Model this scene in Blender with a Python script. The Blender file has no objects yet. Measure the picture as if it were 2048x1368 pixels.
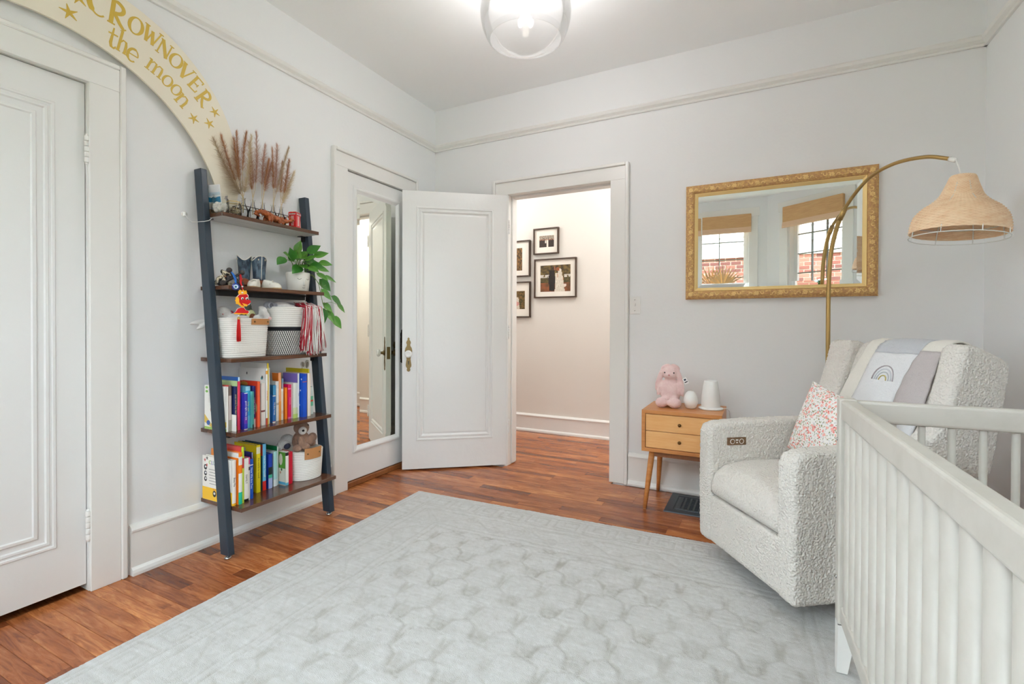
import bpy, bmesh, math, random
import numpy as np
from mathutils import Vector, Matrix, noise as mnoise

random.seed(7)
rng = np.random.default_rng(5)
S = bpy.context.scene
COL = S.collection
PI = math.pi

# ------------------------------------------------------------------ camera, world, light, exposure
cam = bpy.data.cameras.new('camera')
camo = bpy.data.objects.new('camera', cam)
COL.objects.link(camo)
_fw = Vector((-0.4557224, 0.89008601, -0.00799991))
_rt0 = Vector((math.cos(0.4732), math.sin(0.4732), 0))
_up0 = _rt0.cross(_fw)
_rol = 0.0032
_rt = _rt0 * math.cos(_rol) + _up0 * math.sin(_rol)
_up = -_rt0 * math.sin(_rol) + _up0 * math.cos(_rol)
camo.matrix_world = Matrix(((_rt.x, _up.x, -_fw.x, 2.3532), (_rt.y, _up.y, -_fw.y, -3.222774),
                            (_rt.z, _up.z, -_fw.z, 1.0545), (0, 0, 0, 1)))
cam.sensor_width = 36.0
cam.lens = 972.0747 / 2048 * 36
cam.shift_y = -26.599 / 2048
cam.clip_start = 0.02
S.camera = camo

W = bpy.data.worlds.new('sky')
S.world = W
W.use_nodes = True
nt = W.node_tree
nt.nodes.clear()
bg = nt.nodes.new('ShaderNodeBackground')
bg.inputs[0].default_value = (0.80, 0.91, 1.0, 1)
bg.inputs[1].default_value = 17.0
out = nt.nodes.new('ShaderNodeOutputWorld')
nt.links.new(bg.outputs[0], out.inputs[0])

S.view_settings.view_transform = 'Standard'
S.view_settings.look = 'None'
S.view_settings.gamma = 1.0
S.view_settings.use_curve_mapping = False
S.view_settings.exposure = 0.34
S.cycles.max_bounces = 14
S.cycles.diffuse_bounces = 8
S.cycles.glossy_bounces = 6
S.cycles.transparent_max_bounces = 16
S.cycles.sample_clamp_indirect = 8.0


def light(name, kind, loc, energy, color=(1, 1, 1), rot=None, **kw):
    l = bpy.data.lights.new(name, kind)
    l.energy = energy
    l.color = color
    for k, v in kw.items():
        setattr(l, k, v)
    o = bpy.data.objects.new(name, l)
    o.location = loc
    if rot:
        o.rotation_euler = rot
    COL.objects.link(o)
    return o


def aim(o, d):
    o.rotation_euler = Vector(d).to_track_quat('-Z', 'Y').to_euler()


# hallway ceiling lamp (warm)
light('hall_lamp', 'POINT', (1.9, 0.62, 2.35), 20.0, (1.0, 0.99, 0.97), shadow_soft_size=0.12)
light('hall_lamp', 'POINT', (-0.3, 0.62, 2.35), 12.0, (1.0, 0.99, 0.97), shadow_soft_size=0.12)
# bulb of the ceiling globe
light('globe_bulb', 'POINT', (1.353, -1.138, 2.535), 24.0, (0.96, 0.96, 0.98), shadow_soft_size=0.0325)


# ------------------------------------------------------------------ helpers
def lin(v):
    v = v / 255.0
    return v / 12.92 if v <= 0.04045 else ((v + 0.055) / 1.055) ** 2.4


def c(r, g, b):
    return (lin(r), lin(g), lin(b))


MATS = {}


def mat(name, col=None, rough=0.5, metal=0.0, bump=None, var=None, attr=False, spec=0.5, coat=0.0, sheen=0.0, emit=None):
    """principled; bump=(kind, scale, distance) ; var=(scale, colour2, lo, hi, stretch)"""
    if name in MATS:
        return MATS[name]
    m = bpy.data.materials.new(name)
    m.use_nodes = True
    n = m.node_tree
    b = n.nodes['Principled BSDF']
    b.inputs['Roughness'].default_value = rough
    b.inputs['Metallic'].default_value = metal
    b.inputs['Specular IOR Level'].default_value = spec
    b.inputs['Coat Weight'].default_value = coat
    b.inputs['Coat Roughness'].default_value = 0.12
    if sheen:
        b.inputs['Sheen Weight'].default_value = sheen
    if col is not None:
        b.inputs['Base Color'].default_value = (*col, 1)
    src = None
    tc = n.nodes.new('ShaderNodeTexCoord')
    if attr:
        a = n.nodes.new('ShaderNodeAttribute')
        a.attribute_name = 'Col'
        src = a.outputs['Color']
        n.links.new(src, b.inputs['Base Color'])
    if var:
        sc, c2, lo, hi, st = var
        mp = n.nodes.new('ShaderNodeMapping')
        mp.inputs['Scale'].default_value = st
        no = n.nodes.new('ShaderNodeTexNoise')
        no.inputs['Scale'].default_value = sc
        no.inputs['Detail'].default_value = 6
        no.inputs['Roughness'].default_value = 0.62
        rp = n.nodes.new('ShaderNodeMapRange')
        rp.inputs[1].default_value = lo
        rp.inputs[2].default_value = hi
        mx = n.nodes.new('ShaderNodeMix')
        mx.data_type = 'RGBA'
        n.links.new(tc.outputs['Object'], mp.inputs[0])
        n.links.new(mp.outputs[0], no.inputs['Vector'])
        n.links.new(no.outputs['Fac'], rp.inputs[0])
        n.links.new(rp.outputs[0], mx.inputs[0])
        if src is not None:
            n.links.new(src, mx.inputs[6])
        else:
            mx.inputs[6].default_value = (*col, 1)
        if c2 is None:
            hs = n.nodes.new('ShaderNodeHueSaturation')
            hs.inputs['Value'].default_value = 0.8
            n.links.new(src, hs.inputs['Color'])
            n.links.new(hs.outputs[0], mx.inputs[7])
        else:
            mx.inputs[7].default_value = (*c2, 1)
        n.links.new(mx.outputs[2], b.inputs['Base Color'])
    if bump:
        kind, sc, dist = bump[:3]
        st = bump[3] if len(bump) > 3 else (1, 1, 1)
        mp = n.nodes.new('ShaderNodeMapping')
        mp.inputs['Scale'].default_value = st
        n.links.new(tc.outputs['Object'], mp.inputs[0])
        if kind == 'noise':
            t = n.nodes.new('ShaderNodeTexNoise')
            t.inputs['Detail'].default_value = 4
            o_ = t.outputs['Fac']
        else:
            t = n.nodes.new('ShaderNodeTexVoronoi')
            t.feature = 'SMOOTH_F1' if kind == 'svoronoi' else 'F1'
            o_ = t.outputs['Distance']
        t.inputs['Scale'].default_value = sc
        n.links.new(mp.outputs[0], t.inputs['Vector'])
        bp = n.nodes.new('ShaderNodeBump')
        bp.inputs['Distance'].default_value = dist
        bp.inputs['Strength'].default_value = 1.0
        n.links.new(o_, bp.inputs['Height'])
        n.links.new(bp.outputs[0], b.inputs['Normal'])
    if emit:
        b.inputs['Emission Color'].default_value = (*emit[0], 1)
        b.inputs['Emission Strength'].default_value = emit[1]
    MATS[name] = m
    return m


def glassy(name, tint, refl, rough=0.02, amount=0.45):
    """clear thin glass: transparent, with fresnel reflection from the surface"""
    m = bpy.data.materials.new(name)
    m.use_nodes = True
    n = m.node_tree
    n.nodes.clear()
    o = n.nodes.new('ShaderNodeOutputMaterial')
    t = n.nodes.new('ShaderNodeBsdfTransparent')
    t.inputs[0].default_value = (*tint, 1)
    g = n.nodes.new('ShaderNodeBsdfGlossy')
    g.inputs['Roughness'].default_value = rough
    lw = n.nodes.new('ShaderNodeLayerWeight')
    lw.inputs['Blend'].default_value = refl
    mx = n.nodes.new('ShaderNodeMixShader')
    dm = n.nodes.new('ShaderNodeMath')
    dm.operation = 'MULTIPLY'
    dm.inputs[1].default_value = amount
    n.links.new(lw.outputs['Fresnel'], dm.inputs[0])
    n.links.new(dm.outputs[0], mx.inputs[0])
    n.links.new(t.outputs[0], mx.inputs[1])
    n.links.new(g.outputs[0], mx.inputs[2])
    n.links.new(mx.outputs[0], o.inputs[0])
    return m


I4 = Matrix.Identity(4)


def T(x, y, z):
    return Matrix.Translation((x, y, z))


def R(a, ax='Z'):
    return Matrix.Rotation(a, 4, ax)


def frame(o, ex, ey, ez):
    """matrix whose local axes are ex, ey, ez at origin o"""
    ex, ey, ez = Vector(ex), Vector(ey), Vector(ez)
    return Matrix(((ex.x, ey.x, ez.x, o[0]), (ex.y, ey.y, ez.y, o[1]), (ex.z, ey.z, ez.z, o[2]), (0, 0, 0, 1)))


class MB:
    def __init__(s):
        s.v, s.f, s.m, s.s, s.c = [], [], [], [], []

    def add(s, vs, fs, mi=0, smooth=False, M=None, col=(1, 1, 1)):
        b = len(s.v)
        if M is not None:
            vs = [M @ Vector(v) for v in vs]
        s.v.extend([tuple(v) for v in vs])
        for k, f in enumerate(fs):
            s.f.append([i + b for i in f])
            s.m.append(mi)
            s.s.append(smooth)
            s.c.append(col[k] if isinstance(col, list) else col)
        return s

    def box(s, x0, x1, y0, y1, z0, z1, M=None, bev=0.0, mi=0, col=(1, 1, 1), seg=1, smooth=False):
        if bev <= 0:
            vs = [(x, y, z) for x in (x0, x1) for y in (y0, y1) for z in (z0, z1)]
            fs = [(0, 1, 3, 2), (4, 6, 7, 5), (0, 4, 5, 1), (2, 3, 7, 6), (0, 2, 6, 4), (1, 5, 7, 3)]
            return s.add(vs, fs, mi, False, M, col)
        bm = bmesh.new()
        bmesh.ops.create_cube(bm, size=1.0)
        for v in bm.verts:
            v.co = Vector(((x0 + x1) / 2 + v.co.x * (x1 - x0), (y0 + y1) / 2 + v.co.y * (y1 - y0), (z0 + z1) / 2 + v.co.z * (z1 - z0)))
        bmesh.ops.bevel(bm, geom=bm.edges[:], offset=bev, segments=seg, affect='EDGES', profile=0.5)
        return s.bm(bm, M, mi, col, smooth)

    def bm(s, bm, M=None, mi=0, col=(1, 1, 1), smooth=False):
        bm.verts.index_update()
        s.add([v.co.copy() for v in bm.verts], [[v.index for v in f.verts] for f in bm.faces], mi, smooth, M, col)
        bm.free()
        return s

    def lathe(s, prof, seg=24, M=None, mi=0, col=(1, 1, 1), smooth=True, cap=True, rad=None):
        """prof [(r,z)]; rad(theta,k) optional multiplier"""
        vs, fs = [], []
        for k, (r, z) in enumerate(prof):
            for i in range(seg):
                a = 2 * PI * i / seg
                q = r * (rad(a, k) if rad else 1)
                vs.append((q * math.cos(a), q * math.sin(a), z))
        cols = [] if callable(col) else None
        for k in range(len(prof) - 1):
            for i in range(seg):
                j = (i + 1) % seg
                fs.append((k * seg + i, k * seg + j, (k + 1) * seg + j, (k + 1) * seg + i))
                if cols is not None:
                    cols.append(col(k, 2 * PI * (i + 0.5) / seg))
        if cap:
            if prof[0][0] > 1e-5:
                fs.append(list(range(seg))[::-1])
                if cols is not None: cols.append(col(0, 0))
            if prof[-1][0] > 1e-5:
                fs.append([(len(prof) - 1) * seg + i for i in range(seg)])
                if cols is not None: cols.append(col(len(prof) - 2, 0))
        return s.add(vs, fs, mi, smooth, M, cols if cols is not None else col)

    def tube(s, pts, r, seg=8, mi=0, col=(1, 1, 1), M=None, closed=False, smooth=True, flat=None):
        pts = [Vector(p) for p in pts]
        n = len(pts)
        rs = r if isinstance(r, (list, tuple)) else [r] * n
        vs, fs = [], []
        up = None
        for i, p in enumerate(pts):
            a = pts[(i - 1) % n] if (closed or i > 0) else p
            b = pts[(i + 1) % n] if (closed or i < n - 1) else p
            d = (b - a)
            d = d.normalized() if d.length > 1e-9 else Vector((0, 0, 1))
            if up is None:
                up = Vector((0, 0, 1)) if abs(d.z) < 0.95 else Vector((1, 0, 0))
            x = d.cross(up)
            x = x.normalized() if x.length > 1e-6 else Vector((1, 0, 0))
            y = x.cross(d)
            up = y
            for k in range(seg):
                t = 2 * PI * k / seg
                vs.append(p + x * math.cos(t) * rs[i] * (flat or 1) + y * math.sin(t) * rs[i])
        for i in range(n if closed else n - 1):
            for k in range(seg):
                j = (i + 1) % n
                fs.append((i * seg + k, i * seg + (k + 1) % seg, j * seg + (k + 1) % seg, j * seg + k))
        if not closed:
            fs.append(list(range(seg))[::-1])
            fs.append([(n - 1) * seg + k for k in range(seg)])
        return s.add(vs, fs, mi, smooth, M, col)

    def ell(s, ctr, rad, M=None, seg=16, rings=10, mi=0, col=(1, 1, 1), rot=None):
        prof = [(math.sin(PI * k / rings), -math.cos(PI * k / rings)) for k in range(rings + 1)]
        prof[0] = (1e-6, -1)
        prof[-1] = (1e-6, 1)
        Q = T(*ctr) @ (rot if rot is not None else I4) @ Matrix.Diagonal((*rad, 1))
        return s.lathe(prof, seg, (M @ Q) if M is not None else Q, mi, col, True, False)

    def prism(s, poly, z0, z1, M=None, mi=0, col=(1, 1, 1), smooth=False):
        n = len(poly)
        vs = [(x, y, z0) for x, y in poly] + [(x, y, z1) for x, y in poly]
        fs = [list(range(n))[::-1], [n + i for i in range(n)]]
        fs += [(i, (i + 1) % n, n + (i + 1) % n, n + i) for i in range(n)]
        return s.add(vs, fs, mi, smooth, M, col)

    def loops(s, loops, M=None, mi=0, col=(1, 1, 1), smooth=False, close=True, capend=True):
        n = len(loops[0])
        vs = [p for l in loops for p in l]
        fs = []
        for k in range(len(loops) - 1):
            for i in range(n if close else n - 1):
                j = (i + 1) % n
                fs.append((k * n + i, k * n + j, (k + 1) * n + j, (k + 1) * n + i))
        if capend:
            fs.append([(len(loops) - 1) * n + i for i in range(n)])
        return s.add(vs, fs, mi, smooth, M, col)

    def grid(s, nx, ny, fn, M=None, mi=0, smooth=True, colf=None):
        vs = [fn(i / nx, j / ny) for j in range(ny + 1) for i in range(nx + 1)]
        fs, cs = [], []
        for j in range(ny):
            for i in range(nx):
                a = j * (nx + 1) + i
                fs.append((a, a + 1, a + nx + 2, a + nx + 1))
                if colf:
                    cs.append(colf((i + .5) / nx, (j + .5) / ny))
        return s.add(vs, fs, mi, smooth, M, cs if colf else (1, 1, 1))

    def ribbon(s, pts, w, z0, z1, M=None, mi=0, col=(1, 1, 1)):
        """flat 2D stroke of width(s) w extruded z0..z1"""
        n = len(pts)
        ws = w if isinstance(w, (list, tuple)) else [w] * n
        L, Rr = [], []
        for i, (x, y) in enumerate(pts):
            a = pts[max(0, i - 1)]
            b = pts[min(n - 1, i + 1)]
            d = Vector((b[0] - a[0], b[1] - a[1]))
            d = d.normalized() if d.length > 1e-9 else Vector((1, 0))
            L.append((x - d.y * ws[i] / 2, y + d.x * ws[i] / 2))
            Rr.append((x + d.y * ws[i] / 2, y - d.x * ws[i] / 2))
        for i in range(n - 1):
            s.prism([Rr[i], Rr[i + 1], L[i + 1], L[i]], z0, z1, M, mi, col)
        return s

    def text(s, body, size, M, ext=0.0004, mi=0, col=(1, 1, 1), align='CENTER'):
        cu = bpy.data.curves.new('t', 'FONT')
        cu.body = body
        cu.size = size
        cu.extrude = ext
        cu.align_x = align
        cu.align_y = 'CENTER'
        cu.resolution_u = 3
        o = bpy.data.objects.new('t', cu)
        COL.objects.link(o)
        dg = bpy.context.evaluated_depsgraph_get()
        me = o.evaluated_get(dg).to_mesh()
        s.add([v.co.copy() for v in me.vertices], [list(p.vertices) for p in me.polygons], mi, False, M, col)
        o.evaluated_get(dg).to_mesh_clear()
        bpy.data.objects.remove(o)
        bpy.data.curves.remove(cu)
        return s

    def mesh(s, name, mats, off=(0, 0, 0)):
        me = bpy.data.meshes.new(name)
        o = np.array(off)
        v = (np.array(s.v, dtype=float) - o) if s.v else np.zeros((0, 3))
        me.from_pydata(v.tolist(), [], s.f)
        for m in (mats if isinstance(mats, (list, tuple)) else [mats]):
            me.materials.append(m)
        me.polygons.foreach_set('material_index', s.m)
        me.polygons.foreach_set('use_smooth', s.s)
        if any(q != (1, 1, 1) for q in s.c):
            at = me.color_attributes.new('Col', 'FLOAT_COLOR', 'CORNER')
            buf = []
            for f, q in zip(s.f, s.c):
                buf.extend([q[0], q[1], q[2], 1.0] * len(f))
            at.data.foreach_set('color', buf)
        me.update()
        return me


WL = {}


def link(o, parent, loc):
    COL.objects.link(o)
    WL[o.name] = Vector(loc)
    if parent is not None:
        o.parent = parent
        o.location = Vector(loc) - WL[parent.name]
    else:
        o.location = loc
    return o


def build(mb, name, mats, parent=None, loc=None, label=None, cat=None, group=None, kind=None, mods=None):
    if loc is None:
        if parent is not None:
            loc = WL[parent.name]
        else:
            a = np.array(mb.v)
            lo, hi = a.min(0), a.max(0)
            loc = ((lo[0] + hi[0]) / 2, (lo[1] + hi[1]) / 2, lo[2])
    me = mb.mesh(name, mats, loc)
    o = bpy.data.objects.new(name, me)
    link(o, parent, loc)
    tag(o, label, cat, group, kind)
    for f in (mods or []):
        f(o)
    return o


def tag(o, label=None, cat=None, group=None, kind=None):
    if label: o['label'] = label
    if cat: o['category'] = cat
    if group: o['group'] = group
    if kind: o['kind'] = kind
    return o


def thing(name, loc, label, cat, group=None):
    o = bpy.data.objects.new(name, None)
    o.empty_display_size = 0.05
    link(o, None, loc)
    return tag(o, label, cat, group)


def struct(mb, name, mats, parent=None, label=None):
    return build(mb, name, mats, parent, kind='structure' if parent is None else None, label=label)


def m_remesh(v):
    def f(o):
        m = o.modifiers.new('remesh', 'REMESH')
        m.mode = 'VOXEL'
        m.voxel_size = v
        m.use_smooth_shade = True
        s_ = o.modifiers.new('smooth', 'SMOOTH')
        s_.factor = 0.5
        s_.iterations = 4
    return f


TEX = {}


def m_disp(kind, size, strength):
    def f(o):
        k = (kind, size)
        if k not in TEX:
            t = bpy.data.textures.new('%s_%g' % k, kind)
            t.noise_scale = size
            TEX[k] = t
        m = o.modifiers.new('displace', 'DISPLACE')
        m.texture = TEX[k]
        m.texture_coords = 'LOCAL'
        m.strength = strength
        m.mid_level = 0.5
    return f


def m_sub(n):
    def f(o):
        m = o.modifiers.new('sub', 'SUBSURF')
        m.levels = n
        m.render_levels = n
    return f


# ------------------------------------------------------------------ materials
WALL = mat('wall_paint', c(233, 234, 235), 0.65, bump=('noise', 60, 0.0006))
CEIL = mat('ceiling_paint', c(246, 246, 246), 0.8, bump=('noise', 40, 0.0005))
TRIM = mat('trim_paint', c(232, 231, 228), 0.32, bump=('noise', 22, 0.0008))
DOORP = mat('door_paint', c(230, 230, 229), 0.3, bump=('noise', 24, 0.0009))
HALLW = mat('hall_paint', c(226, 222, 215), 0.7)
PRINT = mat('printed', rough=0.35, attr=True)
MATTE = mat('matte_coloured', rough=0.85, attr=True)
CLOTH = mat('cloth_coloured', rough=0.95, attr=True, bump=('noise', 300, 0.001))
BLACKM = mat('black_steel', c(46, 59, 72), 0.4, spec=0.5)
BRASS = mat('brushed_brass', c(184, 154, 100), 0.3, 1.0)
OLDBR = mat('old_brass', c(120, 100, 66), 0.38, 0.9)
DARKBR = mat('dark_bronze', c(46, 38, 30), 0.35, 0.8)
CHROME = mat('steel', c(190, 190, 190), 0.25, 1.0)
MIRROR = mat('mirror_silver', (0.93, 0.95, 0.94), 0.0, 1.0)
MIRROR2 = mat('old_mirror_silver', (0.88, 0.90, 0.82), 0.01, 1.0)
PORC = mat('white_porcelain', c(235, 235, 233), 0.15, coat=0.5)
GLASS = glassy('clear_glass', (0.985, 0.985, 0.98), 0.12)
GLASSV = glassy('vase_glass', (0.97, 0.97, 0.97), 0.18)
GLASSJ = glassy('jar_glass', (0.93, 0.94, 0.93), 0.30, 0.03, 1.0)
PANE = glassy('window_glass', (0.98, 0.99, 0.985), 0.05)
WOODS = mat('acorn_wood', c(190, 120, 62), 0.35, var=(5.0, c(212, 146, 84), 0.3, 0.7, (1.2, 14, 14)), bump=('noise', 30, 0.0003, (1, 20, 20)))
WOODS2 = mat('acorn_wood_dark', c(128, 76, 40), 0.38, var=(5.0, c(150, 92, 50), 0.3, 0.7, (10, 10, 1.2)))
RUST = mat('rustic_shelf_board', c(74, 46, 32), 0.22, var=(5.0, c(112, 72, 48), 0.35, 0.72, (6, 1.0, 6)), bump=('noise', 40, 0.0004, (12, 1, 1)), coat=0.3)
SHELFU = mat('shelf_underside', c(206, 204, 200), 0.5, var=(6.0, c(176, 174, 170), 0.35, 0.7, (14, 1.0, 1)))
BOUCLE = mat('boucle', c(220, 215, 208), 0.95, bump=('svoronoi', 150, 0.006), sheen=0.1)
CRIBP = mat('crib_white_wash', c(199, 194, 186), 0.42, var=(9.0, c(188, 183, 174), 0.45, 0.75, (1, 1, 1)))
LEATHER = mat('tan_leather', c(186, 130, 78), 0.5, bump=('noise', 120, 0.0004))
FUR = mat('plush_fur', rough=1.0, attr=True, bump=('noise', 240, 0.0025), sheen=0.2)
ROPE = mat('cotton_rope', rough=0.9, attr=True, bump=('noise', 260, 0.0010))
LEAF = mat('pothos_leaf', c(66, 128, 40), 0.35, var=(14, c(104, 160, 54), 0.35, 0.75, (1, 1, 1)))
LEAFD = mat('pothos_leaf_dark', c(42, 104, 34), 0.35, var=(14, c(70, 132, 46), 0.35, 0.75, (1, 1, 1)))
STEMG = mat('green_stem', c(96, 128, 60), 0.6)
GOLDP = mat('gold_lettering', c(206, 172, 62), 0.5)
MOON = mat('moon_cream', c(234, 226, 208), 0.7)
RATTAN = mat('rattan', c(234, 194, 154), 0.6, var=(26, c(248, 222, 190), 0.3, 0.7, (1, 1, 2.5)))
BAMBOO = mat('bamboo_blind', c(222, 180, 130), 0.75, var=(8, c(190, 144, 96), 0.3, 0.7, (1, 1, 40)), bump=('noise', 20, 0.002, (1, 1, 40)))


def wood_floor():
    m = bpy.data.materials.new('oak_floor')
    m.use_nodes = True
    n = m.node_tree
    b = n.nodes['Principled BSDF']
    tc = n.nodes.new('ShaderNodeTexCoord')
    oi = n.nodes.new('ShaderNodeObjectInfo')
    cb = n.nodes.new('ShaderNodeCombineXYZ')
    mu = n.nodes.new('ShaderNodeMath')
    mu.operation = 'MULTIPLY'
    mu.inputs[1].default_value = 57.0
    n.links.new(oi.outputs['Random'], mu.inputs[0])
    for k in range(3):
        n.links.new(mu.outputs[0], cb.inputs[k])
    ad = n.nodes.new('ShaderNodeVectorMath')
    n.links.new(tc.outputs['Object'], ad.inputs[0])
    n.links.new(cb.outputs[0], ad.inputs[1])
    mp = n.nodes.new('ShaderNodeMapping')
    mp.inputs['Scale'].default_value = (3.0, 26, 26)
    n.links.new(ad.outputs[0], mp.inputs[0])
    wv = n.nodes.new('ShaderNodeTexNoise')
    wv.inputs['Scale'].default_value = 1.6
    wv.inputs['Detail'].default_value = 7
    wv.inputs['Roughness'].default_value = 0.68
    wv.inputs['Distortion'].default_value = 1.4
    n.links.new(mp.outputs[0], wv.inputs['Vector'])
    mp2 = n.nodes.new('ShaderNodeMapping')
    mp2.inputs['Scale'].default_value = (4, 9, 9)
    n.links.new(ad.outputs[0], mp2.inputs[0])
    nb = n.nodes.new('ShaderNodeTexNoise')
    nb.inputs['Scale'].default_value = 1.0
    nb.inputs['Detail'].default_value = 3
    n.links.new(mp2.outputs[0], nb.inputs['Vector'])
    r1 = n.nodes.new('ShaderNodeValToRGB')
    e = r1.color_ramp.elements
    e[0].position, e[0].color = 0.32, (*c(152, 90, 54), 1)
    e[1].position, e[1].color = 0.68, (*c(230, 164, 108), 1)
    x = e.new(0.5)
    x.color = (*c(200, 128, 76), 1)
    n.links.new(wv.outputs['Fac'], r1.inputs[0])
    r2 = n.nodes.new('ShaderNodeValToRGB')
    e = r2.color_ramp.elements
    e[0].position, e[0].color = 0.0, (*c(156, 134, 128), 1)
    e[1].position, e[1].color = 1.0, (*c(255, 250, 238), 1)
    x = e.new(0.25)
    x.color = (*c(214, 196, 186), 1)
    n.links.new(oi.outputs['Random'], r2.inputs[0])
    mx = n.nodes.new('ShaderNodeMix')
    mx.data_type = 'RGBA'
    mx.blend_type = 'MULTIPLY'
    mx.inputs[0].default_value = 1.0
    n.links.new(r1.outputs[0], mx.inputs[6])
    n.links.new(r2.outputs[0], mx.inputs[7])
    mx2 = n.nodes.new('ShaderNodeMix')
    mx2.data_type = 'RGBA'
    mx2.blend_type = 'MULTIPLY'
    mr = n.nodes.new('ShaderNodeMapRange')
    mr.inputs[1].default_value = 0.35
    mr.inputs[2].default_value = 0.7
    mr.inputs[3].default_value = 0.45
    mr.inputs[4].default_value = 0.0
    n.links.new(nb.outputs['Fac'], mr.inputs[0])
    n.links.new(mr.outputs[0], mx2.inputs[0])
    n.links.new(mx.outputs[2], mx2.inputs[6])
    mx2.inputs[7].default_value = (*c(170, 120, 96), 1)
    n.links.new(mx2.outputs[2], b.inputs['Base Color'])
    b.inputs['Roughness'].default_value = 0.27
    b.inputs['Coat Weight'].default_value = 0.12
    b.inputs['Coat Roughness'].default_value = 0.16
    b.inputs['Specular IOR Level'].default_value = 0.4
    bp = n.nodes.new('ShaderNodeBump')
    bp.inputs['Distance'].default_value = 0.0006
    n.links.new(wv.outputs['Fac'], bp.inputs['Height'])
    n.links.new(bp.outputs[0], b.inputs['Normal'])
    return m


FLOOR = wood_floor()

# ------------------------------------------------------------------ room shell
HC = 2.773       # ceiling
XR = 3.34        # right wall
YB = -3.38       # mouth of the bay
BAY = [(0.0, YB), (0.93, -4.10), (2.42, -4.10), (XR, YB)]
T_W = 0.125      # partition thickness
# doorway in the back wall, closets in the left wall
DX0, DX1, DH = 0.672, 1.450, 2.022
D2A, D2B, D2H = -0.950, -0.372, 2.040
D1A, D1B, D1H = -3.050, -2.283, 1.996


def wall_back():
    m = MB()
    m.box(-1.4, DX0 - .02, 0, T_W, -0.02, HC)
    m.box(DX1 + .02, XR + .15, 0, T_W, -0.02, HC)
    m.box(DX0 - .02, DX1 + .02, 0, T_W, DH + .02, HC)
    return m


struct(wall_back(), 'wall_back', WALL)
m = MB()
m.box(-0.13, 0, YB - .15, D1A - .02, -0.02, HC)
m.box(-0.13, 0, D1B + .02, D2A - .02, -0.02, HC)
m.box(-0.13, 0, D2B + .02, 0, -0.02, HC)
m.box(-0.13, 0, D1A - .02, D1B + .02, D1H + .02, HC)
m.box(-0.13, 0, D2A - .02, D2B + .02, D2H + .02, HC)
struct(m, 'wall_left', WALL)
m = MB()
m.box(XR, XR + .15, YB - .15, 0, -0.02, HC)
struct(m, 'wall_right', WALL)
m = MB()
m.box(-1.4, XR + .15, -4.4, 1.32, HC, HC + .1)
struct(m, 'ceiling', CEIL)
# hall
m = MB()
m.box(-1.4, XR + .15, 1.165, 1.30, -0.02, HC)
struct(m, 'wall_hall', HALLW)
m = MB()
m.box(-1.5, -1.4, T_W, 1.165, -0.02, HC)
struct(m, 'wall_hall_west', HALLW)
m = MB()
m.box(2.75, 2.85, T_W, 1.165, -0.02, HC)
struct(m, 'wall_hall_east', HALLW)
# closet backs (dark behind the shut doors)
m = MB()
m.box(-0.55, -0.5, -3.5, 0.0, -0.02, HC)
m.box(-0.5, -0.13, -3.5, -3.4, -0.02, HC)
m.box(-0.5, -0.13, -1.6, -1.5, -0.02, HC)
struct(m, 'wall_closet', WALL)


# bay walls with window openings
def bay_wall(name, p, q, w0, w1, z0, z1, label=None):
    p, q = Vector((*p, 0)), Vector((*q, 0))
    d = (q - p)
    L = d.length
    d.normalize()
    nrm = Vector((-d.y, d.x, 0))      # into the room
    M = frame((p.x, p.y, 0), d, -nrm, (0, 0, 1))
    m = MB()
    m.box(-.05, w0, 0, .14, -.02, HC, M)
    m.box(w1, L + .05, 0, .14, -.02, HC, M)
    m.box(w0, w1, 0, .14, -.02, z0, M)
    m.box(w0, w1, 0, .14, z1, HC, M)
    struct(m, name, WALL)
    return M, L


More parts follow.
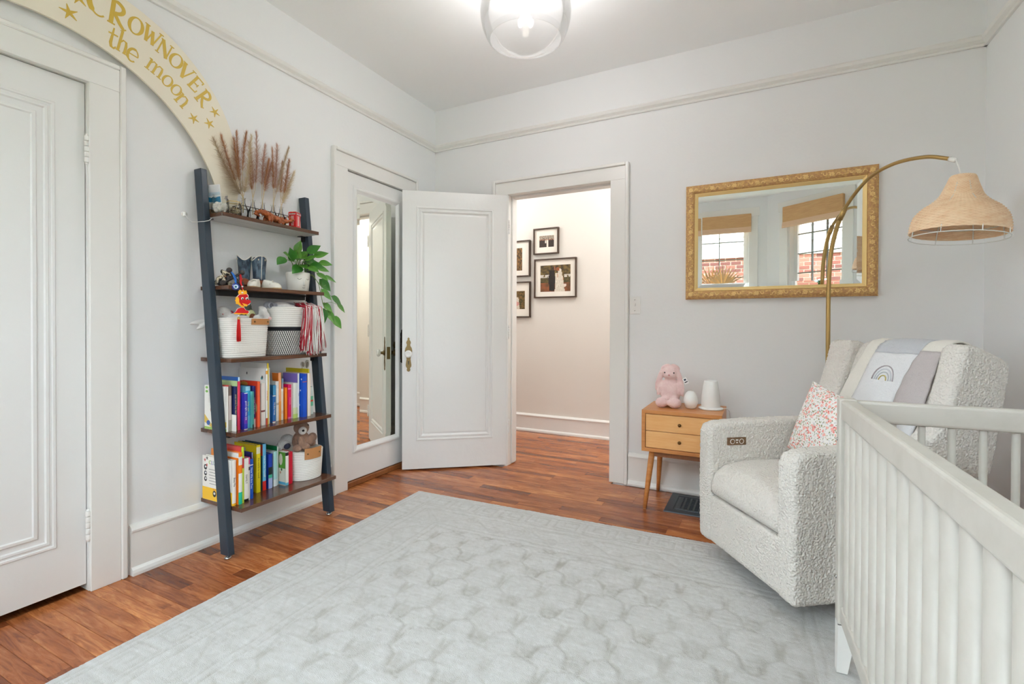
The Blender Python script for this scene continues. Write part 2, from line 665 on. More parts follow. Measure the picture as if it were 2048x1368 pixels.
def window(n, M, w0, w1, z0, z1, label):
    """double-hung sash window built into the wall frame M (local y runs outwards)"""
    P = MB()
    for a, b in ((w0 - .11, w0), (w1, w1 + .11)):
        P.box(a, b, -.02, 0, 0.02 + z0 - .1, z1 + .02, M, bev=.003)
    P.box(w0 - .13, w1 + .13, -.024, 0, z1, z1 + .12, M, bev=.003)
    P.box(w0 - .14, w1 + .14, -.06, 0.10, z0 - .03, z0, M, bev=.004)
    P.box(w0 - .11, w1 + .11, -.02, 0, z0 - .13, z0 - .03, M, bev=.003)
    for a, b in ((w0, w0 + .02), (w1 - .02, w1)):
        P.box(a, b, 0, .14, z0, z1, M)
    P.box(w0, w1, 0, .14, z1 - .02, z1, M)
    o = build(P, 'window_%d' % n, TRIM, kind='structure', label=label)
    zm = (z0 + z1) / 2 - .12
    a, b = w0 + .02, w1 - .02
    for nm, y, lo, hi in (('lower_sash', .045, z0, zm + .02), ('upper_sash', .085, zm - .02, z1 - .02)):
        s_ = MB()
        s_.box(a, a + .045, y, y + .035, lo, hi, M)
        s_.box(b - .045, b, y, y + .035, lo, hi, M)
        s_.box(a + .045, b - .045, y, y + .035, lo, lo + .045, M)
        s_.box(a + .045, b - .045, y, y + .035, hi - .045, hi, M)
        so = build(s_, nm, TRIM, o)
        g = MB()
        g.box(a + .04, b - .04, y + .016, y + .020, lo + .04, hi - .04, M)
        build(g, 'pane', PANE, so)
        if nm == 'upper_sash':
            mu = MB()
            w = (b - a - .09)
            for k in (1, 2):
                x = a + .045 + w * k / 3
                mu.box(x - .006, x + .006, y + .004, y + .032, lo + .045, hi - .045, M)
            for k in (1, 2, 3):
                z = lo + .045 + (hi - lo - .09) * k / 4
                mu.box(a + .045, b - .045, y + .006, y + .030, z - .006, z + .006, M)
            build(mu, 'muntins', mat('muntin_paint', c(120, 128, 122), 0.5), so)
    # daylight portal in the opening (guides sampling of the sky only)
    l = bpy.data.lights.new('window_portal', 'AREA')
    l.shape = 'RECTANGLE'
    l.size = w1 - w0
    l.size_y = z1 - z0
    l.cycles.is_portal = True
    lo_ = bpy.data.objects.new('window_portal', l)
    ce = M @ Vector(((w0 + w1) / 2, .15, (z0 + z1) / 2))
    inw = (M.to_3x3() @ Vector((0, -1, 0)))
    lo_.location = ce
    lo_.rotation_euler = inw.to_track_quat('-Z', 'Z').to_euler()
    COL.objects.link(lo_)
    return o


def blind(M, w0, w1, z1, drop, label):
    t = MB()
    t.box(w0 - .03, w1 + .03, -.075, -.03, z1 - drop, z1, M, bev=.004)
    o = build(t, 'roman_blind', BAMBOO, label=label, cat='blind', group='woven bamboo blinds of the bay')
    f = MB()
    for k in range(3):
        z = z1 - drop - .012 + k * .02
        f.box(w0 - .03, w1 + .03, -.088 + k * .004, -.076 + k * .003, z - .016, z + .018, M, bev=.003)
    build(f, 'folded_hem', mat('blind_hem', c(226, 190, 158), 0.8, bump=('noise', 20, 0.002, (1, 1, 40))), o)
    return o


Wz0, Wz1 = 0.62, 2.52
Mb1, Lb1 = bay_wall('wall_bay_left', BAY[0], BAY[1], 0.24, 0.93, Wz0, Wz1)
Mb2, Lb2 = bay_wall('wall_bay_centre', BAY[1], BAY[2], 0.22, 1.27, Wz0, Wz1)
Mb3, Lb3 = bay_wall('wall_bay_right', BAY[2], BAY[3], 0.30, 0.98, Wz0, Wz1)
window(1, Mb1, 0.24, 0.93, Wz0, Wz1, None)
window(2, Mb2, 0.22, 1.27, Wz0, Wz1, None)
window(3, Mb3, 0.30, 0.98, Wz0, Wz1, None)
blind(Mb2, 0.22, 1.27, 2.55, 0.22, 'woven bamboo blind reflected at the left of the gilt mirror')
blind(Mb3, 0.30, 0.98, 2.56, 0.24, 'woven bamboo blind reflected right of centre in the gilt mirror')
blind(Mb1, 0.24, 0.93, 2.55, 0.22, 'woven bamboo blind at the left window of the bay')


# ------------------------------------------------------------------ floor with separate boards
m = MB()
m.box(-1.4, XR + .15, -4.4, 1.17, -0.06, -0.016)
m.box(0.62, XR + .15, -4.4, -0.80, -0.016, -0.0006)
m.box(-.5, 0.62, -4.4, -2.96, -0.016, -0.0006)
fl = struct(m, 'floor', FLOOR)
PC = {}


def plank(x0, x1, y, w=0.0562):
    L = round(x1 - x0, 2)
    if L not in PC:
        b = MB()
        h, e = .014, .0008
        L2, w2 = (L - .0004) / 2, w / 2
        l0 = [(-L2, -w2, -h), (L2, -w2, -h), (L2, w2, -h), (-L2, w2, -h)]
        l1 = [(x, yy, -e) for x, yy, _ in l0]
        l2 = [(x - e * (1 if x > 0 else -1), yy - e * (1 if yy > 0 else -1), 0) for x, yy, _ in l0]
        b.loops([l0, l1, l2])
        PC[L] = b.mesh('plank', FLOOR)
    o = bpy.data.objects.new('plank', PC[L])
    link(o, fl, ((x0 + x1) / 2, y, 0.0))


rr = random.Random(3)
y = -2.945
while y < 1.16:
    if y < -0.80:
        xa, xb = -0.02, 0.62
    elif y < -0.03:
        xa, xb = -0.02, XR
    elif y < T_W:
        xa, xb = DX0 - .02, DX1 + .02
    else:
        xa, xb = -0.9, 2.4
    x = xa - rr.uniform(0, .35) if y < -.8 else xa
    while x < xb - .02:
        L = round(rr.choice((.35, .5, .6, .75, .9, 1.1) if y > -.8 else (.3, .45, .6, .8)), 2)
        x1 = min(x + L, xb)
        a = max(x, xa)
        if xb - x1 < .12:
            x1 = xb
        if x1 - a > .04:
            plank(a, x1, y)
        x = x1
    y += 0.0572


# ------------------------------------------------------------------ trim
def run_profile(m, p, q, prof, nrm):
    """sweep a (out, z) profile straight from p to q; nrm points into the room"""
    n = Vector((*nrm, 0))
    l = []
    for P in (p, q):
        l.append([(P[0] + n.x * o, P[1] + n.y * o, z) for o, z in prof])
    k = len(prof)
    vs = l[0] + l[1]
    fs = [(i, (i + 1) % k, k + (i + 1) % k, k + i) for i in range(k)] + [list(range(k))[::-1], [k + i for i in range(k)]]
    m.add(vs, fs)


BBP = [(0, 0), (.034, 0), (.034, .012), (.030, .024), (.022, .031), (.018, .033), (.018, .180), (.024, .182), (.025, .190), (.020, .198), (.008, .208), (0, .210)]
RAILP = [(0, 2.442), (.012, 2.442), (.016, 2.450), (.010, 2.458), (.024, 2.470), (.030, 2.484), (.022, 2.494), (.010, 2.500), (0, 2.504)]
for nm, runs, nr in (('left', [((0, D1B + .137), (0, D2A - .137)), ((0, D2B + .137), (0, 0))], (1, 0)),
                     ('back', [((0, 0), (DX0 - .137, 0)), ((DX1 + .127, 0), (XR, 0))], (0, -1)),
                     ('right', [((XR, YB), (XR, 0))], (-1, 0)),
                     ('hall', [((-1.4, 1.165), (2.75, 1.165))], (0, -1))):
    m = MB()
    for p, q in runs:
        run_profile(m, p, q, BBP if nm != 'hall' else [(o, z * .83) for o, z in BBP], nr)
    struct(m, 'baseboard_' + nm, TRIM)
for k, (p, q, nr) in enumerate((((0, YB), (0, 0), (1, 0)), ((0, 0), (XR, 0), (0, -1)), ((XR, YB), (XR, 0), (-1, 0))), 1):
    m = MB()
    run_profile(m, p, q, RAILP, nr)
    struct(m, 'trim_%d' % k, TRIM)


def casing(m, M, a, b, h, z0=0.0, flat=.102, back=.022, proud=.033):
    """door casing in local frame: x along wall, y out of the wall"""
    for x0, x1 in ((a - flat, a), (b, b + flat)):
        m.box(x0, x1, 0, .019, z0, h + .001, M, bev=.002)
    m.box(a - flat, b + flat, 0, .0195, h, h + flat - .012, M, bev=.002)
    for x0, x1 in ((a - flat - back, a - flat), (b + flat, b + flat + back)):
        m.box(x0, x1, 0, proud, z0, h + flat + back - .014, M, bev=.004)
    m.box(a - flat, b + flat, 0, proud - .0005, h + flat - .012, h + flat + back - .014, M, bev=.004)


MBK = frame((0, 0, 0), (1, 0, 0), (0, -1, 0), (0, 0, 1))      # back wall, out = -y
MLF = frame((0, 0, 0), (0, 1, 0), (1, 0, 0), (0, 0, 1))       # left wall, out = +x
m = MB()
casing(m, MBK, DX0, DX1, DH)
# jambs and stops
m.box(DX0 - .02, DX0, 0, T_W, 0, DH, bev=.001)
m.box(DX1, DX1 + .02, 0, T_W, 0, DH, bev=.001)
m.box(DX0 - .02, DX1 + .02, 0, T_W, DH, DH + .02)
m.box(DX0, DX0 + .012, .045, T_W - .01, 0.01, DH - .012, bev=.002)
m.box(DX1 - .012, DX1, .045, T_W - .01, 0.01, DH - .012, bev=.002)
m.box(DX0, DX1, .045, T_W - .01, DH - .012, DH, bev=.001)
for x0, x1 in ((DX0 - .12, DX0 - .005), (DX1 + .005, DX1 + .12)):
    m.box(x0, x1, T_W, T_W + .02, 0, DH + .12)
m.box(DX0 - .12, DX1 + .12, T_W, T_W + .021, DH + .01, DH + .12)
struct(m, 'trim_4', TRIM)
m = MB()
m.box(DX1 - .0005, DX1 + .004, .012, .034, .90, .97)
build(m, 'strike_plate', DARKBR, bpy.data.objects['trim_4'])
m = MB()
casing(m, MLF, D2A, D2B, D2H)
m.box(-.13, 0, D2A - .02, D2A, 0, D2H)
m.box(-.13, 0, D2B, D2B + .02, 0, D2H)
m.box(-.13, 0, D2A - .02, D2B + .02, D2H, D2H + .02)
struct(m, 'trim_5', TRIM)
m = MB()
m.box(-.13, .006, D2A, D2B, 0.001, .036, bev=.004)
struct(m, 'trim_6', WOODS2)       # wooden sill under the mirrored closet door
m = MB()
casing(m, MLF, D1A, D1B, D1H, proud=.024)
m.box(-.13, 0, D1A - .02, D1A, 0, D1H)
m.box(-.13, 0, D1B, D1B + .02, 0, D1H)
m.box(-.13, 0, D1A - .02, D1B + .02, D1H, D1H + .02)
struct(m, 'trim_7', TRIM)


# ------------------------------------------------------------------ doors
def rect(a0, a1, z0, z1, y):
    return [(a0, y, z0), (a1, y, z0), (a1, y, z1), (a0, y, z1)]


def door_leaf(w, z0, z1, th, panel, steps, back=True, hole=None):
    """local x along the leaf, y = outward face at 0 (back face at -th). steps: [(inset, height)] from the panel's rectangle"""
    m = MB()
    p0, p1, q0, q1 = panel
    L = [rect(0, w, z0, z1, 0)] + [rect(p0 + i, p1 - i, q0 + i, q1 - i, h) for i, h in steps]
    m.loops(L)
    Lb = [[(x, -th - y_, z) for x, y_, z in reversed(l)] for l in L] if back else [list(reversed(rect(0, w, z0, z1, -th)))]
    m.loops(Lb)
    a, b = rect(0, w, z0, z1, 0), rect(0, w, z0, z1, -th)
    m.add(a + b, [(i, 4 + i, 4 + (i + 1) % 4, (i + 1) % 4) for i in range(4)])
    return m


def xform(m, M):
    m.v = [tuple(M @ Vector(v)) for v in m.v]
    return m


def hinge(parent, M, x, z, r=.008, h=.1, mt=TRIM):
    m = MB()
    for k in range(5):
        m.lathe([(r * .92, z - h / 2 + k * h / 5 + .001), (r, z - h / 2 + k * h / 5 + .003), (r, z - h / 2 + (k + 1) * h / 5 - .003), (r * .92, z - h / 2 + (k + 1) * h / 5 - .001)], 10, M @ T(x, .007, 0))
    m.lathe([(1e-5, z + h / 2 + .008), (r * .7, z + h / 2 + .005), (r * .7, z + h / 2)], 10, M @ T(x, .007, 0), cap=False)
    m.lathe([(r * .7, z - h / 2), (r * .7, z - h / 2 - .005), (1e-5, z - h / 2 - .008)], 10, M @ T(x, .007, 0), cap=False)
    build(m, 'hinge', mt, parent)


def escutcheon(parent, M, x, z, mp, knob_mat, flip=1, ball=True):
    pts = [(0, .118), (.008, .108), (.006, .100), (.013, .090), (.017, .078), (.012, .066), (.013, .055), (.022, .040), (.026, .020), (.024, 0), (.016, -.02), (.014, -.04),
           (.017, -.06), (.020, -.08), (.019, -.092), (.012, -.102), (.010, -.110), (.014, -.116), (.008, -.126), (0, -.130)]
    poly = pts + [(-a, b) for a, b in reversed(pts[1:-1])]
    m = MB()
    m.prism([(a * 1.0, b) for a, b in reversed(poly)], 0, .004, M @ T(x, 0, z) @ frame((0, 0, 0), (1, 0, 0), (0, 0, 1), (0, flip, 0)))
    e = build(m, 'escutcheon', mp, parent)
    k = MB()
    k.box(-.003, .003, .0035 * flip, .0048 * flip, -.078, -.060, M @ T(x, 0, z))
    k.lathe([(.0045, 0.0035), (.0045, .0048)], 10, M @ T(x, 0, z - .058) @ frame((0, 0, 0), (1, 0, 0), (0, 0, 1), (0, flip, 0)))
    build(k, 'keyhole', mat('black', c(14, 12, 10), .6), e)
    kn = MB()
    K = M @ T(x, 0, z) @ frame((0, 0, 0), (1, 0, 0), (0, 0, 1), (0, flip, 0))
    kn.lathe([(.019, .004), (.019, .010), (.012, .014), (.010, .030), (.014, .034)], 16, K)
    kb = build(kn, 'knob_shank', mp, parent)
    kk = MB()
    prof = [(.012, .032), (.022, .036), (.027, .044), (.027, .050), (.022, .057), (.013, .060), (.011, .058), (.006, .0585), (1e-5, .0585)]
    kk.lathe(prof, 18, K, cap=False)
    build(kk, 'knob', knob_mat, kb)


# door 1 : closet door at the left edge of the picture
M1 = frame((-.012, D1B - .003, 0), (0, -1, 0), (1, 0, 0), (0, 0, 1))
w1 = (D1B - D1A) - .006
PAN1 = (.090, w1 - .090, .205, 1.885)
ST1 = [(0, 0), (.003, .004), (.010, .004), (.013, -.001), (.018, -.001), (.022, .003), (.030, .003), (.034, -.003), (.052, -.003), (.056, .003), (.066, .004), (.070, -.001)]
m = xform(door_leaf(w1, .028, D1H - .004, .035, PAN1, ST1), M1)
d1 = struct(m, 'door_1', DOORP)
MH = frame((0, D1B - .002, 0), (0, 1, 0), (1, 0, 0), (0, 0, 1))
hinge(d1, MH, -.001, 1.735, .0095, .105)
hinge(d1, MH, -.001, .262, .0095, .115)

# door 2 : closet door with the long bevelled mirror
M2 = frame((-.006, D2A + .003, 0), (0, 1, 0), (1, 0, 0), (0, 0, 1))
w2 = D2B - D2A - .006
PAN2 = (.062, w2 - .048, .215, 1.955)
ST2 = [(0, 0), (.004, .009), (.014, .012), (.022, .010), (.040, -.004), (.044, -.005)]
m = xform(door_leaf(w2, .042, D2H - .006, .034, PAN2, ST2), M2)
d2 = struct(m, 'door_2', DOORP)
g = MB()
i0 = .043
g.loops([rect(PAN2[0] + i0 + a, PAN2[1] - i0 - a, PAN2[2] + i0 + a, PAN2[3] - i0 - a, h) for a, h in ((0, -.0045), (.022, -.0030))], M2)
build(g, 'mirror_pane', MIRROR2, d2, label='tall mirror pane set in the closet door')
MH2 = frame((0, D2A + .001, 0), (0, 1, 0), (1, 0, 0), (0, 0, 1))
hinge(d2, MH2, 0, 1.80, .006, .085)
hinge(d2, MH2, 0, .30, .006, .085)
escutcheon(d2, M2, w2 - .027, .90, DARKBR, OLDBR)

# door 3 : open into the room, hinged on the doorway's left jamb
hx, hy = .676, -.012
dv = Vector((-0.7925, -0.6099, 0)).normalized()
nn = Vector((-dv.y, dv.x, 0)) * -1
if nn.y > 0:
    nn = -nn
M3 = frame((hx, hy, 0), dv, nn, (0, 0, 1))
w3 = .770
PAN3 = (.112, w3 - .098, .215, 1.905)
ST3 = [(0, 0), (.004, .005), (.012, .005), (.016, -.001), (.024, -.001), (.028, .003), (.036, .003), (.044, -.005), (.050, -.006), (.054, -.003), (.060, -.002)]
m = xform(door_leaf(w3, .012, 2.016, .036, PAN3, ST3), M3)
d3 = struct(m, 'door_3', DOORP)
escutcheon(d3, M3, w3 - .045, .845, OLDBR, PORC)
escutcheon(d3, frame((hx, hy, 0) + dv * 0 - nn * .036 if False else tuple(Vector((hx, hy, 0)) - nn * .036), dv, -nn, (0, 0, 1)), w3 - .045, .845, OLDBR, OLDBR)
for z in (1.78, 1.0, .30):
    hinge(d3, M3, -.006, z, .006, .09)
m = MB()
m.box(w3 - .0005, w3 + .0015, -.030, -.006, .80, .89, M3)
build(m, 'latch_plate', OLDBR, d3)

# light switch
t = thing('light_switch', (1.613, 0, 1.128), 'white toggle light switch plate on the wall beside the doorway', 'switch')
m = MB()
m.box(1.578, 1.650, -.006, 0, 1.128, 1.243, bev=.002)
build(m, 'plate', PORC, t)
m = MB()
m.box(1.609, 1.619, -.016, -.005, 1.180, 1.198, R(0) , bev=.001)
build(m, 'toggle', PORC, t)
for z in (1.150, 1.221):
    m = MB()
    m.lathe([(.0028, 0), (.0028, .0012)], 8, T(1.614, -.0058, z) @ R(PI / 2, 'X'))
    build(m, 'screw', CHROME, t)

# ------------------------------------------------------------------ crescent moon sign over the closet door
def arc(cx, cy, rx, ry, a0, a1, n=16):
    return [(cx + rx * math.cos(math.radians(a0 + (a1 - a0) * i / n)), cy + ry * math.sin(math.radians(a0 + (a1 - a0) * i / n))) for i in range(n + 1)]


CO, RO = (-2.300, 1.775), 0.617
CI, RI = (-2.452, 1.4856), 0.688
poly = []
# outer arc from the lower right tip round the top to the upper left tip, back along the inner arc
dx, dz = CI[0] - CO[0], CI[1] - CO[1]
dd = math.hypot(dx, dz)
aa = (RO ** 2 - RI ** 2 + dd ** 2) / (2 * dd)
hh = math.sqrt(RO ** 2 - aa ** 2)
mx_, mz_ = CO[0] + aa * dx / dd, CO[1] + aa * dz / dd
tips = [(mx_ + hh * dz / dd, mz_ - hh * dx / dd), (mx_ - hh * dz / dd, mz_ + hh * dx / dd)]
tips.sort(key=lambda p: -p[0])
ang = lambda p, q: math.degrees(math.atan2(p[1] - q[1], p[0] - q[0]))
a0, a1 = ang(tips[0], CO), ang(tips[1], CO) % 360
zcut = 1.59
a0 = math.degrees(math.asin((zcut - CO[1]) / RO))
outer = arc(*CO, RO, RO, a0, a1, 60)
b0, b1 = math.degrees(math.asin((zcut - CI[1]) / RI)), ang(tips[1], CI) % 360
inner = arc(*CI, RI, RI, b1, b0, 60)
m = MB()
MM = frame((0.0245, 0, 0), (0, 1, 0), (0, 0, 1), (1, 0, 0))
n_ = len(outer)
ol = [Vector((0, a, b)) for a, b in outer]
il = [Vector((0, a, b)) for a, b in reversed(inner)]
for k in range(60):
    m.prism([outer[k], outer[k + 1], tuple(reversed(inner))[k + 1], tuple(reversed(inner))[k]], 0, .0095, MM)
t = thing('moon_sign', (0.0245, -1.80, 1.59), 'cream crescent moon sign with gold lettering on the wall above the shelf', 'sign')
build(m, 'moon_board', MOON, t)
for yy, zz in ((-2.06, 2.15), (-1.84, 1.95), (-1.76, 1.70), (-2.40, 2.26)):
    m = MB()
    m.lathe([(.008, .0002), (.008, .0247)], 12, T(0, yy, zz) @ R(PI / 2, 'Y'))
    build(m, 'spacer', MOON, t)
GL = {
    'C': [(arc(.5, .5, .46, .5, 55, 300, 20), [.05] * 5 + [.15] * 10 + [.05] * 6), (arc(.72, .90, .07, .07, 0, 360, 8), .09)],
    'R': [([(.2, 0), (.2, 1)], .14), (arc(.25, .74, .5, .25, 90, -90, 12), [.05] + [.13] * 11 + [.05]), ([(.3, .5), (.62, .18), (.9, -.02), (1.0, .06)], [.12, .12, .11, .05]), ([(.02, .02), (.42, .02)], .05), ([(.0, .98), (.3, .98)], .05)],
    'O': [(arc(.5, .5, .40, .46, 0, 360, 28), [.15, .15, .14, .12, .1, .08, .07, .07, .07, .08, .1, .12, .14, .15, .15, .15, .14, .12, .1, .08, .07, .07, .07, .08, .1, .12, .14, .15, .15])],
    'W': [([(.12, 1), (.32, 0)], .15), ([(.32, 0), (.54, .8)], .07), ([(.50, .8), (.72, 0)], .15), ([(.72, 0), (.98, 1)], .07), ([(-.04, .98), (.28, .98)], .05), ([(.84, .98), (1.12, .98)], .05)],
    'N': [([(.14, 0), (.14, 1)], .07), ([(.14, 1), (.84, 0)], .17), ([(.84, 0), (.84, 1)], .07), ([(0, .02), (.3, .02)], .05), ([(.68, .98), (1, .98)], .05), ([(0, .98), (.2, .98)], .05)],
    'V': [([(.1, 1), (.5, 0)], .17), ([(.5, 0), (.88, 1)], .07), ([(-.06, .98), (.28, .98)], .05), ([(.72, .98), (1.04, .98)], .05)],
    'E': [([(.2, 0), (.2, 1)], .14), ([(.04, .98), (.85, .96)], .07), ([(.04, .02), (.85, .04)], .07), ([(.2, .5), (.66, .5)], .07), ([(.85, .98), (.82, .8)], .06), ([(.85, .02), (.88, .22)], .06), ([(.66, .6), (.66, .4)], .05)],
    't': [([(.5, 1.1), (.42, .25), (.5, .06), (.7, .02), (.84, .16)], [.06, .13, .12, .1, .05]), ([(.16, .74), (.86, .76)], .07)],
    'h': [([(.2, 0), (.2, 1.25)], .12), ([(.2, .5), (.42, .76), (.64, .72), (.7, .5), (.7, 0)], [.06, .08, .1, .12, .12]), ([(.04, .02), (.38, .02)], .05), ([(.56, .02), (.88, .02)], .05), ([(.04, 1.22), (.22, 1.24)], .05)],
    'e': [(arc(.5, .42, .36, .4, 5, 310, 20), [.06] * 5 + [.13] * 10 + [.08] * 6), ([(.16, .42), (.86, .46)], .06)],
    'm': [([(.16, 0), (.16, .8)], .12), ([(.16, .5), (.32, .76), (.48, .72), (.52, .5), (.52, 0)], [.05, .08, .1, .12, .12]), ([(.52, .5), (.68, .76), (.86, .72), (.9, .5), (.9, 0)], [.05, .08, .1, .12, .12]), ([(.02, .02), (.32, .02)], .05), ([(.4, .02), (.66, .02)], .05), ([(.78, .02), (1.06, .02)], .05), ([(.02, .78), (.18, .8)], .05)],
    'o': [(arc(.5, .42, .34, .40, 0, 360, 24), [.13, .13, .12, .1, .08, .07, .06, .07, .08, .1, .12, .13, .13, .13, .12, .1, .08, .07, .06, .07, .08, .1, .12, .13, .13])],
    'n': [([(.18, 0), (.18, .8)], .13), ([(.18, .5), (.4, .78), (.64, .74), (.74, .5), (.74, 0)], [.05, .08, .1, .13, .13]), ([(.02, .02), (.36, .02)], .06), ([(.6, .02), (.92, .02)], .06), ([(.02, .78), (.2, .8)], .05)],
    '*': [([(.5, .42), (.5 + .55 * math.cos(math.radians(90 + 72 * k + 8)), .42 + .55 * math.sin(math.radians(90 + 72 * k + 8)))], [.24, .03]) for k in range(5)],
}
CT = (-2.37, 1.66)
for ch, yy, zz, hgt, wid, tilt in (('C', -2.256, 2.320, .118, .072, 0), ('R', -2.193, 2.302, .100, .066, 4), ('O', -2.130, 2.291, .078, .058, 0), ('W', -2.073, 2.281, .074, .064, 2),
                                   ('N', -2.021, 2.250, .072, .054, 0), ('O', -1.974, 2.222, .072, .056, 0), ('V', -1.933, 2.190, .074, .058, 0), ('E', -1.889, 2.155, .074, .050, 0),
                                   ('R', -1.852, 2.106, .082, .056, 2), ('t', -2.214, 2.190, .076, .046, 10), ('h', -2.176, 2.184, .070, .046, 6), ('e', -2.142, 2.164, .070, .050, 6),
                                   ('m', -2.060, 2.150, .066, .066, 4), ('o', -2.010, 2.117, .064, .050, 0), ('o', -1.974, 2.093, .064, .050, 0), ('n', -1.947, 2.056, .070, .054, -4),
                                   ('*', -2.350, 2.222, .055, .055, 0), ('*', -2.321, 2.294, .055, .055, 20), ('*', -1.803, 2.062, .045, .045, 10), ('*', -1.900, 1.995, .045, .045, 0), ('*', -1.829, 1.998, .045, .045, -10)):
    a = math.atan2(zz - CT[1], yy - CT[0])
    up = a + math.radians(tilt) * 0 + math.radians(8)
    ey = Vector((0, math.cos(up), math.sin(up)))
    ex = Vector((0, math.sin(up), -math.cos(up)))
    F = frame((0.0341, yy, zz), ex, ey, (1, 0, 0))
    m = MB()
    hc = .42 if ch in 'themon*' else .5
    for k, (pts, w) in enumerate(GL[ch]):
        sc = lambda q: ((q[0] - .5) * wid, (q[1] - hc) * hgt)
        ww = [v * hgt * 1.08 for v in w] if isinstance(w, list) else w * hgt * 1.08
        if isinstance(ww, list) and len(ww) != len(pts):
            ww = (ww + [ww[-1]] * len(pts))[:len(pts)]
        m.ribbon([sc(p) for p in pts], ww, 0, .0008 + k * .00012, F)
    build(m, 'gold_star' if ch == '*' else 'gold_letter', GOLDP, t)

# ------------------------------------------------------------------ ladder shelf
YL, YR = -1.853, -1.310
SZ = [1.566, 1.230, .897, .563, .232]
SXF = [.170, .212, .232, .266, .302]
lad = thing('ladder_shelf', (.24, -1.58, 0), 'leaning ladder shelf with dark steel rails and five brown boards', 'shelf')
LZ = 1.772


def rail_x(z):
    return .202 + (.004 - .202) * z / LZ, .262 + (.056 - .262) * z / LZ


for y0, y1 in ((YL - .030, YL - .001), (YR + .001, YR + .030)):
    m = MB()
    l = []
    for z in (.022, LZ):
        a, b = rail_x(z)
        l.append([(a, y0, z), (b, y0, z), (b, y1, z - .0), (a, y1, z)])
    m.loops(l)
    m.add(l[0], [(3, 2, 1, 0)])
    o = build(m, 'rail', BLACKM, lad, mods=[])
    mm = o.modifiers.new('bevel', 'BEVEL')
    mm.width = .003
    mm.segments = 2
    f = MB()
    a, b = rail_x(.01)
    f.lathe([(.006, .010), (.006, .024)], 10, T((a + b) / 2, (y0 + y1) / 2, 0))
    f.lathe([(.013, 0.0005), (.015, .003), (.014, .010), (.008, .013)], 14, T((a + b) / 2, (y0 + y1) / 2, 0))
    build(f, 'levelling_foot', CHROME, o)
    ys = y0 if y0 < -1.5 else y1
    for z in (1.205, .913, .878, .525, .155):
        a, b = rail_x(z)
        s_ = -1 if y0 < -1.5 else 1
        bo = MB()
        bo.lathe([(.0065, 0), (.0065, .002), (.004, .005), (1e-5, .0055)], 10, T(a * .55 + b * .45, ys, z) @ R(s_ * -PI / 2 * -1, 'X'), cap=False)
        build(bo, 'bolt', mat('black_bolt', c(20, 22, 24), .4), o)
for k, (z, xf) in enumerate(zip(SZ, SXF)):
    m = MB()
    m.box(.003 if k else .002, xf, YL, YR, z - .018, z, bev=.0012)
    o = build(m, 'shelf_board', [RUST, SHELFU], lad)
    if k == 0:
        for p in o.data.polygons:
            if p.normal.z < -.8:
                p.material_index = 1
    a, b = rail_x(z - .03)
    BRK = mat('black_bracket', c(26, 27, 29), .5)
    for y0, y1 in ((YL + .001, YL + .028), (YR - .028, YR - .001)):
        br = MB()
        br.box(a + .0, a + .030, y0, y1, z - .0215, z - .0182)
        br.box(a + .0, a + .030, y0 if y0 < -1.6 else y1 - .003, y0 + .003 if y0 < -1.6 else y1, z - .048, z - .0182)
        build(br, 'bracket', BRK, lad)
    if k in (1, 3, 4):
        br = MB()
        br.box(a + .006, a + .026, YL + .029, YR - .029, z - .043 if k == 1 else z - .036, z - .0183)
        build(br, 'crossbar', BRK, lad)
# anti-tip anchor and cord
t = thing('wall_anchor', (0, -1.937, 1.548), 'small white wall anchor with a cord looped round the shelf rail', 'anchor')
m = MB()
m.lathe([(.013, 0), (.013, .004), (.008, .007), (1e-5, .008)], 14, T(.0005, -1.925, 1.556) @ R(PI / 2, 'Y'), cap=False)
m.box(0.0005, .012, -1.931, -1.919, 1.545, 1.567, bev=.003)
build(m, 'anchor', PORC, t)
m = MB()
xa, xb = rail_x(1.53)
m.tube([(.012, -1.925, 1.555), (.014, -1.915, 1.535), (.022, -1.900, 1.522), (xb + .004, YL - .032, 1.522), (xb + .006, YL - .012, 1.530), (xb + .002, YL + .003, 1.543), (xa + .01, YL + .004, 1.547)], .0016, 6)
build(m, 'cord', PORC, t)


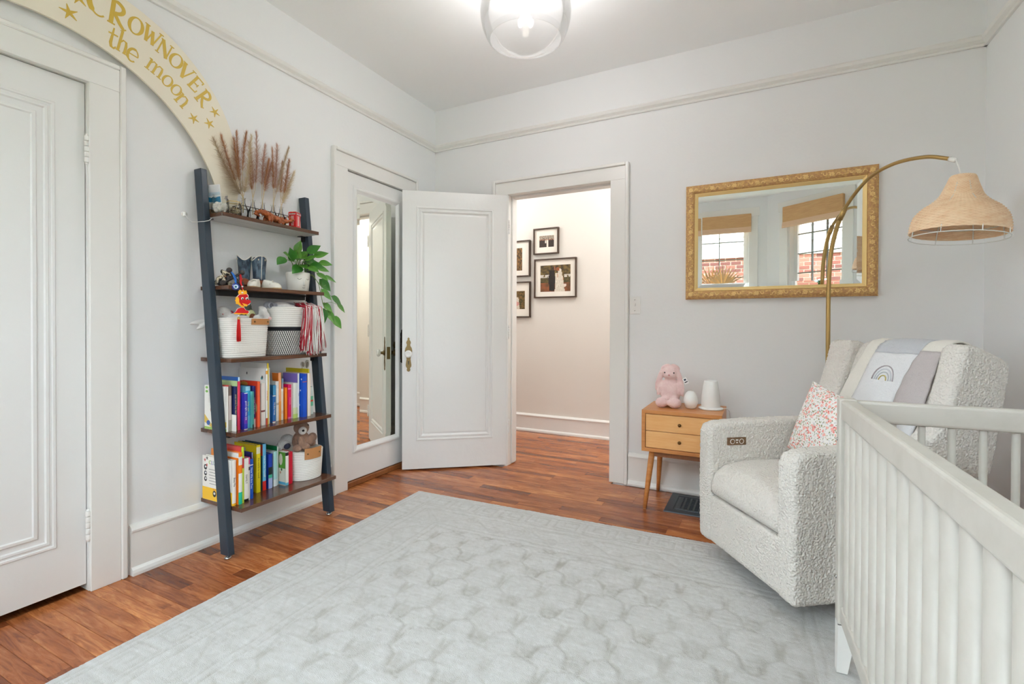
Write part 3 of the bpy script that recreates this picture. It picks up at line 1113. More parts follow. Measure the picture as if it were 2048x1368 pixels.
# ------------------------------------------------------------------ books
def book(label, xs, y0, y1, h, z, depth, spine, cover, bands=(), title=None, tcol=(1, 1, 1), group='books', art=None, back_low=None, tsize=None, mode='hard', lean=0.0):
    """spine faces the room (+x) at xs, left cover faces -y; bands [(lo, hi, colour)] on the spine (fractions of h)"""
    w = y1 - y0
    xb = max(xs - depth, .006)
    t = thing('book', ((xs + xb) / 2, (y0 + y1) / 2, z), label, 'book', group)
    th = min(.0022, w * .22)
    m = MB()
    # left cover, right cover, spine as one folded case
    hb = (back_low or h)
    m.box(xb, xs, y0, y0 + th, z + .0003, z + h, col=cover)
    m.box(xb, xs, y1 - th, y1, z + .0003, z + h, col=cover)
    n = max(1, len(bands))
    cuts = sorted({0.0, 1.0} | {b[0] for b in bands} | {b[1] for b in bands})
    for lo, hi in zip(cuts[:-1], cuts[1:]):
        cc = spine
        for b in bands:
            if b[0] <= lo + 1e-6 and b[1] >= hi - 1e-6:
                cc = b[2]
        sg = 4
        prv = None
        for q in range(sg):      # slightly rounded spine
            a0_, a1_ = q / sg, (q + 1) / sg
            f = lambda a: (xs + .0022 * math.sin(PI * a), y0 + w * a)
            (xa_, ya_), (xb_, yb_) = f(a0_), f(a1_)
            m.prism([(xs - th, ya_), (xa_, ya_), (xb_, yb_), (xs - th, yb_)], z + .0003 + lo * (h - .0003), z + hi * h, None, 0, cc)
    case = build(m, 'cover', PRINT, t)
    p = MB()
    p.box(xb + .003, xs - th - .0003, y0 + th + .0002, y1 - th - .0002, z + .003, z + h - .004, col=c(238, 234, 224))
    build(p, 'pages', PRINT, t)
    d = MB()
    if title:
        L = h * .72
        sz = tsize or min(w * .62, .013)
        Q = frame((xs + .0023, (y0 + y1) / 2, z + h * .52), (0, 0, -1), (0, 1, 0), (1, 0, 0))
        d.text(title, sz, Q, .0003, col=tcol)
    if art:
        F = frame((0, y0 - .0002, z), (1, 0, 0), (0, 0, 1), (0, -1, 0))     # (x, height) on the left cover
        art(d, F, xb, xs, h)
    if d.v:
        build(d, 'print', PRINT, case)
    return t


def blob(d, F, x, y, rx, ry, col, n=12, k=0):
    d.prism([(x + rx * math.cos(2 * PI * i / n), y + ry * math.sin(2 * PI * i / n)) for i in range(n)], 0, .0003 + .0001 * k, F, 0, col)


def rectp(d, F, x0, x1, y0, y1, col, k=0):
    d.prism([(x0, y0), (x1, y0), (x1, y1), (x0, y1)], 0, .0003 + .0001 * k, F, 0, col)


def art_sticker(cols, n, seed):
    def f(d, F, xb, xs, h):
        r = random.Random(seed)
        for i in range(n):
            blob(d, F, r.uniform(xb + .02, xs - .02), r.uniform(h * .35, h * .93), r.uniform(.004, .009), r.uniform(.004, .009), r.choice(cols), 6, i % 3)
    return f


def art_lines(d, F, xb, xs, h):
    for i in range(9):
        rectp(d, F, xb + .03, xs - .05 - .01 * (i % 3), h * (.9 - .035 * i), h * (.9 - .035 * i) + .0022, c(196, 194, 190))
    blob(d, F, xb + .055, h * .46, .010, .016, c(176, 92, 70))
    d.prism([(xb, h * .34), (xb + .05, h * .14), (xs, h * .22), (xs, h * .10), (xb + .05, h * .06), (xb, h * .16)], 0, .0004, F, 0, c(224, 190, 84))
    blob(d, F, xb + .03, h * .15, .014, .012, c(58, 96, 170), 9, 2)
    rectp(d, F, xb, xs, 0.001, h * .06, c(160, 196, 96), 1)
    for q in (.95, .86):
        blob(d, F, xb + .018, h * q, .010, .006, c(130, 186, 84), 7, 2)


def art_clu(d, F, xb, xs, h):
    rectp(d, F, xb, xs, 0.001, h * .29, c(248, 196, 40), 0)
    for i, (q, s_) in enumerate(((.74, 1), (.60, .9), (.47, .9))):
        blob(d, F, xb + .024, h * q, .012 * s_, .013 * s_, c(38, 36, 40), 14, 1)
        blob(d, F, xb + .026, h * q + .002, .006, .005, c(240, 240, 240), 10, 2)
    rectp(d, F, xb + .032, xb + .038, h * .76, h * .82, c(200, 60, 50), 3)
    for q, col in ((.90, c(206, 70, 66)), (.95, c(60, 60, 64))):
        F2 = F @ T(xb + (.020 if q < .94 else .036), h * q, 0)
        for k in range(5):
            a = PI / 2 + k * 2 * PI / 5
            d.ribbon([(0, 0), (.009 * math.cos(a), .009 * math.sin(a))], [.005, .001], 0, .0004, F2, 0, col)
    for ch, col, x in (('C', c(150, 190, 70), .058), ('L', c(150, 140, 200), .074), ('U', c(120, 170, 170), .090)):
        d.text(ch, .026, F @ T(xb + x, h * .86, .0002), .0004, col=col)
    for i in range(6):
        rectp(d, F, xb + .05 + .004 * (i % 2), xs - .06 - .012 * (i % 3), h * (.70 - .065 * i), h * (.70 - .065 * i) + .0022, c(120, 118, 116))
    blob(d, F, xb + .092, h * .17, .013, .015, c(44, 40, 44), 14, 2)
    blob(d, F, xb + .092, h * .178, .007, .006, c(245, 245, 245), 10, 3)
    for k in range(3):
        d.ribbon([(xb + .084 + .008 * k, h * .25), (xb + .082 + .010 * k, h * .29)], [.004, .001], 0, .0005, F, 0, c(226, 84, 40))


def art_moonhalf(d, F, xb, xs, h):
    pts = [(xs - .0005, h * .992)] + [(xs - .050 * math.sin(PI / 2 * k / 12), h * .992 - .092 * math.cos(PI / 2 * k / 12)) for k in range(13)]
    d.prism(pts, 0, .0004, F, 0, c(240, 128, 44))


def art_stars(d, F, xb, xs, h):
    for x, q in ((.85, .88), (.4, .78), (.72, .62), (.45, .38), (.6, .28), (.2, .6), (.25, .9)):
        blob(d, F, xb + (xs - xb) * x, h * q, .0042, .0046, c(240, 244, 255), 8)


def art_green(d, F, xb, xs, h):
    rectp(d, F, xb + .004, xs - .002, h * .5, h * .98, c(86, 150, 44))
    blob(d, F, xb + .02, h * .76, .014, .03, c(206, 196, 180), 12, 1)
    blob(d, F, xb + .026, h * .46, .006, .007, c(70, 110, 60), 10, 1)
    blob(d, F, xb + .018, h * .37, .004, .007, c(186, 130, 90), 10, 1)
    rectp(d, F, xb + .004, xs - .002, h * .02, h * .10, c(90, 178, 214), 1)


def art_purple(d, F, xb, xs, h):
    rectp(d, F, xb, xs - .004, h * .55, h * .995, c(134, 112, 196))


def art_redgold(d, F, xb, xs, h):
    blob(d, F, xb + .03, h * .93, .03, .012, c(214, 150, 60), 12)
    blob(d, F, xs - .012, h * .42, .010, .022, c(196, 160, 110), 10, 1)


def art_bands(bands):
    def f(d, F, xb, xs, h):
        for k, (lo, hi, col) in enumerate(bands):
            rectp(d, F, xb, xs, max(h * lo, .001), h * hi, col, k % 3)
    return f


def art_house(d, F, xb, xs, h):
    blob(d, F, xb + .075, h * .885, .014, .010, c(200, 206, 200), 9)
    rectp(d, F, xb + .074, xb + .076, h * .89, h * .95, c(70, 70, 70), 1)


Wh, Cr = c(240, 238, 232), c(236, 224, 206)
G4, G5 = 'books on the second lowest shelf board', 'books on the lowest shelf board'
z4, z5 = SZ[3], SZ[4]
B4 = [
    ('white picture book with a gold ribbon and green grass, leftmost of its row', .196, -1.8515, -1.8425, .205, .165, Wh, Wh, [], None, Wh, art_lines),
    ('coral picture book with a tree photo spine next to the gold ribbon book', .197, -1.842, -1.828, .210, .13, c(196, 180, 176), c(226, 92, 84), [(.0, .25, c(150, 144, 130)), (.78, 1, c(110, 92, 84))], None, Wh, None),
    ('thin white booklet standing low beside the navy book', .223, -1.8275, -1.8225, .075, .05, Wh, Wh, [], None, Wh, None),
    ('navy book lettered in gold with an olive foot on its spine', .203, -1.822, -1.806, .203, .14, c(28, 44, 100), c(28, 44, 100), [(0, .10, c(150, 140, 40))], 'AND SAVE THE FIRST SONG', c(196, 180, 130), None),
    ('crimson book with a pale green cover behind the navy book', .206, -1.8055, -1.7925, .226, .16, c(232, 56, 92), c(196, 222, 160), [], None, Wh, art_bands([(.0, .5, c(226, 64, 84))])),
    ('tall bright blue picture book behind the crimson book', .190, -1.792, -1.784, .243, .18, c(186, 212, 236), c(30, 98, 186), [(.86, .9, c(40, 40, 50))], None, Wh, None),
    ('short indigo book with white spine lettering and white top', .221, -1.7835, -1.766, .170, .13, c(52, 50, 178), c(52, 50, 178), [(.985, 1, Wh), (.16, .34, c(98, 44, 170)), (0, .015, Wh)], 'good night little one', Wh, None),
    ('wide sky blue book right of the short indigo book', .205, -1.7655, -1.742, .197, .15, c(64, 178, 222), c(120, 200, 232), [(.0, .3, c(110, 200, 232)), (.9, 1, c(150, 210, 236))], 'little star', c(220, 226, 160), None),
    ('thin teal book between sky blue and navy books', .221, -1.7415, -1.7345, .172, .12, c(64, 150, 140), c(110, 190, 180), [(.0, .1, c(20, 40, 40))], None, Wh, None),
    ('navy book with pink and white spine lettering and a white foot', .210, -1.734, -1.7185, .196, .15, c(36, 44, 112), c(36, 44, 112), [(0, .2, c(232, 224, 224)), (.2, .23, c(210, 60, 80))], 'I LOVE YOUR nose', c(240, 190, 210), None),
    ('red orange book with a gilded cover in the middle of its row', .222, -1.718, -1.703, .217, .13, c(236, 96, 52), c(206, 58, 34), [], None, Wh, art_redgold),
    ('slim pale blue and white book right of the red orange book', .204, -1.7025, -1.689, .203, .15, c(214, 228, 232), c(176, 212, 226), [(.55, 1, c(176, 212, 226))], None, Wh, None),
    ('cream book with a thin red stripe on its spine', .208, -1.6885, -1.667, .204, .15, c(236, 228, 220), Wh, [(.32, .36, c(120, 60, 60))], None, Wh, None),
    ('tall white book with orange spine lettering and small stickers', .213, -1.6665, -1.6565, .275, .207, Wh, Wh, [(0, .12, c(206, 80, 60)), (.9, .96, c(238, 160, 50))], 'ANIMAL FRIENDS', c(230, 110, 40), art_sticker([c(70, 170, 170), c(60, 110, 110), c(60, 60, 60), c(150, 150, 160), c(70, 80, 130), c(206, 110, 70)], 9, 4)),
    ('tallest white book with a yellow spine behind the sticker book', .207, -1.656, -1.6465, .300, .20, c(232, 206, 60), Wh, [], None, Wh, None),
    ('tall slim white spine right of the yellow spine', .199, -1.646, -1.635, .276, .16, Wh, c(214, 160, 140), [], None, Wh, None),
    ('tall light blue book behind the blue chapter books', .178, -1.6345, -1.620, .228, .12, c(120, 190, 226), c(120, 190, 226), [], None, Wh, None),
    ('low deep blue book with white spine lettering', .200, -1.6195, -1.604, .136, .10, c(38, 104, 176), c(38, 104, 176), [(.97, 1, Wh), (0, .04, Wh), (.04, .06, c(200, 70, 70))], 'The Blue Whale', Wh, None),
    ('mid blue book with white script on its spine', .180, -1.6035, -1.585, .184, .11, c(74, 150, 196), c(50, 120, 160), [(.0, .06, c(110, 180, 214))], 'Bedtime Stories', c(226, 236, 244), None),
    ('white board book with rounded speckled spine', .174, -1.5845, -1.566, .201, .12, Wh, Wh, [(.82, 1, c(228, 224, 220)), (.4, .46, c(200, 190, 180))], None, Wh, None),
    ('white book with a big orange disc on its cover', .172, -1.5655, -1.550, .244, .075, c(244, 172, 120), c(228, 226, 220), [(0, .4, c(244, 160, 70))], None, Wh, art_moonhalf),
    ('cream book with a white cap on its spine', .171, -1.5495, -1.537, .160, .10, Cr, Cr, [(.92, 1, Wh), (.2, .3, c(232, 200, 180))], None, Wh, None),
    ('slim grey blue book standing behind the cream book', .160, -1.5365, -1.528, .210, .11, c(190, 180, 196), c(180, 196, 214), [(.9, 1, c(130, 170, 200))], None, Wh, None),
    ('plain orange book left of the magenta book', .171, -1.5275, -1.513, .163, .10, c(250, 134, 24), c(250, 134, 24), [], None, Wh, None),
    ('magenta book speckled with pink on its spine', .176, -1.5125, -1.4935, .177, .11, c(226, 18, 92), c(226, 18, 92), [(.86, .9, c(240, 120, 170)), (0, .05, c(240, 120, 170))], 'PINKER', c(244, 120, 170), None),
    ('wide white book with a spring green foot on its spine', .188, -1.493, -1.463, .183, .12, c(228, 230, 222), c(228, 230, 222), [(0, .12, c(190, 216, 120)), (.12, .3, c(214, 224, 180))], None, Wh, None),
    ('lavender picture book with a white spine', .187, -1.4625, -1.4525, .232, .115, c(238, 240, 246), c(216, 210, 232), [], 'Dream', c(90, 90, 150), art_purple),
    ('royal blue star book with a colourful edge', .205, -1.447, -1.420, .228, .058, c(20, 84, 206), c(20, 84, 206), [(.81, .825, c(200, 90, 70)), (.94, 1, c(20, 70, 190))], None, Wh, art_stars),
    ('pale peach book with a cream spine', .203, -1.4145, -1.394, .229, .190, c(240, 228, 214), c(236, 214, 200), [], None, Wh, None),
    ('yellow topped book standing tall behind the peach book', .184, -1.3935, -1.386, .250, .19, c(224, 204, 40), c(226, 206, 30), [], None, Wh, None),
    ('slim pale blue book near the right rail', .178, -1.3855, -1.3745, .185, .12, c(196, 214, 222), c(196, 214, 222), [], None, Wh, None),
    ('teal and white book with a red dot, rightmost of its row', .170, -1.374, -1.349, .150, .11, c(212, 226, 224), c(150, 200, 190), [(.3, .66, c(110, 196, 160)), (.46, .52, c(206, 70, 40))], None, Wh, None),
]
for r in B4:
    book(r[0], r[1], r[2], r[3], r[4], z4, r[5], r[6], r[7], r[8], r[9], r[10], G4, r[11])
B5 = [
    ('white and yellow activity book with cartoon creatures, leftmost of its row', .236, -1.8515, -1.833, .205, .222, Wh, Wh, [(0, .05, c(236, 180, 40))], 'Bizzy Me', c(40, 40, 44), art_clu),
    ('small orange edged card book peeping above the activity book', .150, -1.8325, -1.828, .236, .10, c(230, 130, 40), c(228, 140, 60), [], None, Wh, None),
    ('orange picture book with white and teal spine bands', .246, -1.8275, -1.810, .236, .165, c(250, 132, 24), c(250, 132, 24), [(0, .235, c(28, 196, 160)), (.235, .6, Wh), (.76, .92, Wh)], None, Wh, art_bands([(.90, .995, Wh)])),
    ('tall coral red book with a lime spine', .240, -1.8095, -1.797, .258, .20, c(200, 224, 60), c(232, 82, 76), [(.62, .8, c(206, 50, 50))], None, Wh, art_bands([(.90, .905, c(200, 60, 60))])),
    ('white book with a yellow lower half and grey top', .236, -1.7965, -1.772, .200, .052, Wh, c(206, 204, 200), [(0, .06, c(30, 30, 30))], 'FAMILY', c(90, 90, 90), art_bands([(.0, .72, c(232, 210, 20)), (.72, .99, c(204, 202, 198))])),
    ('slim white book with a pink top beside the yellow one', .231, -1.7715, -1.762, .200, .12, c(230, 224, 220), c(226, 60, 120), [(.84, 1, c(230, 70, 130)), (.70, .78, c(60, 40, 40))], None, Wh, None),
    ('cobalt blue book with white lettering on its spine', .225, -1.7615, -1.741, .188, .12, c(20, 84, 190), c(150, 40, 110), [(.84, .86, Wh), (.0, .12, c(20, 84, 190))], 'Now We Are Two', c(200, 220, 250), None),
    ('pale blue white book right of the cobalt book', .192, -1.7405, -1.722, .166, .11, c(214, 226, 230), c(206, 220, 226), [(.9, .98, c(60, 60, 60))], None, Wh, None),
    ('indigo picture book in front of the yellow book', .172, -1.7125, -1.706, .202, .145, c(160, 170, 210), c(66, 72, 170), [], None, Wh, art_bands([(0, .2, c(196, 40, 60)), (.86, .875, c(50, 56, 140))])),
    ('tall bright yellow picture book with a sailing boat', .176, -1.6905, -1.669, .232, .17, c(244, 224, 24), c(244, 224, 24), [(.82, .96, c(240, 236, 200))], 'the world is round', c(120, 110, 30), art_house),
    ('light blue rhyme book with a red foot on its spine', .172, -1.6545, -1.636, .230, .16, c(104, 190, 234), c(20, 84, 110), [(0, .2, c(220, 44, 40))], 'Wish for You Yourself', Wh, art_bands([(.75, .98, c(190, 60, 40))])),
    ('blue and black book with a lavender foot', .172, -1.6225, -1.601, .172, .09, c(20, 60, 176), c(20, 60, 176), [(0, .3, c(170, 186, 232)), (.3, .4, c(60, 180, 150)), (.4, .62, c(16, 40, 40))], None, Wh, None),
    ('pale aqua book beside the blue and black book', .166, -1.5905, -1.570, .177, .09, c(176, 222, 222), c(210, 222, 222), [(0, .2, c(222, 230, 232))], None, Wh, None),
    ('tall dark green book behind the nature book', .160, -1.5655, -1.558, .197, .10, c(220, 230, 226), c(16, 124, 70), [], None, Wh, None),
    ('green and white nature book with a bird on its cover', .207, -1.552, -1.534, .172, .056, c(236, 234, 226), c(226, 222, 208), [(.88, .98, c(30, 30, 30)), (0, .08, c(100, 186, 214))], None, Wh, art_green),
    ('plain red book beside the white rope basket', .200, -1.529, -1.505, .164, .08, c(206, 12, 44), c(214, 20, 52), [], None, Wh, None),
]
for r in B5:
    book(r[0], r[1], r[2], r[3], r[4], z5, r[5], r[6], r[7], r[8], r[9], r[10], G5, r[11])

# ------------------------------------------------------------------ top shelf
z1 = SZ[0]
# beach photo card
t = thing('photo_card', (.05, -1.835, z1), 'beach photo card leaning against the left rail of the top board', 'card')
Q = frame((.012, -1.838, z1 + .001), Vector((.93, .37, 0)).normalized(), Vector((-.37, .93, 0)).normalized(), (0, 0, 1)) @ R(.10, 'X') @ R(-.06, 'Y')
m = MB()
m.box(0, .095, -.006, 0, 0, .135, Q, bev=.0005)
build(m, 'card_block', mat('card_white', c(238, 240, 240), .5), t)
m = MB()
F = Q @ frame((0, -.0062, 0), (1, 0, 0), (0, 0, 1), (0, -1, 0))
rectp(m, F, .012, .094, .004, .132, c(226, 228, 230), 0)
rectp(m, F, .012, .094, .078, .100, c(196, 214, 226), 1)
m.prism([(.012, .062), (.094, .046), (.094, .078), (.05, .082), (.012, .088)], 0, .0006, F, 0, c(40, 130, 176))
m.prism([(.03, .082), (.06, .072), (.094, .082), (.094, .086), (.06, .086)], 0, .0007, F, 0, c(236, 240, 242))
rectp(m, F, .012, .094, .030, .050, c(222, 214, 200), 2)
m.prism([(.02, .004), (.094, .004), (.094, .020), (.02, .026)], 0, .0006, F, 0, c(176, 142, 104))
m.prism([(.012, .088), (.03, .083), (.03, .090), (.012, .098)], 0, .0007, F, 0, c(60, 130, 90))
build(m, 'print', PRINT, t)


def jar(x, y, r, h, label, fill):
    t = thing('glass_jar', (x, y, z1), label, 'jar')
    m = MB()
    m.lathe([(r * .82, 0), (r, .008), (r, h * .72), (r * .80, h * .84), (r * .80, h * .88), (r * .86, h * .9), (r * .82, h * .93), (r * .86, h * .96), (r * .84, h)], 24, T(x, y, z1 + .0005), cap=False)
    build(m, 'glass', GLASSJ, t)
    f = MB()
    r_ = random.Random(int(1000 * r))
    for k in range(90):
        a, q, zz = r_.uniform(0, 2 * PI), r * .62 * math.sqrt(r_.random()), r_.uniform(.014, h * .52)
        p = Vector((x + q * math.cos(a), y + q * math.sin(a), z1 + zz))
        if fill == 'cotton':
            f.ell(p, (.010, .010, .009), seg=7, rings=5, col=c(236, 234, 228))
        else:
            d = Vector((r_.uniform(-1, 1), r_.uniform(-1, 1), r_.uniform(-.3, .3))) * .012
            f.tube([p - d, p, p + d], .0012, 4, col=r_.choice((c(196, 180, 140), c(222, 208, 176), c(120, 96, 66))))
    o = build(f, 'filling', CLOTH, t)
    o['kind'] = 'stuff'
    return t


jar(.105, -1.822, .036, .092, 'clear preserve jar filled with white cotton, left on the top board', 'cotton')
tj = jar(.118, -1.765, .033, .078, 'smaller jar of dried petals tied with twine beside the cotton jar', 'dry')
m = MB()
for k in range(3):
    m.lathe([(.0285, -.0012), (.030, 0), (.0285, .0012)], 18, T(.118, -1.765, z1 + .064 + k * .0022), cap=False)
m.tube([(.150, -1.765, z1 + .068), (.156, -1.770, z1 + .05), (.152, -1.775, z1 + .03), (.154, -1.771, z1 + .012)], .0012, 5)
m.tube([(.149, -1.757, z1 + .066), (.156, -1.750, z1 + .05), (.153, -1.745, z1 + .036)], .0012, 5)
build(m, 'twine', mat('twine', c(208, 190, 146), .9), tj)

# wire tray holding five bud vases
BKx0, BKx1, BKy0, BKy1, BKh = .052, .118, -1.728, -1.452, .062
t = thing('wire_tray', (.085, -1.59, z1), 'low black wire tray holding the glass bud vases', 'tray')
WIRE = mat('black_wire', c(34, 32, 32), .5)
for zz, rr_ in ((z1 + BKh, .0018), (z1 + .003, .0016)):
    m = MB()
    m.tube([(BKx0, BKy0, zz), (BKx1, BKy0, zz), (BKx1, BKy1, zz), (BKx0, BKy1, zz)], rr_, 6, closed=True, smooth=False)
    build(m, 'wire_rim', WIRE, t)
for k in range(7):
    yy = BKy0 + (BKy1 - BKy0) * k / 6
    for x_ in (BKx0, BKx1):
        m = MB()
        m.tube([(x_, yy, z1 + .002), (x_, yy, z1 + BKh)], .0013, 5)
        build(m, 'wire_upright', WIRE, t)
m = MB()
m.box(BKx0 + .003, BKx1 - .003, BKy0 + .003, BKy1 - .003, z1 + .003, z1 + .005)
build(m, 'tray_bottom', WOODS2, t)
VY = [-1.695, -1.645, -1.590, -1.532, -1.484]
ORD = ('leftmost', 'second', 'middle', 'fourth', 'rightmost')
for k, yy in enumerate(VY):
    m = MB()
    zb = z1 + .0055
    m.lathe([(.018, 0), (.023, .004), (.0245, .028), (.022, .046), (.012, .066), (.0085, .078), (.0085, .096), (.013, .102), (.0135, .1035)], 18, T(.085, yy, zb), cap=False)
    build(m, 'bud_vase', GLASSJ, label='%s small glass bud vase in the wire tray' % (ORD[k] if ORD[k] in ('leftmost', 'rightmost') else ORD[k] + ' from the left, a'), cat='vase', group='bud vases in the wire tray')

PL = [((-1.699, 1.682), (-1.811, 1.936), 'pale', .030), ((-1.734, 1.767), (-1.775, 1.956), 'rust', .013), ((-1.712, 1.777), (-1.716, 1.964), 'rust', .012), ((-1.707, 1.813), (-1.698, 2.005), 'rust', .011),
      ((-1.703, 1.875), (-1.676, 2.0), 'rust', .010), ((-1.685, 1.70), (-1.662, 1.987), 'cream', .024), ((-1.648, 1.734), (-1.648, 1.868), 'rust', .013), ((-1.624, 1.775), (-1.645, 1.966), 'mauve', .015),
      ((-1.609, 1.779), (-1.617, 2.022), 'mauve', .014), ((-1.585, 1.799), (-1.54, 1.992), 'mauve', .013), ((-1.57, 1.807), (-1.543, 1.909), 'rust', .010), ((-1.565, 1.75), (-1.504, 1.911), 'mauve', .013),
      ((-1.522, 1.783), (-1.527, 1.969), 'rust', .010), ((-1.506, 1.79), (-1.486, 2.005), 'mauve', .016), ((-1.493, 1.80), (-1.421, 2.008), 'pale', .011), ((-1.472, 1.78), (-1.44, 1.93), 'rust', .011),
      ((-1.45, 1.775), (-1.413, 1.948), 'rust', .014), ((-1.451, 1.717), (-1.359, 1.901), 'cream', .013)]
PCOL = {'pale': (c(214, 196, 164), c(176, 150, 124)), 'rust': (c(158, 98, 62), c(206, 156, 116)), 'cream': (c(228, 214, 184), c(206, 188, 152)), 'mauve': (c(168, 116, 96), c(216, 180, 160))}
PWORD = ['far left', 'second', 'third', 'fourth', 'fifth', 'sixth', 'seventh', 'eighth', 'ninth', 'tenth', 'eleventh', 'twelfth', 'thirteenth', 'fourteenth', 'fifteenth', 'sixteenth', 'seventeenth', 'far right']
PV = [0, 0, 0, 0, 0, 0, 1, 1, 1, 2, 2, 2, 3, 3, 3, 4, 4, 4]
for k, (b, tp, kind, wd) in enumerate(PL):
    r_ = random.Random(40 + k)
    vy = VY[PV[k]] + r_.uniform(-.0035, .0035)
    xo = .085 + r_.uniform(-.0035, .0035)
    xt = .03 + r_.random() * .06
    xt = .10 if k == 5 else xt
    P0 = Vector((xo, vy, z1 + .035))
    P1 = Vector((xo, vy + (b[0] - vy) * .03, z1 + .112))
    P2 = Vector((xo * .5 + xt * .5, b[0], b[1]))
    P3 = Vector((xt, tp[0], tp[1]))

    def bez(u):
        return (1 - u) ** 2 * P1 + 2 * u * (1 - u) * (P2 * 1.0) + u * u * P3
    t = thing('pampas_stem', tuple(P0), '%s of the dried plumes above the top board, %s coloured' % (PWORD[k] if k in (0, 17) else PWORD[k] + ' from the left', kind), 'dried grass', 'dried plumes in the bud vases')
    m = MB()
    m.tube([P0, P1] + [bez(i / 8) for i in range(1, 9)], [.0011] * 10, 5)
    build(m, 'stem', mat('straw', c(208, 186, 140), .8), t)
    m = MB()
    ca, cb = PCOL[kind]
    nb = int((1000 if kind in ('cream', 'pale') else 680) * (1.0 + wd * 26))
    u0 = .22 if kind in ('cream', 'pale') else .34
    for i in range(nb):
        u = u0 + (1 - u0) * r_.random() ** .9
        p = bez(u)
        d = (bez(min(1, u + .02)) - bez(u - .02)).normalized()
        s_ = (u - u0) / (1 - u0)
        wloc = wd * 1.45 * (.30 + .95 * math.sin(PI * min(.97, .25 + s_ * .72)) ** .8)
        a = r_.uniform(0, 2 * PI)
        sd = d.cross(Vector((math.cos(a), math.sin(a), .3))).normalized()
        ln = r_.uniform(.15, 1.35) * wloc
        e = p + sd * ln + d * r_.uniform(.006, .026) + Vector((r_.gauss(0, .0025), r_.gauss(0, .0025), r_.gauss(0, .002)))
        w_ = d.cross(sd) * r_.uniform(.00028, .00055)
        q = r_.random()
        cc = tuple(ca[j] * q + cb[j] * (1 - q) for j in range(3))
        mid = (p + e) / 2 + sd * ln * .12
        m.add([p - w_, p + w_, mid + w_ * .8, mid - w_ * .8, e], [(0, 1, 2, 3), (3, 2, 4)], col=cc)
    o = build(m, 'plume', MATTE, t)
    o['kind'] = 'stuff'

# carved wooden crocodile
t = thing('carved_crocodile', (.142, -1.57, z1), 'carved orange brown wooden crocodile along the front of the top board', 'carving')
m = MB()
ya, yb_ = -1.668, -1.452
CW = mat('carved_wood', c(176, 92, 40), .4, var=(40, c(120, 56, 24), .35, .75, (1, 1, 1)), bump=('voronoi', 130, .0025))
for (u, zz, ry, rz, rx) in ((.03, .040, .016, .008, .011), (.10, .044, .016, .011, .013), (.18, .040, .020, .016, .016), (.30, .034, .026, .019, .018), (.42, .030, .026, .019, .019), (.55, .027, .026, .017, .018), (.66, .024, .022, .014, .015), (.76, .022, .018, .010, .011), (.85, .027, .015, .008, .008), (.93, .036, .013, .006, .006), (.985, .040, .010, .004, .004)):
    m.ell((.142 + .012 * math.sin(u * 9), ya + (yb_ - ya) * u, z1 + zz), (rx, ry, rz), seg=12, rings=8)
m.ell((.142, ya + .006, z1 + .026), (.009, .020, .005), seg=10, rings=6, rot=R(-.25, 'X'))
for u in (.25, .33, .58, .66):
    for s_ in (-1, 1):
        m.ell((.142 + s_ * .018 + .012 * math.sin(u * 9), ya + (yb_ - ya) * u, z1 + .014), (.008, .009, .0145), seg=9, rings=6)
for i in range(14):
    u = .16 + i * .055
    m.ell((.142 + .012 * math.sin(u * 9), ya + (yb_ - ya) * u, z1 + .048 - .020 * u * (1 if u < .8 else .3) + .004), (.003, .006, .008), seg=6, rings=5)
build(m, 'body', CW, t, mods=[m_remesh(.0026)])
for s_ in (-1, 1):
    m = MB()
    m.ell((.144 + s_ * .010, ya + .030, z1 + .055), (.004, .004, .004), seg=8, rings=6)
    build(m, 'eye', mat('dark_eye', c(30, 16, 10), .3), t)

# red telephone box bank
t = thing('telephone_box_bank', (.135, -1.452, z1), 'small red telephone box money bank at the right end of the top board', 'money box')
RED = mat('box_red', c(206, 22, 30), .3, coat=.4)
QB = T(.132, -1.437, z1) @ R(.35)
m = MB()
m.box(-.021, .021, -.021, .021, .0005, .068, QB, bev=.0015)
m.box(-.0225, .0225, -.0225, .0225, .0005, .008, QB, bev=.001)
m.box(-.023, .023, -.023, .023, .066, .078, QB, bev=.0015)
l = []
for k in range(5):
    q = k / 4
    s_ = .0225 * math.cos(q * 1.15)
    l.append([(x * s_, yy * s_, .078 + .010 * math.sin(q * 1.4)) for x, yy in ((-1, -1), (1, -1), (1, 1), (-1, 1))])
m.loops(l, QB)
build(m, 'body', RED, t)
for nx, ny in ((1, 0), (0, -1), (-1, 0), (0, 1)):
    a = math.atan2(ny, nx)
    F = QB @ R(a) @ frame((.0211, 0, 0), (0, 1, 0), (0, 0, 1), (1, 0, 0))
    d = MB()
    for j in range(7):
        for x0_, x1_ in ((-.0065, -.0012), (.0012, .0065)):
            d.box(x0_, x1_, .012 + j * .0075, .012 + j * .0075 + .0050, 0, .0006, F)
    build(d, 'window_panes', mat('box_white', c(232, 224, 220), .4), t)
    d = MB()
    d.box(-.018, .018, .0695, .0755, .0019, .0026, F)
    sgn = build(d, 'sign_strip', mat('box_white', c(232, 224, 220), .4), t)
    d = MB()
    d.text('TELEPHONE', .0058, F @ T(0, .0725, .0028), .0002)
    build(d, 'sign_lettering', mat('black', c(14, 12, 10), .6), sgn)
    d = MB()
    d.lathe([(.004, 0), (.0035, .001), (1e-5, .0012)], 10, F @ T(0, .0812, -.001) , cap=False)
    build(d, 'crown', mat('crown_gold', c(206, 160, 50), .4), t)

# ------------------------------------------------------------------ second board
z2 = SZ[1]
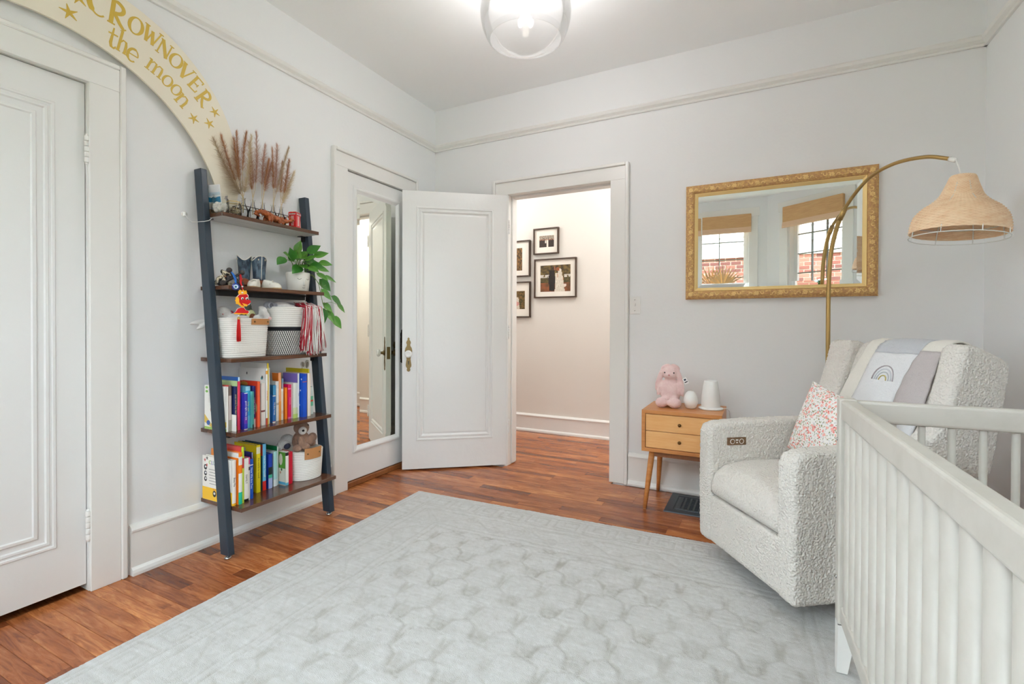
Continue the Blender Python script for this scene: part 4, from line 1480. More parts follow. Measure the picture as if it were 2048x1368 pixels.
# mottled plush dog
t = thing('mottled_plush', (.12, -1.838, z2), 'small black and cream mottled plush dog with a brown collar', 'soft toy')
MOT = mat('mottled_fur', c(222, 210, 182), 1.0, var=(42, c(34, 32, 32), .43, .50, (1, 1, 1)), bump=('noise', 200, .003))
m = MB()
for ce, ra in (((.115, -1.822, z2 + .026), (.026, .024, .025)), ((.122, -1.806, z2 + .060), (.017, .018, .015)), ((.138, -1.803, z2 + .057), (.010, .009, .008)), ((.13, -1.836, z2 + .012), (.022, .013, .0115)), ((.14, -1.806, z2 + .012), (.020, .012, .0115)), ((.110, -1.818, z2 + .070), (.008, .006, .010)), ((.122, -1.792, z2 + .068), (.007, .006, .010)), ((.10, -1.836, z2 + .016), (.014, .010, .012))):
    m.ell(ce, ra, seg=12, rings=8)
build(m, 'body', MOT, t, mods=[m_remesh(.003), m_disp('CLOUDS', .006, .003)])
m = MB()
m.lathe([(.013, -.003), (.0165, -.002), (.0165, .002), (.013, .003)], 16, T(.121, -1.808, z2 + .046) @ R(.2, 'X'), cap=False)
build(m, 'collar', mat('collar_brown', c(130, 78, 40), .6), t)

# iron jack ornament
JB = [Vector((.178, -1.826, z2 + .071)), Vector((.176, -1.764, z2 + .066)), Vector((.165, -1.846, z2 + .0125)), Vector((.182, -1.772, z2 + .0125)), Vector((.138, -1.802, z2 + .040)), Vector((.205, -1.804, z2 + .0125))]
cx_ = (JB[0] + JB[3]) / 2 * .5 + (JB[1] + JB[2]) / 2 * .5
t = thing('jack_ornament', (cx_.x, cx_.y, z2), 'large dark iron jack ornament with ball ends at the board edge', 'ornament')
IRON = mat('dark_iron', c(62, 58, 58), .55, .3)
for k, (a, b) in enumerate(((0, 3), (1, 2), (4, 5))):
    m = MB()
    m.tube([JB[a], (JB[a] + cx_) / 2, cx_, (cx_ + JB[b]) / 2, JB[b]], [.0045, .006, .0068, .006, .0045], 10)
    o = build(m, 'rod', IRON, t)
    for q in (a, b):
        m = MB()
        m.ell(JB[q], (.0125,) * 3, seg=14, rings=10)
        build(m, 'ball', IRON, o)

# evil eye amulet on a blue cord
t = thing('evil_eye_charm', (.222, -1.822, z2 - .02), 'blue glass evil eye charm hanging by a blue cord', 'charm')
BLU = mat('eye_blue', c(24, 52, 140), .15, coat=.6)
F = frame((.220, -1.8225, z2 - .006), Vector((.62, .78, 0)).normalized(), (0, 0, 1), Vector((.78, -.62, 0)).normalized())
m = MB()
m.lathe([(1e-5, -.005), (.014, -.0045), (.0165, -.001), (.0160, .001), (.013, .0035), (1e-5, .0045)], 24, F, cap=False)
build(m, 'glass_disc', BLU, t)
for nm, r_, zz, col in (('white_ring', .0095, .0046, c(226, 232, 236)), ('pale_blue_ring', .0065, .0052, c(110, 190, 226)), ('pupil', .0034, .0058, c(12, 14, 24))):
    m = MB()
    m.lathe([(r_, zz - .0012), (r_, zz - .0002), (r_ * .8, zz), (1e-5, zz)], 20, F @ T(.001, 0, 0), cap=False)
    build(m, nm, mat(nm, col, .2), t)
m = MB()
m.tube([JB[0] + Vector((.008, .004, -.008)), (.194, -1.818, z2 + .050), (.205, -1.817, z2 + .030), (.216, -1.8205, z2 + .010)], .0026, 7)
m.tube([JB[0] + Vector((.006, .010, -.010)), (.198, -1.812, z2 + .046), (.210, -1.814, z2 + .028), (.217, -1.8195, z2 + .010)], .0022, 7)
build(m, 'cord', mat('cord_blue', c(40, 110, 196), .8), t)

# red dragon charm with tassel
FD = frame((.232, -1.798, z2), Vector((.50, .866, 0)).normalized(), (0, 0, 1), Vector((.866, -.50, 0)).normalized())
t = thing('dragon_charm', (.232, -1.798, z2 - .25), 'red and yellow embroidered dragon charm with a red tassel', 'charm')


def felt(nm, poly, z0, z1_, col, parent=None):
    q = MB()
    q.prism(poly, z0, z1_, FD)
    return build(q, nm, mat('felt_%d_%d_%d' % tuple(int(255 * v) for v in col), col, .9, bump=('noise', 400, .0006)), parent or t)


RC, YC, WC = c(206, 26, 30), c(246, 176, 40), c(240, 236, 230)
sx = .0265 / .028
head = [(-.022, -.052), (-.012, -.041), (.004, -.040), (.016, -.038), (.022, -.046), (.020, -.058), (.026, -.068), (.030, -.076), (.024, -.086), (.010, -.088), (.004, -.096), (-.004, -.092), (-.014, -.084), (-.020, -.070)]
felt('head', head, 0, .006, RC)
felt('head_border', [(x * 1.10 + .0, (yy + .066) * 1.09 - .066) for x, yy in head], -.001, .0045, WC)
felt('crest', [(-.016, -.040), (-.018, -.028), (-.010, -.018), (-.002, -.024), (.002, -.016), (.008, -.024), (.014, -.020), (.018, -.030), (.016, -.040)], .0005, .005, YC)
felt('mane', [(-.018, -.052), (-.030, -.056), (-.027, -.062), (-.032, -.070), (-.027, -.074), (-.028, -.084), (-.018, -.086), (-.008, -.096), (.004, -.101), (.006, -.094), (-.006, -.088), (-.014, -.076), (-.014, -.062)], .0062, .0085, YC)
felt('snout', arc(.022, -.073, .011, .009, 0, 345, 14), .0062, .0095, RC)
felt('mouth', [(-.002, -.080), (.012, -.084), (.022, -.088), (.014, -.096), (.004, -.090)], .0062, .008, YC)
for x in (-.001, .017):
    e = felt('eye_white', arc(x, -.059, .0055, .006, 0, 345, 12), .0062, .0088, WC)
    felt('pupil', arc(x + .001, -.061, .0032, .0036, 0, 345, 10), .0088, .0098, c(20, 16, 16), e)
body = [(-.036, -.128), (-.026, -.118), (-.020, -.106), (-.006, -.100), (.006, -.102), (.012, -.112), (.022, -.114), (.026, -.122), (.018, -.128)]
felt('body', body, 0, .006, RC)
felt('body_border', [(x * 1.09, (yy + .115) * 1.16 - .115) for x, yy in body], -.001, .0045, WC)
felt('belly_fringe', [(-.034, -.126), (.020, -.126), (.022, -.131), (.012, -.130), (.006, -.133), (-.004, -.130), (-.014, -.133), (-.024, -.130), (-.034, -.131)], .0062, .0082, YC)
felt('tail', [(-.034, -.126), (-.040, -.118), (-.046, -.114), (-.048, -.118), (-.043, -.122), (-.045, -.128)], 0, .005, c(120, 40, 60))
m = MB()
knot = FD @ Vector((0, -.022, .003))
m.tube([JB[1] + Vector((.006, -.010, -.010)), JB[1] + Vector((.026, -.018, -.030)), FD @ Vector((-.006, .012, .004)), FD @ Vector((-.001, -.006, .004)), knot], .0022, 7)
m.tube([JB[1] + Vector((.004, -.013, -.012)), JB[1] + Vector((.022, -.022, -.032)), FD @ Vector((-.009, .012, .003)), FD @ Vector((-.002, -.006, .004)), knot], .0022, 7)
build(m, 'cord', mat('cord_red', c(206, 20, 28), .7), t)
for yy, col in ((-.004, WC), (-.032, WC), (-.137, WC)):
    m = MB()
    m.ell(FD @ Vector((-.001 if yy > -.1 else -.016, yy, .004)), (.0045, .0045, .004), seg=10, rings=8)
    build(m, 'bead', PORC, t)
m = MB()
m.tube([FD @ Vector((-.016, -.128, .003)), FD @ Vector((-.016, -.150, .003))], .0012, 5)
m.lathe([(.004, .004), (.0062, 0), (.0065, -.004), (.006, -.007)], 12, T(*(FD @ Vector((-.016, -.148, .003)))))
build(m, 'tassel_cap', mat('tassel_gold', c(212, 170, 96), .4, .6), t)
m = MB()
r_ = random.Random(2)
for k in range(70):
    a, q = r_.uniform(0, 2 * PI), math.sqrt(r_.random())
    p = FD @ Vector((-.016, -.152, .003))
    o_ = Vector((math.cos(a) * q * .005, math.sin(a) * q * .005, 0))
    m.tube([p + o_, p + o_ * 1.8 - Vector((0, 0, .05)), p + o_ * 2.0 - Vector((0, 0, .100 + r_.uniform(-.004, .006)))], .0009, 4)
build(m, 'tassel', mat('tassel_red', c(222, 24, 26), .6), t, kind='stuff')


# cowboy boots
def boot(x, y, rz, label):
    Q = T(x, y, z2) @ R(rz)
    t = thing('cowboy_boot', (x, y, z2), label, 'boot', 'pair of little cowboy boots')
    BL = mat('boot_blue', c(84, 106, 124), .5, var=(46, c(36, 50, 66), .42, .58, (1, 1, .45)), bump=('noise', 70, .0025))
    TAN = mat('boot_tan', c(150, 82, 46), .5, var=(30, c(112, 58, 32), .4, .7, (1, 1, 1)))
    # shaft: scalloped top (front and back dips), local +x = toe
    seg = 28
    l = []
    for zz, ra, rb in ((.045, .029, .025), (.07, .029, .026), (.10, .031, .028), (.135, .033, .031), (.165, .034, .032)):
        row = []
        for i in range(seg):
            a = 2 * PI * i / seg
            dip = (abs(math.cos(a)) ** 3) * .024 if zz > .15 else (abs(math.cos(a)) ** 3) * .012 if zz > .12 else 0
            row.append((ra * math.cos(a) - .008, rb * math.sin(a), zz - dip))
        l.append(row)
    m = MB()
    m.loops(l, Q, smooth=True, capend=False)
    inner = [[(-.008 + (px + .008) * .92, py * .92, pz - .001) for px, py, pz in row] for row in reversed(l)]
    m.loops([l[-1]] + inner, Q, smooth=True, capend=True)
    sh = build(m, 'shaft', BL, t)
    e = MB()
    e.tube([Q @ Vector(p) for p in l[-1]], .0022, 6, closed=True)
    build(e, 'white_piping', mat('piping', c(226, 222, 212), .6), sh)
    for s_ in (-1, 1):
        e = MB()
        e.tube([Q @ Vector((-.008, s_ * (rb + .0006), zz)) for zz, ra, rb in ((.047, .029, .0252), (.07, .029, .026), (.10, .031, .028), (.135, .033, .031), (.164, .034, .032))], .0016, 6)
        build(e, 'side_seam', mat('piping', c(226, 222, 212), .6), sh)
        e = MB()
        for px in (-.024, .008):
            e.ell(Q @ Vector((px, s_ * .0315, .146)), (.0045, .0025, .0045), seg=10, rings=6)
        build(e, 'pull_hole', mat('hole_pale', c(206, 196, 180), .7), sh)
    m = MB()
    for ce, ra in (((-.012, 0, .030), (.030, .0265, .024)), ((.012, 0, .030), (.034, .0265, .022)), ((.044, 0, .020), (.034, .024, .014)), ((.070, 0, .015), (.018, .014, .009)), ((-.02, 0, .046), (.02, .022, .012))):
        m.ell(Q @ Vector(ce), ra, seg=14, rings=9, rot=R(rz))
    build(m, 'foot', TAN, t, mods=[m_remesh(.0035)])
    m = MB()
    m.box(-.040, -.010, -.019, .019, .0005, .013, Q, bev=.002)
    m.prism([(-.010, -.014), (.03, -.020), (.055, -.020), (.080, -.010), (.086, 0), (.080, .010), (.055, .020), (.03, .020), (-.010, .014)], .0005, .0055, Q)
    build(m, 'sole', mat('boot_sole', c(70, 44, 30), .6), t)


boot(.058, -1.672, -.60, 'left blue cowboy boot with white piping on the second board')
boot(.094, -1.608, 1.35, 'right blue cowboy boot, beside the white baby shoes')


# white baby shoes
def shoe(x, y, rz, label):
    Q = T(x, y, z2) @ R(rz)
    t = thing('baby_shoe', (x, y, z2), label, 'shoe', 'pair of white baby shoes')
    SW = mat('shoe_white', c(228, 224, 214), .5, bump=('noise', 60, .001))
    out = [(-.048, 0), (-.044, -.014), (-.030, -.019), (0, -.018), (.030, -.022), (.048, -.015), (.056, 0), (.048, .015), (.030, .022), (0, .018), (-.030, .019), (-.044, .014)]
    m = MB()
    m.prism(out, .0005, .006, Q)
    build(m, 'sole', mat('shoe_sole', c(172, 138, 96), .7), t)
    l = []
    for zz, sc, top in ((.006, .97, 0), (.018, .98, 0), (.030, .88, .5), (.038, .76, 1)):
        l.append([(px * sc, py * sc, zz * (1.0 if px < .01 else 1.0 - .30 * min(1, (px - .01) / .04)) + (.008 * top if px < -.02 else 0)) for px, py in out])
    m = MB()
    m.loops(l, Q, smooth=True, capend=False)
    rim = l[-1]
    mid = [(-.014 + (px + .014) * .70 if px > 0 else px * .90, py * .72, pz - .002) for px, py, pz in rim]
    dp = [(px * .85, py * .8, .010) for px, py, pz in mid]
    m.loops([rim, mid, dp], Q, smooth=True)
    build(m, 'upper', SW, t)
    m = MB()
    m.tube([Q @ Vector((.004, -.018, .022)), Q @ Vector((.006, -.011, .034)), Q @ Vector((.006, 0, .040)), Q @ Vector((.006, .011, .034)), Q @ Vector((.004, .018, .022))], .0034, 8, flat=1.6)
    build(m, 'strap', SW, t)


shoe(.158, -1.688, -.95, 'white baby shoe pointing forward beside the jack ornament')
shoe(.160, -1.598, .38, 'white baby shoe seen from its side, next to the face pot')

# face pot with trailing pothos
PX, PY, PR = .118, -1.405, .060
t = thing('face_planter', (PX, PY, z2), 'white pot with a sleeping face and trailing pothos on the second board', 'potted plant')
m = MB()
POT = mat('pot_white', c(232, 230, 222), .6)
m.lathe([(.048, 0.0005), (.053, .004), (PR, .070), (PR + .001, .098), (PR - .001, .102), (PR - .005, .100), (PR - .007, .084), (1e-5, .084)], 36, T(PX, PY, z2), cap=False)
m.add([(PX + .048 * math.cos(2 * PI * k / 36), PY + .048 * math.sin(2 * PI * k / 36), z2 + .0005) for k in range(36)], [list(range(36))[::-1]])
pot = build(m, 'pot', POT, t)
fa = math.radians(-8)
def onpot(da, zz, off=.001):
    rr_ = .053 + (PR - .053) * min(1, zz / .070)
    return Vector((PX + (rr_ + off) * math.cos(fa + da), PY + (rr_ + off) * math.sin(fa + da), z2 + zz))
m = MB()
m.loops([[onpot(-.10, .030, .000), onpot(.10, .030, .000), onpot(.06, .074, 0), onpot(-.06, .074, 0)], [onpot(-.07, .034, .010), onpot(.07, .034, .010), onpot(.04, .070, .003), onpot(-.04, .070, .003)]], smooth=True)
build(m, 'nose', POT, pot)
for s_ in (-1, 1):
    m = MB()
    m.tube([onpot(s_ * .42 - .17, .068, .0004), onpot(s_ * .42 - .08, .064, .0004), onpot(s_ * .42, .0625, .0004), onpot(s_ * .42 + .08, .064, .0004), onpot(s_ * .42 + .17, .068, .0004)], .0011, 6)
    build(m, 'closed_eye', mat('face_line', c(90, 84, 78), .6), pot)
m = MB()
m.tube([onpot(-.12, .020, .0004), onpot(0, .017, .0004), onpot(.12, .020, .0004)], .0010, 6)
build(m, 'mouth', mat('face_line', c(90, 84, 78), .6), pot)
m = MB()
m.lathe([(PR - .008, .086), (.02, .089), (1e-5, .088)], 24, T(PX, PY, z2), cap=False)
build(m, 'soil', mat('soil', c(60, 44, 32), 1.0, bump=('noise', 120, .006)), t)


def leaf_mesh(L, w, mt):
    q = MB()
    n, k = 10, 6
    vs, fs = [], []
    for i in range(n + 1):
        u = i / n
        hw = w * (math.sin(PI * min(1, u * 1.02) ** .62) ** .85) * (1 - .25 * u) if 0 < u < 1 else 0
        back = -.14 * L * (1 - u) ** 6
        for j in range(-k // 2, k // 2 + 1):
            s_ = j / (k // 2)
            vs.append((L * u + back * abs(s_) * 1.6 * (1 if u < .5 else 0), hw * s_, -.10 * L * u * u + .22 * hw * abs(s_) - .10 * hw * s_ * s_))
    for i in range(n):
        for j in range(k):
            a = i * (k + 1) + j
            fs.append((a, a + 1, a + k + 2, a + k + 1))
    q.add(vs, fs, smooth=True)
    return q.mesh('leaf', mt)


LM = [leaf_mesh(.062, .025, LEAF), leaf_mesh(.062, .026, LEAFD), leaf_mesh(.052, .022, LEAF)]
LV = [(-1.395, 1.480, .10, 1), (-1.327, 1.471, .14, 1), (-1.269, 1.449, .13, .9), (-1.248, 1.398, .15, .7), (-1.538, 1.378, .14, .8), (-1.485, 1.420, .12, 1), (-1.461, 1.385, .15, .9), (-1.439, 1.429, .10, .6), (-1.392, 1.443, .09, .5),
      (-1.392, 1.393, .17, .8), (-1.340, 1.372, .18, 1), (-1.279, 1.362, .16, .6), (-1.307, 1.315, .19, .5), (-1.276, 1.273, .17, .3), (-1.216, 1.312, .15, .6), (-1.283, 1.218, .19, .3), (-1.180, 1.189, .16, .4), (-1.146, 1.147, .16, .3),
      (-1.258, 1.144, .18, .3), (-1.307, 1.101, .19, .25), (-1.244, 1.096, .18, .3), (-1.191, 1.066, .17, .3), (-1.458, 1.343, .16, .4), (-1.421, 1.363, .17, .8), (-1.360, 1.418, .16, 1), (-1.44, 1.40, .18, .7), (-1.37, 1.35, .19, .6), (-1.35, 1.44, .08, .9), (-1.31, 1.395, .12, .7)]
base = Vector((PX, PY, z2 + .088))
r_ = random.Random(9)
vine = []
for k, (yy, zz, xx, upf) in enumerate(LV):
    tip = Vector((xx + .012, yy, zz))
    o = bpy.data.objects.new('leaf', LM[1 if k % 3 == 1 else (2 if k % 5 == 3 else 0)])
    if zz > z2 + .07:
        d = (tip - (base + Vector((0, 0, .06))))
        d.normalize()
        d = (d + Vector((.35, r_.uniform(-.25, .25), -.35 + .2 * upf))).normalized()
    else:
        d = Vector((.25, r_.uniform(.2, .75), -.55)).normalized()
    if k in (4, 22):
        d = Vector((.25, -.75, -.5)).normalized()
    if k in (19,):
        d = Vector((.15, .15, -1)).normalized()
    nrm = Vector((.85, -.35, .75)) + Vector((r_.uniform(-.3, .3), r_.uniform(-.3, .3), r_.uniform(-.2, .2)))
    nrm = (nrm - d * nrm.dot(d)).normalized()
    yv = nrm.cross(d)
    sc = r_.uniform(1.0, 1.22)
    at = tip - d * .030
    o.matrix_world = frame(at, d, yv, nrm) @ Matrix.Scale(sc, 4)
    COL.objects.link(o)
    o.parent = t
    o.matrix_parent_inverse = Matrix.Translation(-WL[t.name])
    vine.append(at)
m = MB()
for k, p in enumerate(vine):
    if LV[k][1] > z2 + .07:
        b0 = base + Vector((r_.uniform(-.02, .02), r_.uniform(-.02, .02), 0))
        md = (b0 + p) / 2 + Vector((.0, 0, .035))
        m.tube([b0, md * .5 + b0 * .5 + Vector((0, 0, .012)), md, p * .5 + md * .5, p], [.0016, .0015, .0014, .0013, .001], 5)
main = [base + Vector((.03, .03, .005)), Vector((.165, -1.352, z2 + .095)), Vector((.195, -1.335, z2 + .05)), Vector((.202, -1.325, z2 - .01)), Vector((.205, -1.315, z2 - .06)), Vector((.205, -1.295, z2 - .10)), Vector((.20, -1.29, z2 - .125))]
m.tube(main, .0018, 6)
second = [base + Vector((.03, .035, .005)), Vector((.17, -1.345, z2 + .09)), Vector((.19, -1.33, z2 + .045)), Vector((.188, -1.30, z2 + .035)), Vector((.180, -1.27, z2 + .045)), Vector((.170, -1.245, z2 + .06))]
m.tube(second, .0015, 6)
for k, p in enumerate(vine):
    if LV[k][1] <= z2 + .07:
        q = min(main[3:], key=lambda v: abs(v.z - p.z - .015))
        m.tube([q, (q + p) / 2 + Vector((.004, 0, .010)), p], .0011, 5)
build(m, 'vines', STEMG, t)


# ------------------------------------------------------------------ rope baskets
def basket(name, cx, cy, z0, h, b0, b1, n, label, colf, coils, cat='basket', stripes=False, open_in=.85):
    """coiled rope basket; b0/b1 half-sizes (x, y) at foot and rim, superellipse exponent n"""
    t = thing(name, (cx, cy, z0), label, cat)
    seg = 320 if stripes else 64
    def pt(a, k, off=0.0):
        u = k
        ax_, ay_ = b0[0] + (b1[0] - b0[0]) * u, b0[1] + (b1[1] - b0[1]) * u
        ca, sa = math.cos(a), math.sin(a)
        r = (abs(ca) ** n + abs(sa) ** n) ** (-1 / n)
        return (cx + (ax_ + off) * r * ca, cy + (ay_ + off) * r * sa, z0 + .0006 + u * h)
    m = MB()
    sub = 5
    rows = coils * sub
    vs, fs, cs = [], [], []
    for i in range(rows + 1):
        u = i / rows
        bul = .0022 * abs(math.sin(PI * i / sub)) ** .6
        for j in range(seg):
            vs.append(pt(2 * PI * j / seg, u, bul))
    for i in range(rows):
        for j in range(seg):
            fs.append((i * seg + j, i * seg + (j + 1) % seg, (i + 1) * seg + (j + 1) % seg, (i + 1) * seg + j))
            cs.append(colf(i // sub, (i % sub + .5) / sub, j / seg))
    m.add(vs, fs, 0, True, None, cs)
    vs = [pt(2 * PI * j / seg, 1, 0) for j in range(seg)] + [pt(2 * PI * j / seg, 1, -.006) for j in range(seg)] + [(lambda p: (p[0], p[1], p[2] - h * open_in))(pt(2 * PI * j / seg, 1, -.007)) for j in range(seg)]
    vs = [tuple(v) for v in vs]
    fs = [(k * seg + j, k * seg + (j + 1) % seg, (k + 1) * seg + (j + 1) % seg, (k + 1) * seg + j) for k in range(2) for j in range(seg)]
    fs.append([2 * seg + j for j in range(seg)])
    m.add(vs, fs, 0, False, None, c(228, 225, 218))
    vs = [pt(2 * PI * j / seg, 0, 0) for j in range(seg)]
    m.add(vs, [list(range(seg))[::-1]], 0, False, None, c(228, 225, 218))
    build(m, 'coiled_rope', ROPE, t)
    return t, pt


def handle(t, pt, a0, a1, u0, u1, label=None, h=None):
    m = MB()
    n = 10
    th = .0035
    lo = [[pt(a0 + (a1 - a0) * i / n, u, .0030) for i in range(n + 1)] for u in (u0, u1)]
    hi = [[pt(a0 + (a1 - a0) * i / n, u, .0030 + th) for i in range(n + 1)] for u in (u0, u1)]
    vs = lo[0] + lo[1] + hi[0] + hi[1]
    k = n + 1
    fs = []
    for i in range(n):
        fs += [(i, i + 1, k + i + 1, k + i)[::-1], (2 * k + i, 2 * k + i + 1, 3 * k + i + 1, 3 * k + i), (k + i, k + i + 1, 3 * k + i + 1, 3 * k + i), (i, i + 1, 2 * k + i + 1, 2 * k + i)[::-1]]
    fs += [(0, k, 3 * k, 2 * k), (n, k + n, 3 * k + n, 2 * k + n)[::-1]]
    m.add(vs, fs, 0, False)
    o = build(m, 'leather_handle', LEATHER, t)
    for q in (.16, .84):
        a = a0 + (a1 - a0) * q
        p = Vector(pt(a, (u0 + u1) / 2, .0030 + th))
        d = (p - Vector(pt(a, (u0 + u1) / 2, 0))).normalized()
        r = MB()
        r.ell(p, (.0045, .0045, .0045), seg=10, rings=8)
        build(r, 'rivet', OLDBR, o)


WR = lambda r, u, q: c(233, 231, 225)
z3 = SZ[2]
t, pt = basket('rope_basket', .122, -1.738, z3, .185, (.080, .098), (.092, .106), 4.5, 'white rope basket with tan leather handle and plush toys, third board', WR, 20)
handle(t, pt, -.05, .80, .83, .985)
BKW = lambda r, u, q: (c(232, 230, 224) if r >= 14 else (c(26, 27, 32) if r >= 12 else (c(28, 29, 34) if ((q * 80 + r * .40 + u * .45) % 1) < .50 else c(226, 224, 220))))
t, pt = basket('striped_basket', .116, -1.470, z3, .245, (.092, .124), (.100, .130), 2.6, 'black and white rope basket with white rim under the pom-pom', BKW, 24, stripes=True)
t, pt = basket('round_basket', .140, -1.402, z5, .152, (.102, .088), (.112, .0955), 2.3, 'round white rope basket holding a brown teddy, lowest board', WR, 17)
handle(t, pt, -.62, .34, .74, 1.12)


# soft toys in the baskets
def furm(name, col, c2=None, b=.0025, s_=240):
    return mat(name, col, 1.0, bump=('noise', s_, b), sheen=.2, var=(30, c2, .4, .7, (1, 1, 1)) if c2 else None)


def plush(name, ells, mt, label, cat='soft toy', vox=.004, disp=.002, extra=None, tubes=()):
    m = MB()
    for e in ells:
        m.ell(e[0], e[1], seg=14, rings=10, rot=e[2] if len(e) > 2 else None)
    for tb in tubes:
        m.tube(*tb)
    lo = np.array(m.v).min(0)
    cc = ells[0][0]
    t = thing(name, (cc[0], cc[1], lo[2]), label, cat)
    build(m, 'body', mt, t, mods=[m_remesh(vox)] + ([m_disp('CLOUDS', .005, disp)] if disp else []))
    for nm, el, mm in (extra or []):
        q = MB()
        q.ell(el[0], el[1], seg=12, rings=8, rot=el[2] if len(el) > 2 else None)
        build(q, nm, mm, t)
    return t


PW = furm('plush_white', c(226, 224, 222))
PG = furm('plush_grey', c(168, 168, 172), c(196, 196, 198))
EYEB = mat('bead_eye', c(16, 14, 14), .15)
zt3 = z3 + .185
# long-eared white bunny drooping over the left side of the basket
plush('white_bunny', [((.080, -1.795, zt3 + .022), (.034, .036, .033)), ((.085, -1.76, zt3 - .002), (.04, .05, .03)), ((.060, -1.842, zt3 - .010), (.014, .030, .012), R(.15, 'X')), ((.052, -1.893, zt3 - .020), (.012, .040, .010), R(.2, 'X')), ((.062, -1.872, zt3 - .034), (.010, .042, .010), R(.5, 'X'))], PW,
      'white plush bunny whose long ears droop left out of the basket', extra=[('nose', ((.108, -1.812, zt3 + .018), (.004, .004, .003)), mat('pink_nose', c(214, 150, 150), .7))])
plush('white_plush_limb', [((.135, -1.748, zt3 + .000), (.016, .050, .014), R(.10, 'X')), ((.13, -1.795, zt3 - .006), (.014, .02, .012))], PW, 'white plush arm lying along the basket rim', disp=.001)
plush('avocado_plush', [((.105, -1.690, zt3 + .012), (.028, .034, .050)), ((.105, -1.690, zt3 + .05), (.02, .022, .03))], mat('avocado_skin', c(96, 100, 88), .95, bump=('noise', 200, .002)), 'grey green plush avocado behind the dragon charm', disp=.001,
      extra=[('flesh', ((.128, -1.684, zt3 + .006), (.010, .026, .036)), mat('avocado_flesh', c(206, 210, 160), .95)), ('stone', ((.139, -1.684, zt3 + .006), (.010, .016, .018)), mat('avocado_stone', c(112, 62, 36), .8))])
plush('pale_green_plush', [((.10, -1.652, zt3 + .000), (.026, .022, .030))], furm('plush_sage', c(168, 172, 150)), 'sage green plush between the avocado and white bear', disp=.001)
plush('white_plush_bear', [((.168, -1.650, zt3 + .034), (.020, .020, .025), R(-.25, 'X')), ((.172, -1.634, zt3 + .012), (.012, .018, .022)), ((.150, -1.665, zt3 + .004), (.020, .024, .014)), ((.16, -1.652, zt3 + .052), (.016, .014, .010))], PW, 'white plush paw with pink pads hanging over the right rim of its basket',
      disp=.001, extra=[('pink_pad', ((.182, -1.622, zt3 + .000), (.008, .010, .009)), mat('pink_pad', c(228, 196, 194), .9))])
plush('blue_ribbon_plush', [((.06, -1.745, zt3 + .018), (.022, .026, .016)), ((.06, -1.73, zt3 + .026), (.010, .012, .012))], furm('plush_pale_blue', c(186, 200, 222)), 'pale blue plush tucked at the back of the left basket', disp=.001)
zt = z3 + .245
plush('elephant_plush', [((.125, -1.585, zt + .008), (.024, .028, .022)), ((.150, -1.592, zt + .006), (.010, .018, .018)), ((.135, -1.56, zt + .006), (.016, .02, .014))], furm('plush_elephant', c(158, 160, 170), c(178, 180, 188)), 'small grey plush with a round ear in the striped basket', disp=.001,
      extra=[('ear_lining', ((.158, -1.594, zt + .006), (.004, .011, .012)), mat('ear_grey', c(96, 98, 108), .9))])
plush('folded_white_plush', [((.125, -1.515, zt + .006), (.05, .048, .022)), ((.14, -1.49, zt + .000), (.04, .05, .016))], PW, 'white plush bulging from the striped basket', disp=.001)
plush('grey_blanket_plush', [((.09, -1.435, zt + .010), (.05, .062, .020), R(.06, 'X')), ((.11, -1.40, zt + .008), (.04, .04, .016))], furm('plush_lilac_grey', c(186, 186, 194), c(204, 204, 210)), 'pale grey plush at the right of the striped basket', disp=.001)

# red and white pom-pom hanging over the striped basket
t = thing('pom_pom', (.20, -1.435, z3 + .24), 'crimson and white pom-pom hanging down the striped basket front', 'pom-pom')
r_ = random.Random(12)
ms = {'red_strands': MB(), 'white_strands': MB()}
for k in range(230):
    a = r_.uniform(0, 1)
    yb0 = -1.455 + a * .085
    x0 = .165 + r_.uniform(-.02, .03)
    key = 'red_strands' if ((a * 13) % 1 < .38 or r_.random() < .08) else 'white_strands'
    p0 = Vector((x0, yb0 + r_.uniform(-.01, .01), zt + .014 + r_.uniform(-.004, .014)))
    spread = (a - .5) * .055
    x1 = .232 + r_.uniform(-.008, .020)
    p1 = Vector((x1 + .004, yb0 + spread * .4, zt - .006 + r_.uniform(-.01, .012)))
    bot = z3 + .012 + r_.uniform(0, .035) - (.02 if .3 < a < .75 else 0)
    p2 = Vector((x1 + .008 + r_.uniform(-.004, .006), yb0 + spread * .8 + r_.uniform(-.006, .006), (zt + bot) / 2))
    p3 = Vector((x1 + .004 + r_.uniform(-.006, .008), yb0 + spread * 1.2 + r_.uniform(-.010, .010), bot))
    ms[key].tube([p0, p1, p1 * .5 + p2 * .5 + Vector((.003, r_.uniform(-.003, .003), 0)), p2, p2 * .5 + p3 * .5 + Vector((0, r_.uniform(-.004, .004), 0)), p3], .0017, 4, flat=1.5)
for nm, q in ms.items():
    build(q, nm, mat(nm, c(176, 34, 52) if nm[0] == 'r' else c(236, 234, 230), .5), t, kind='stuff')

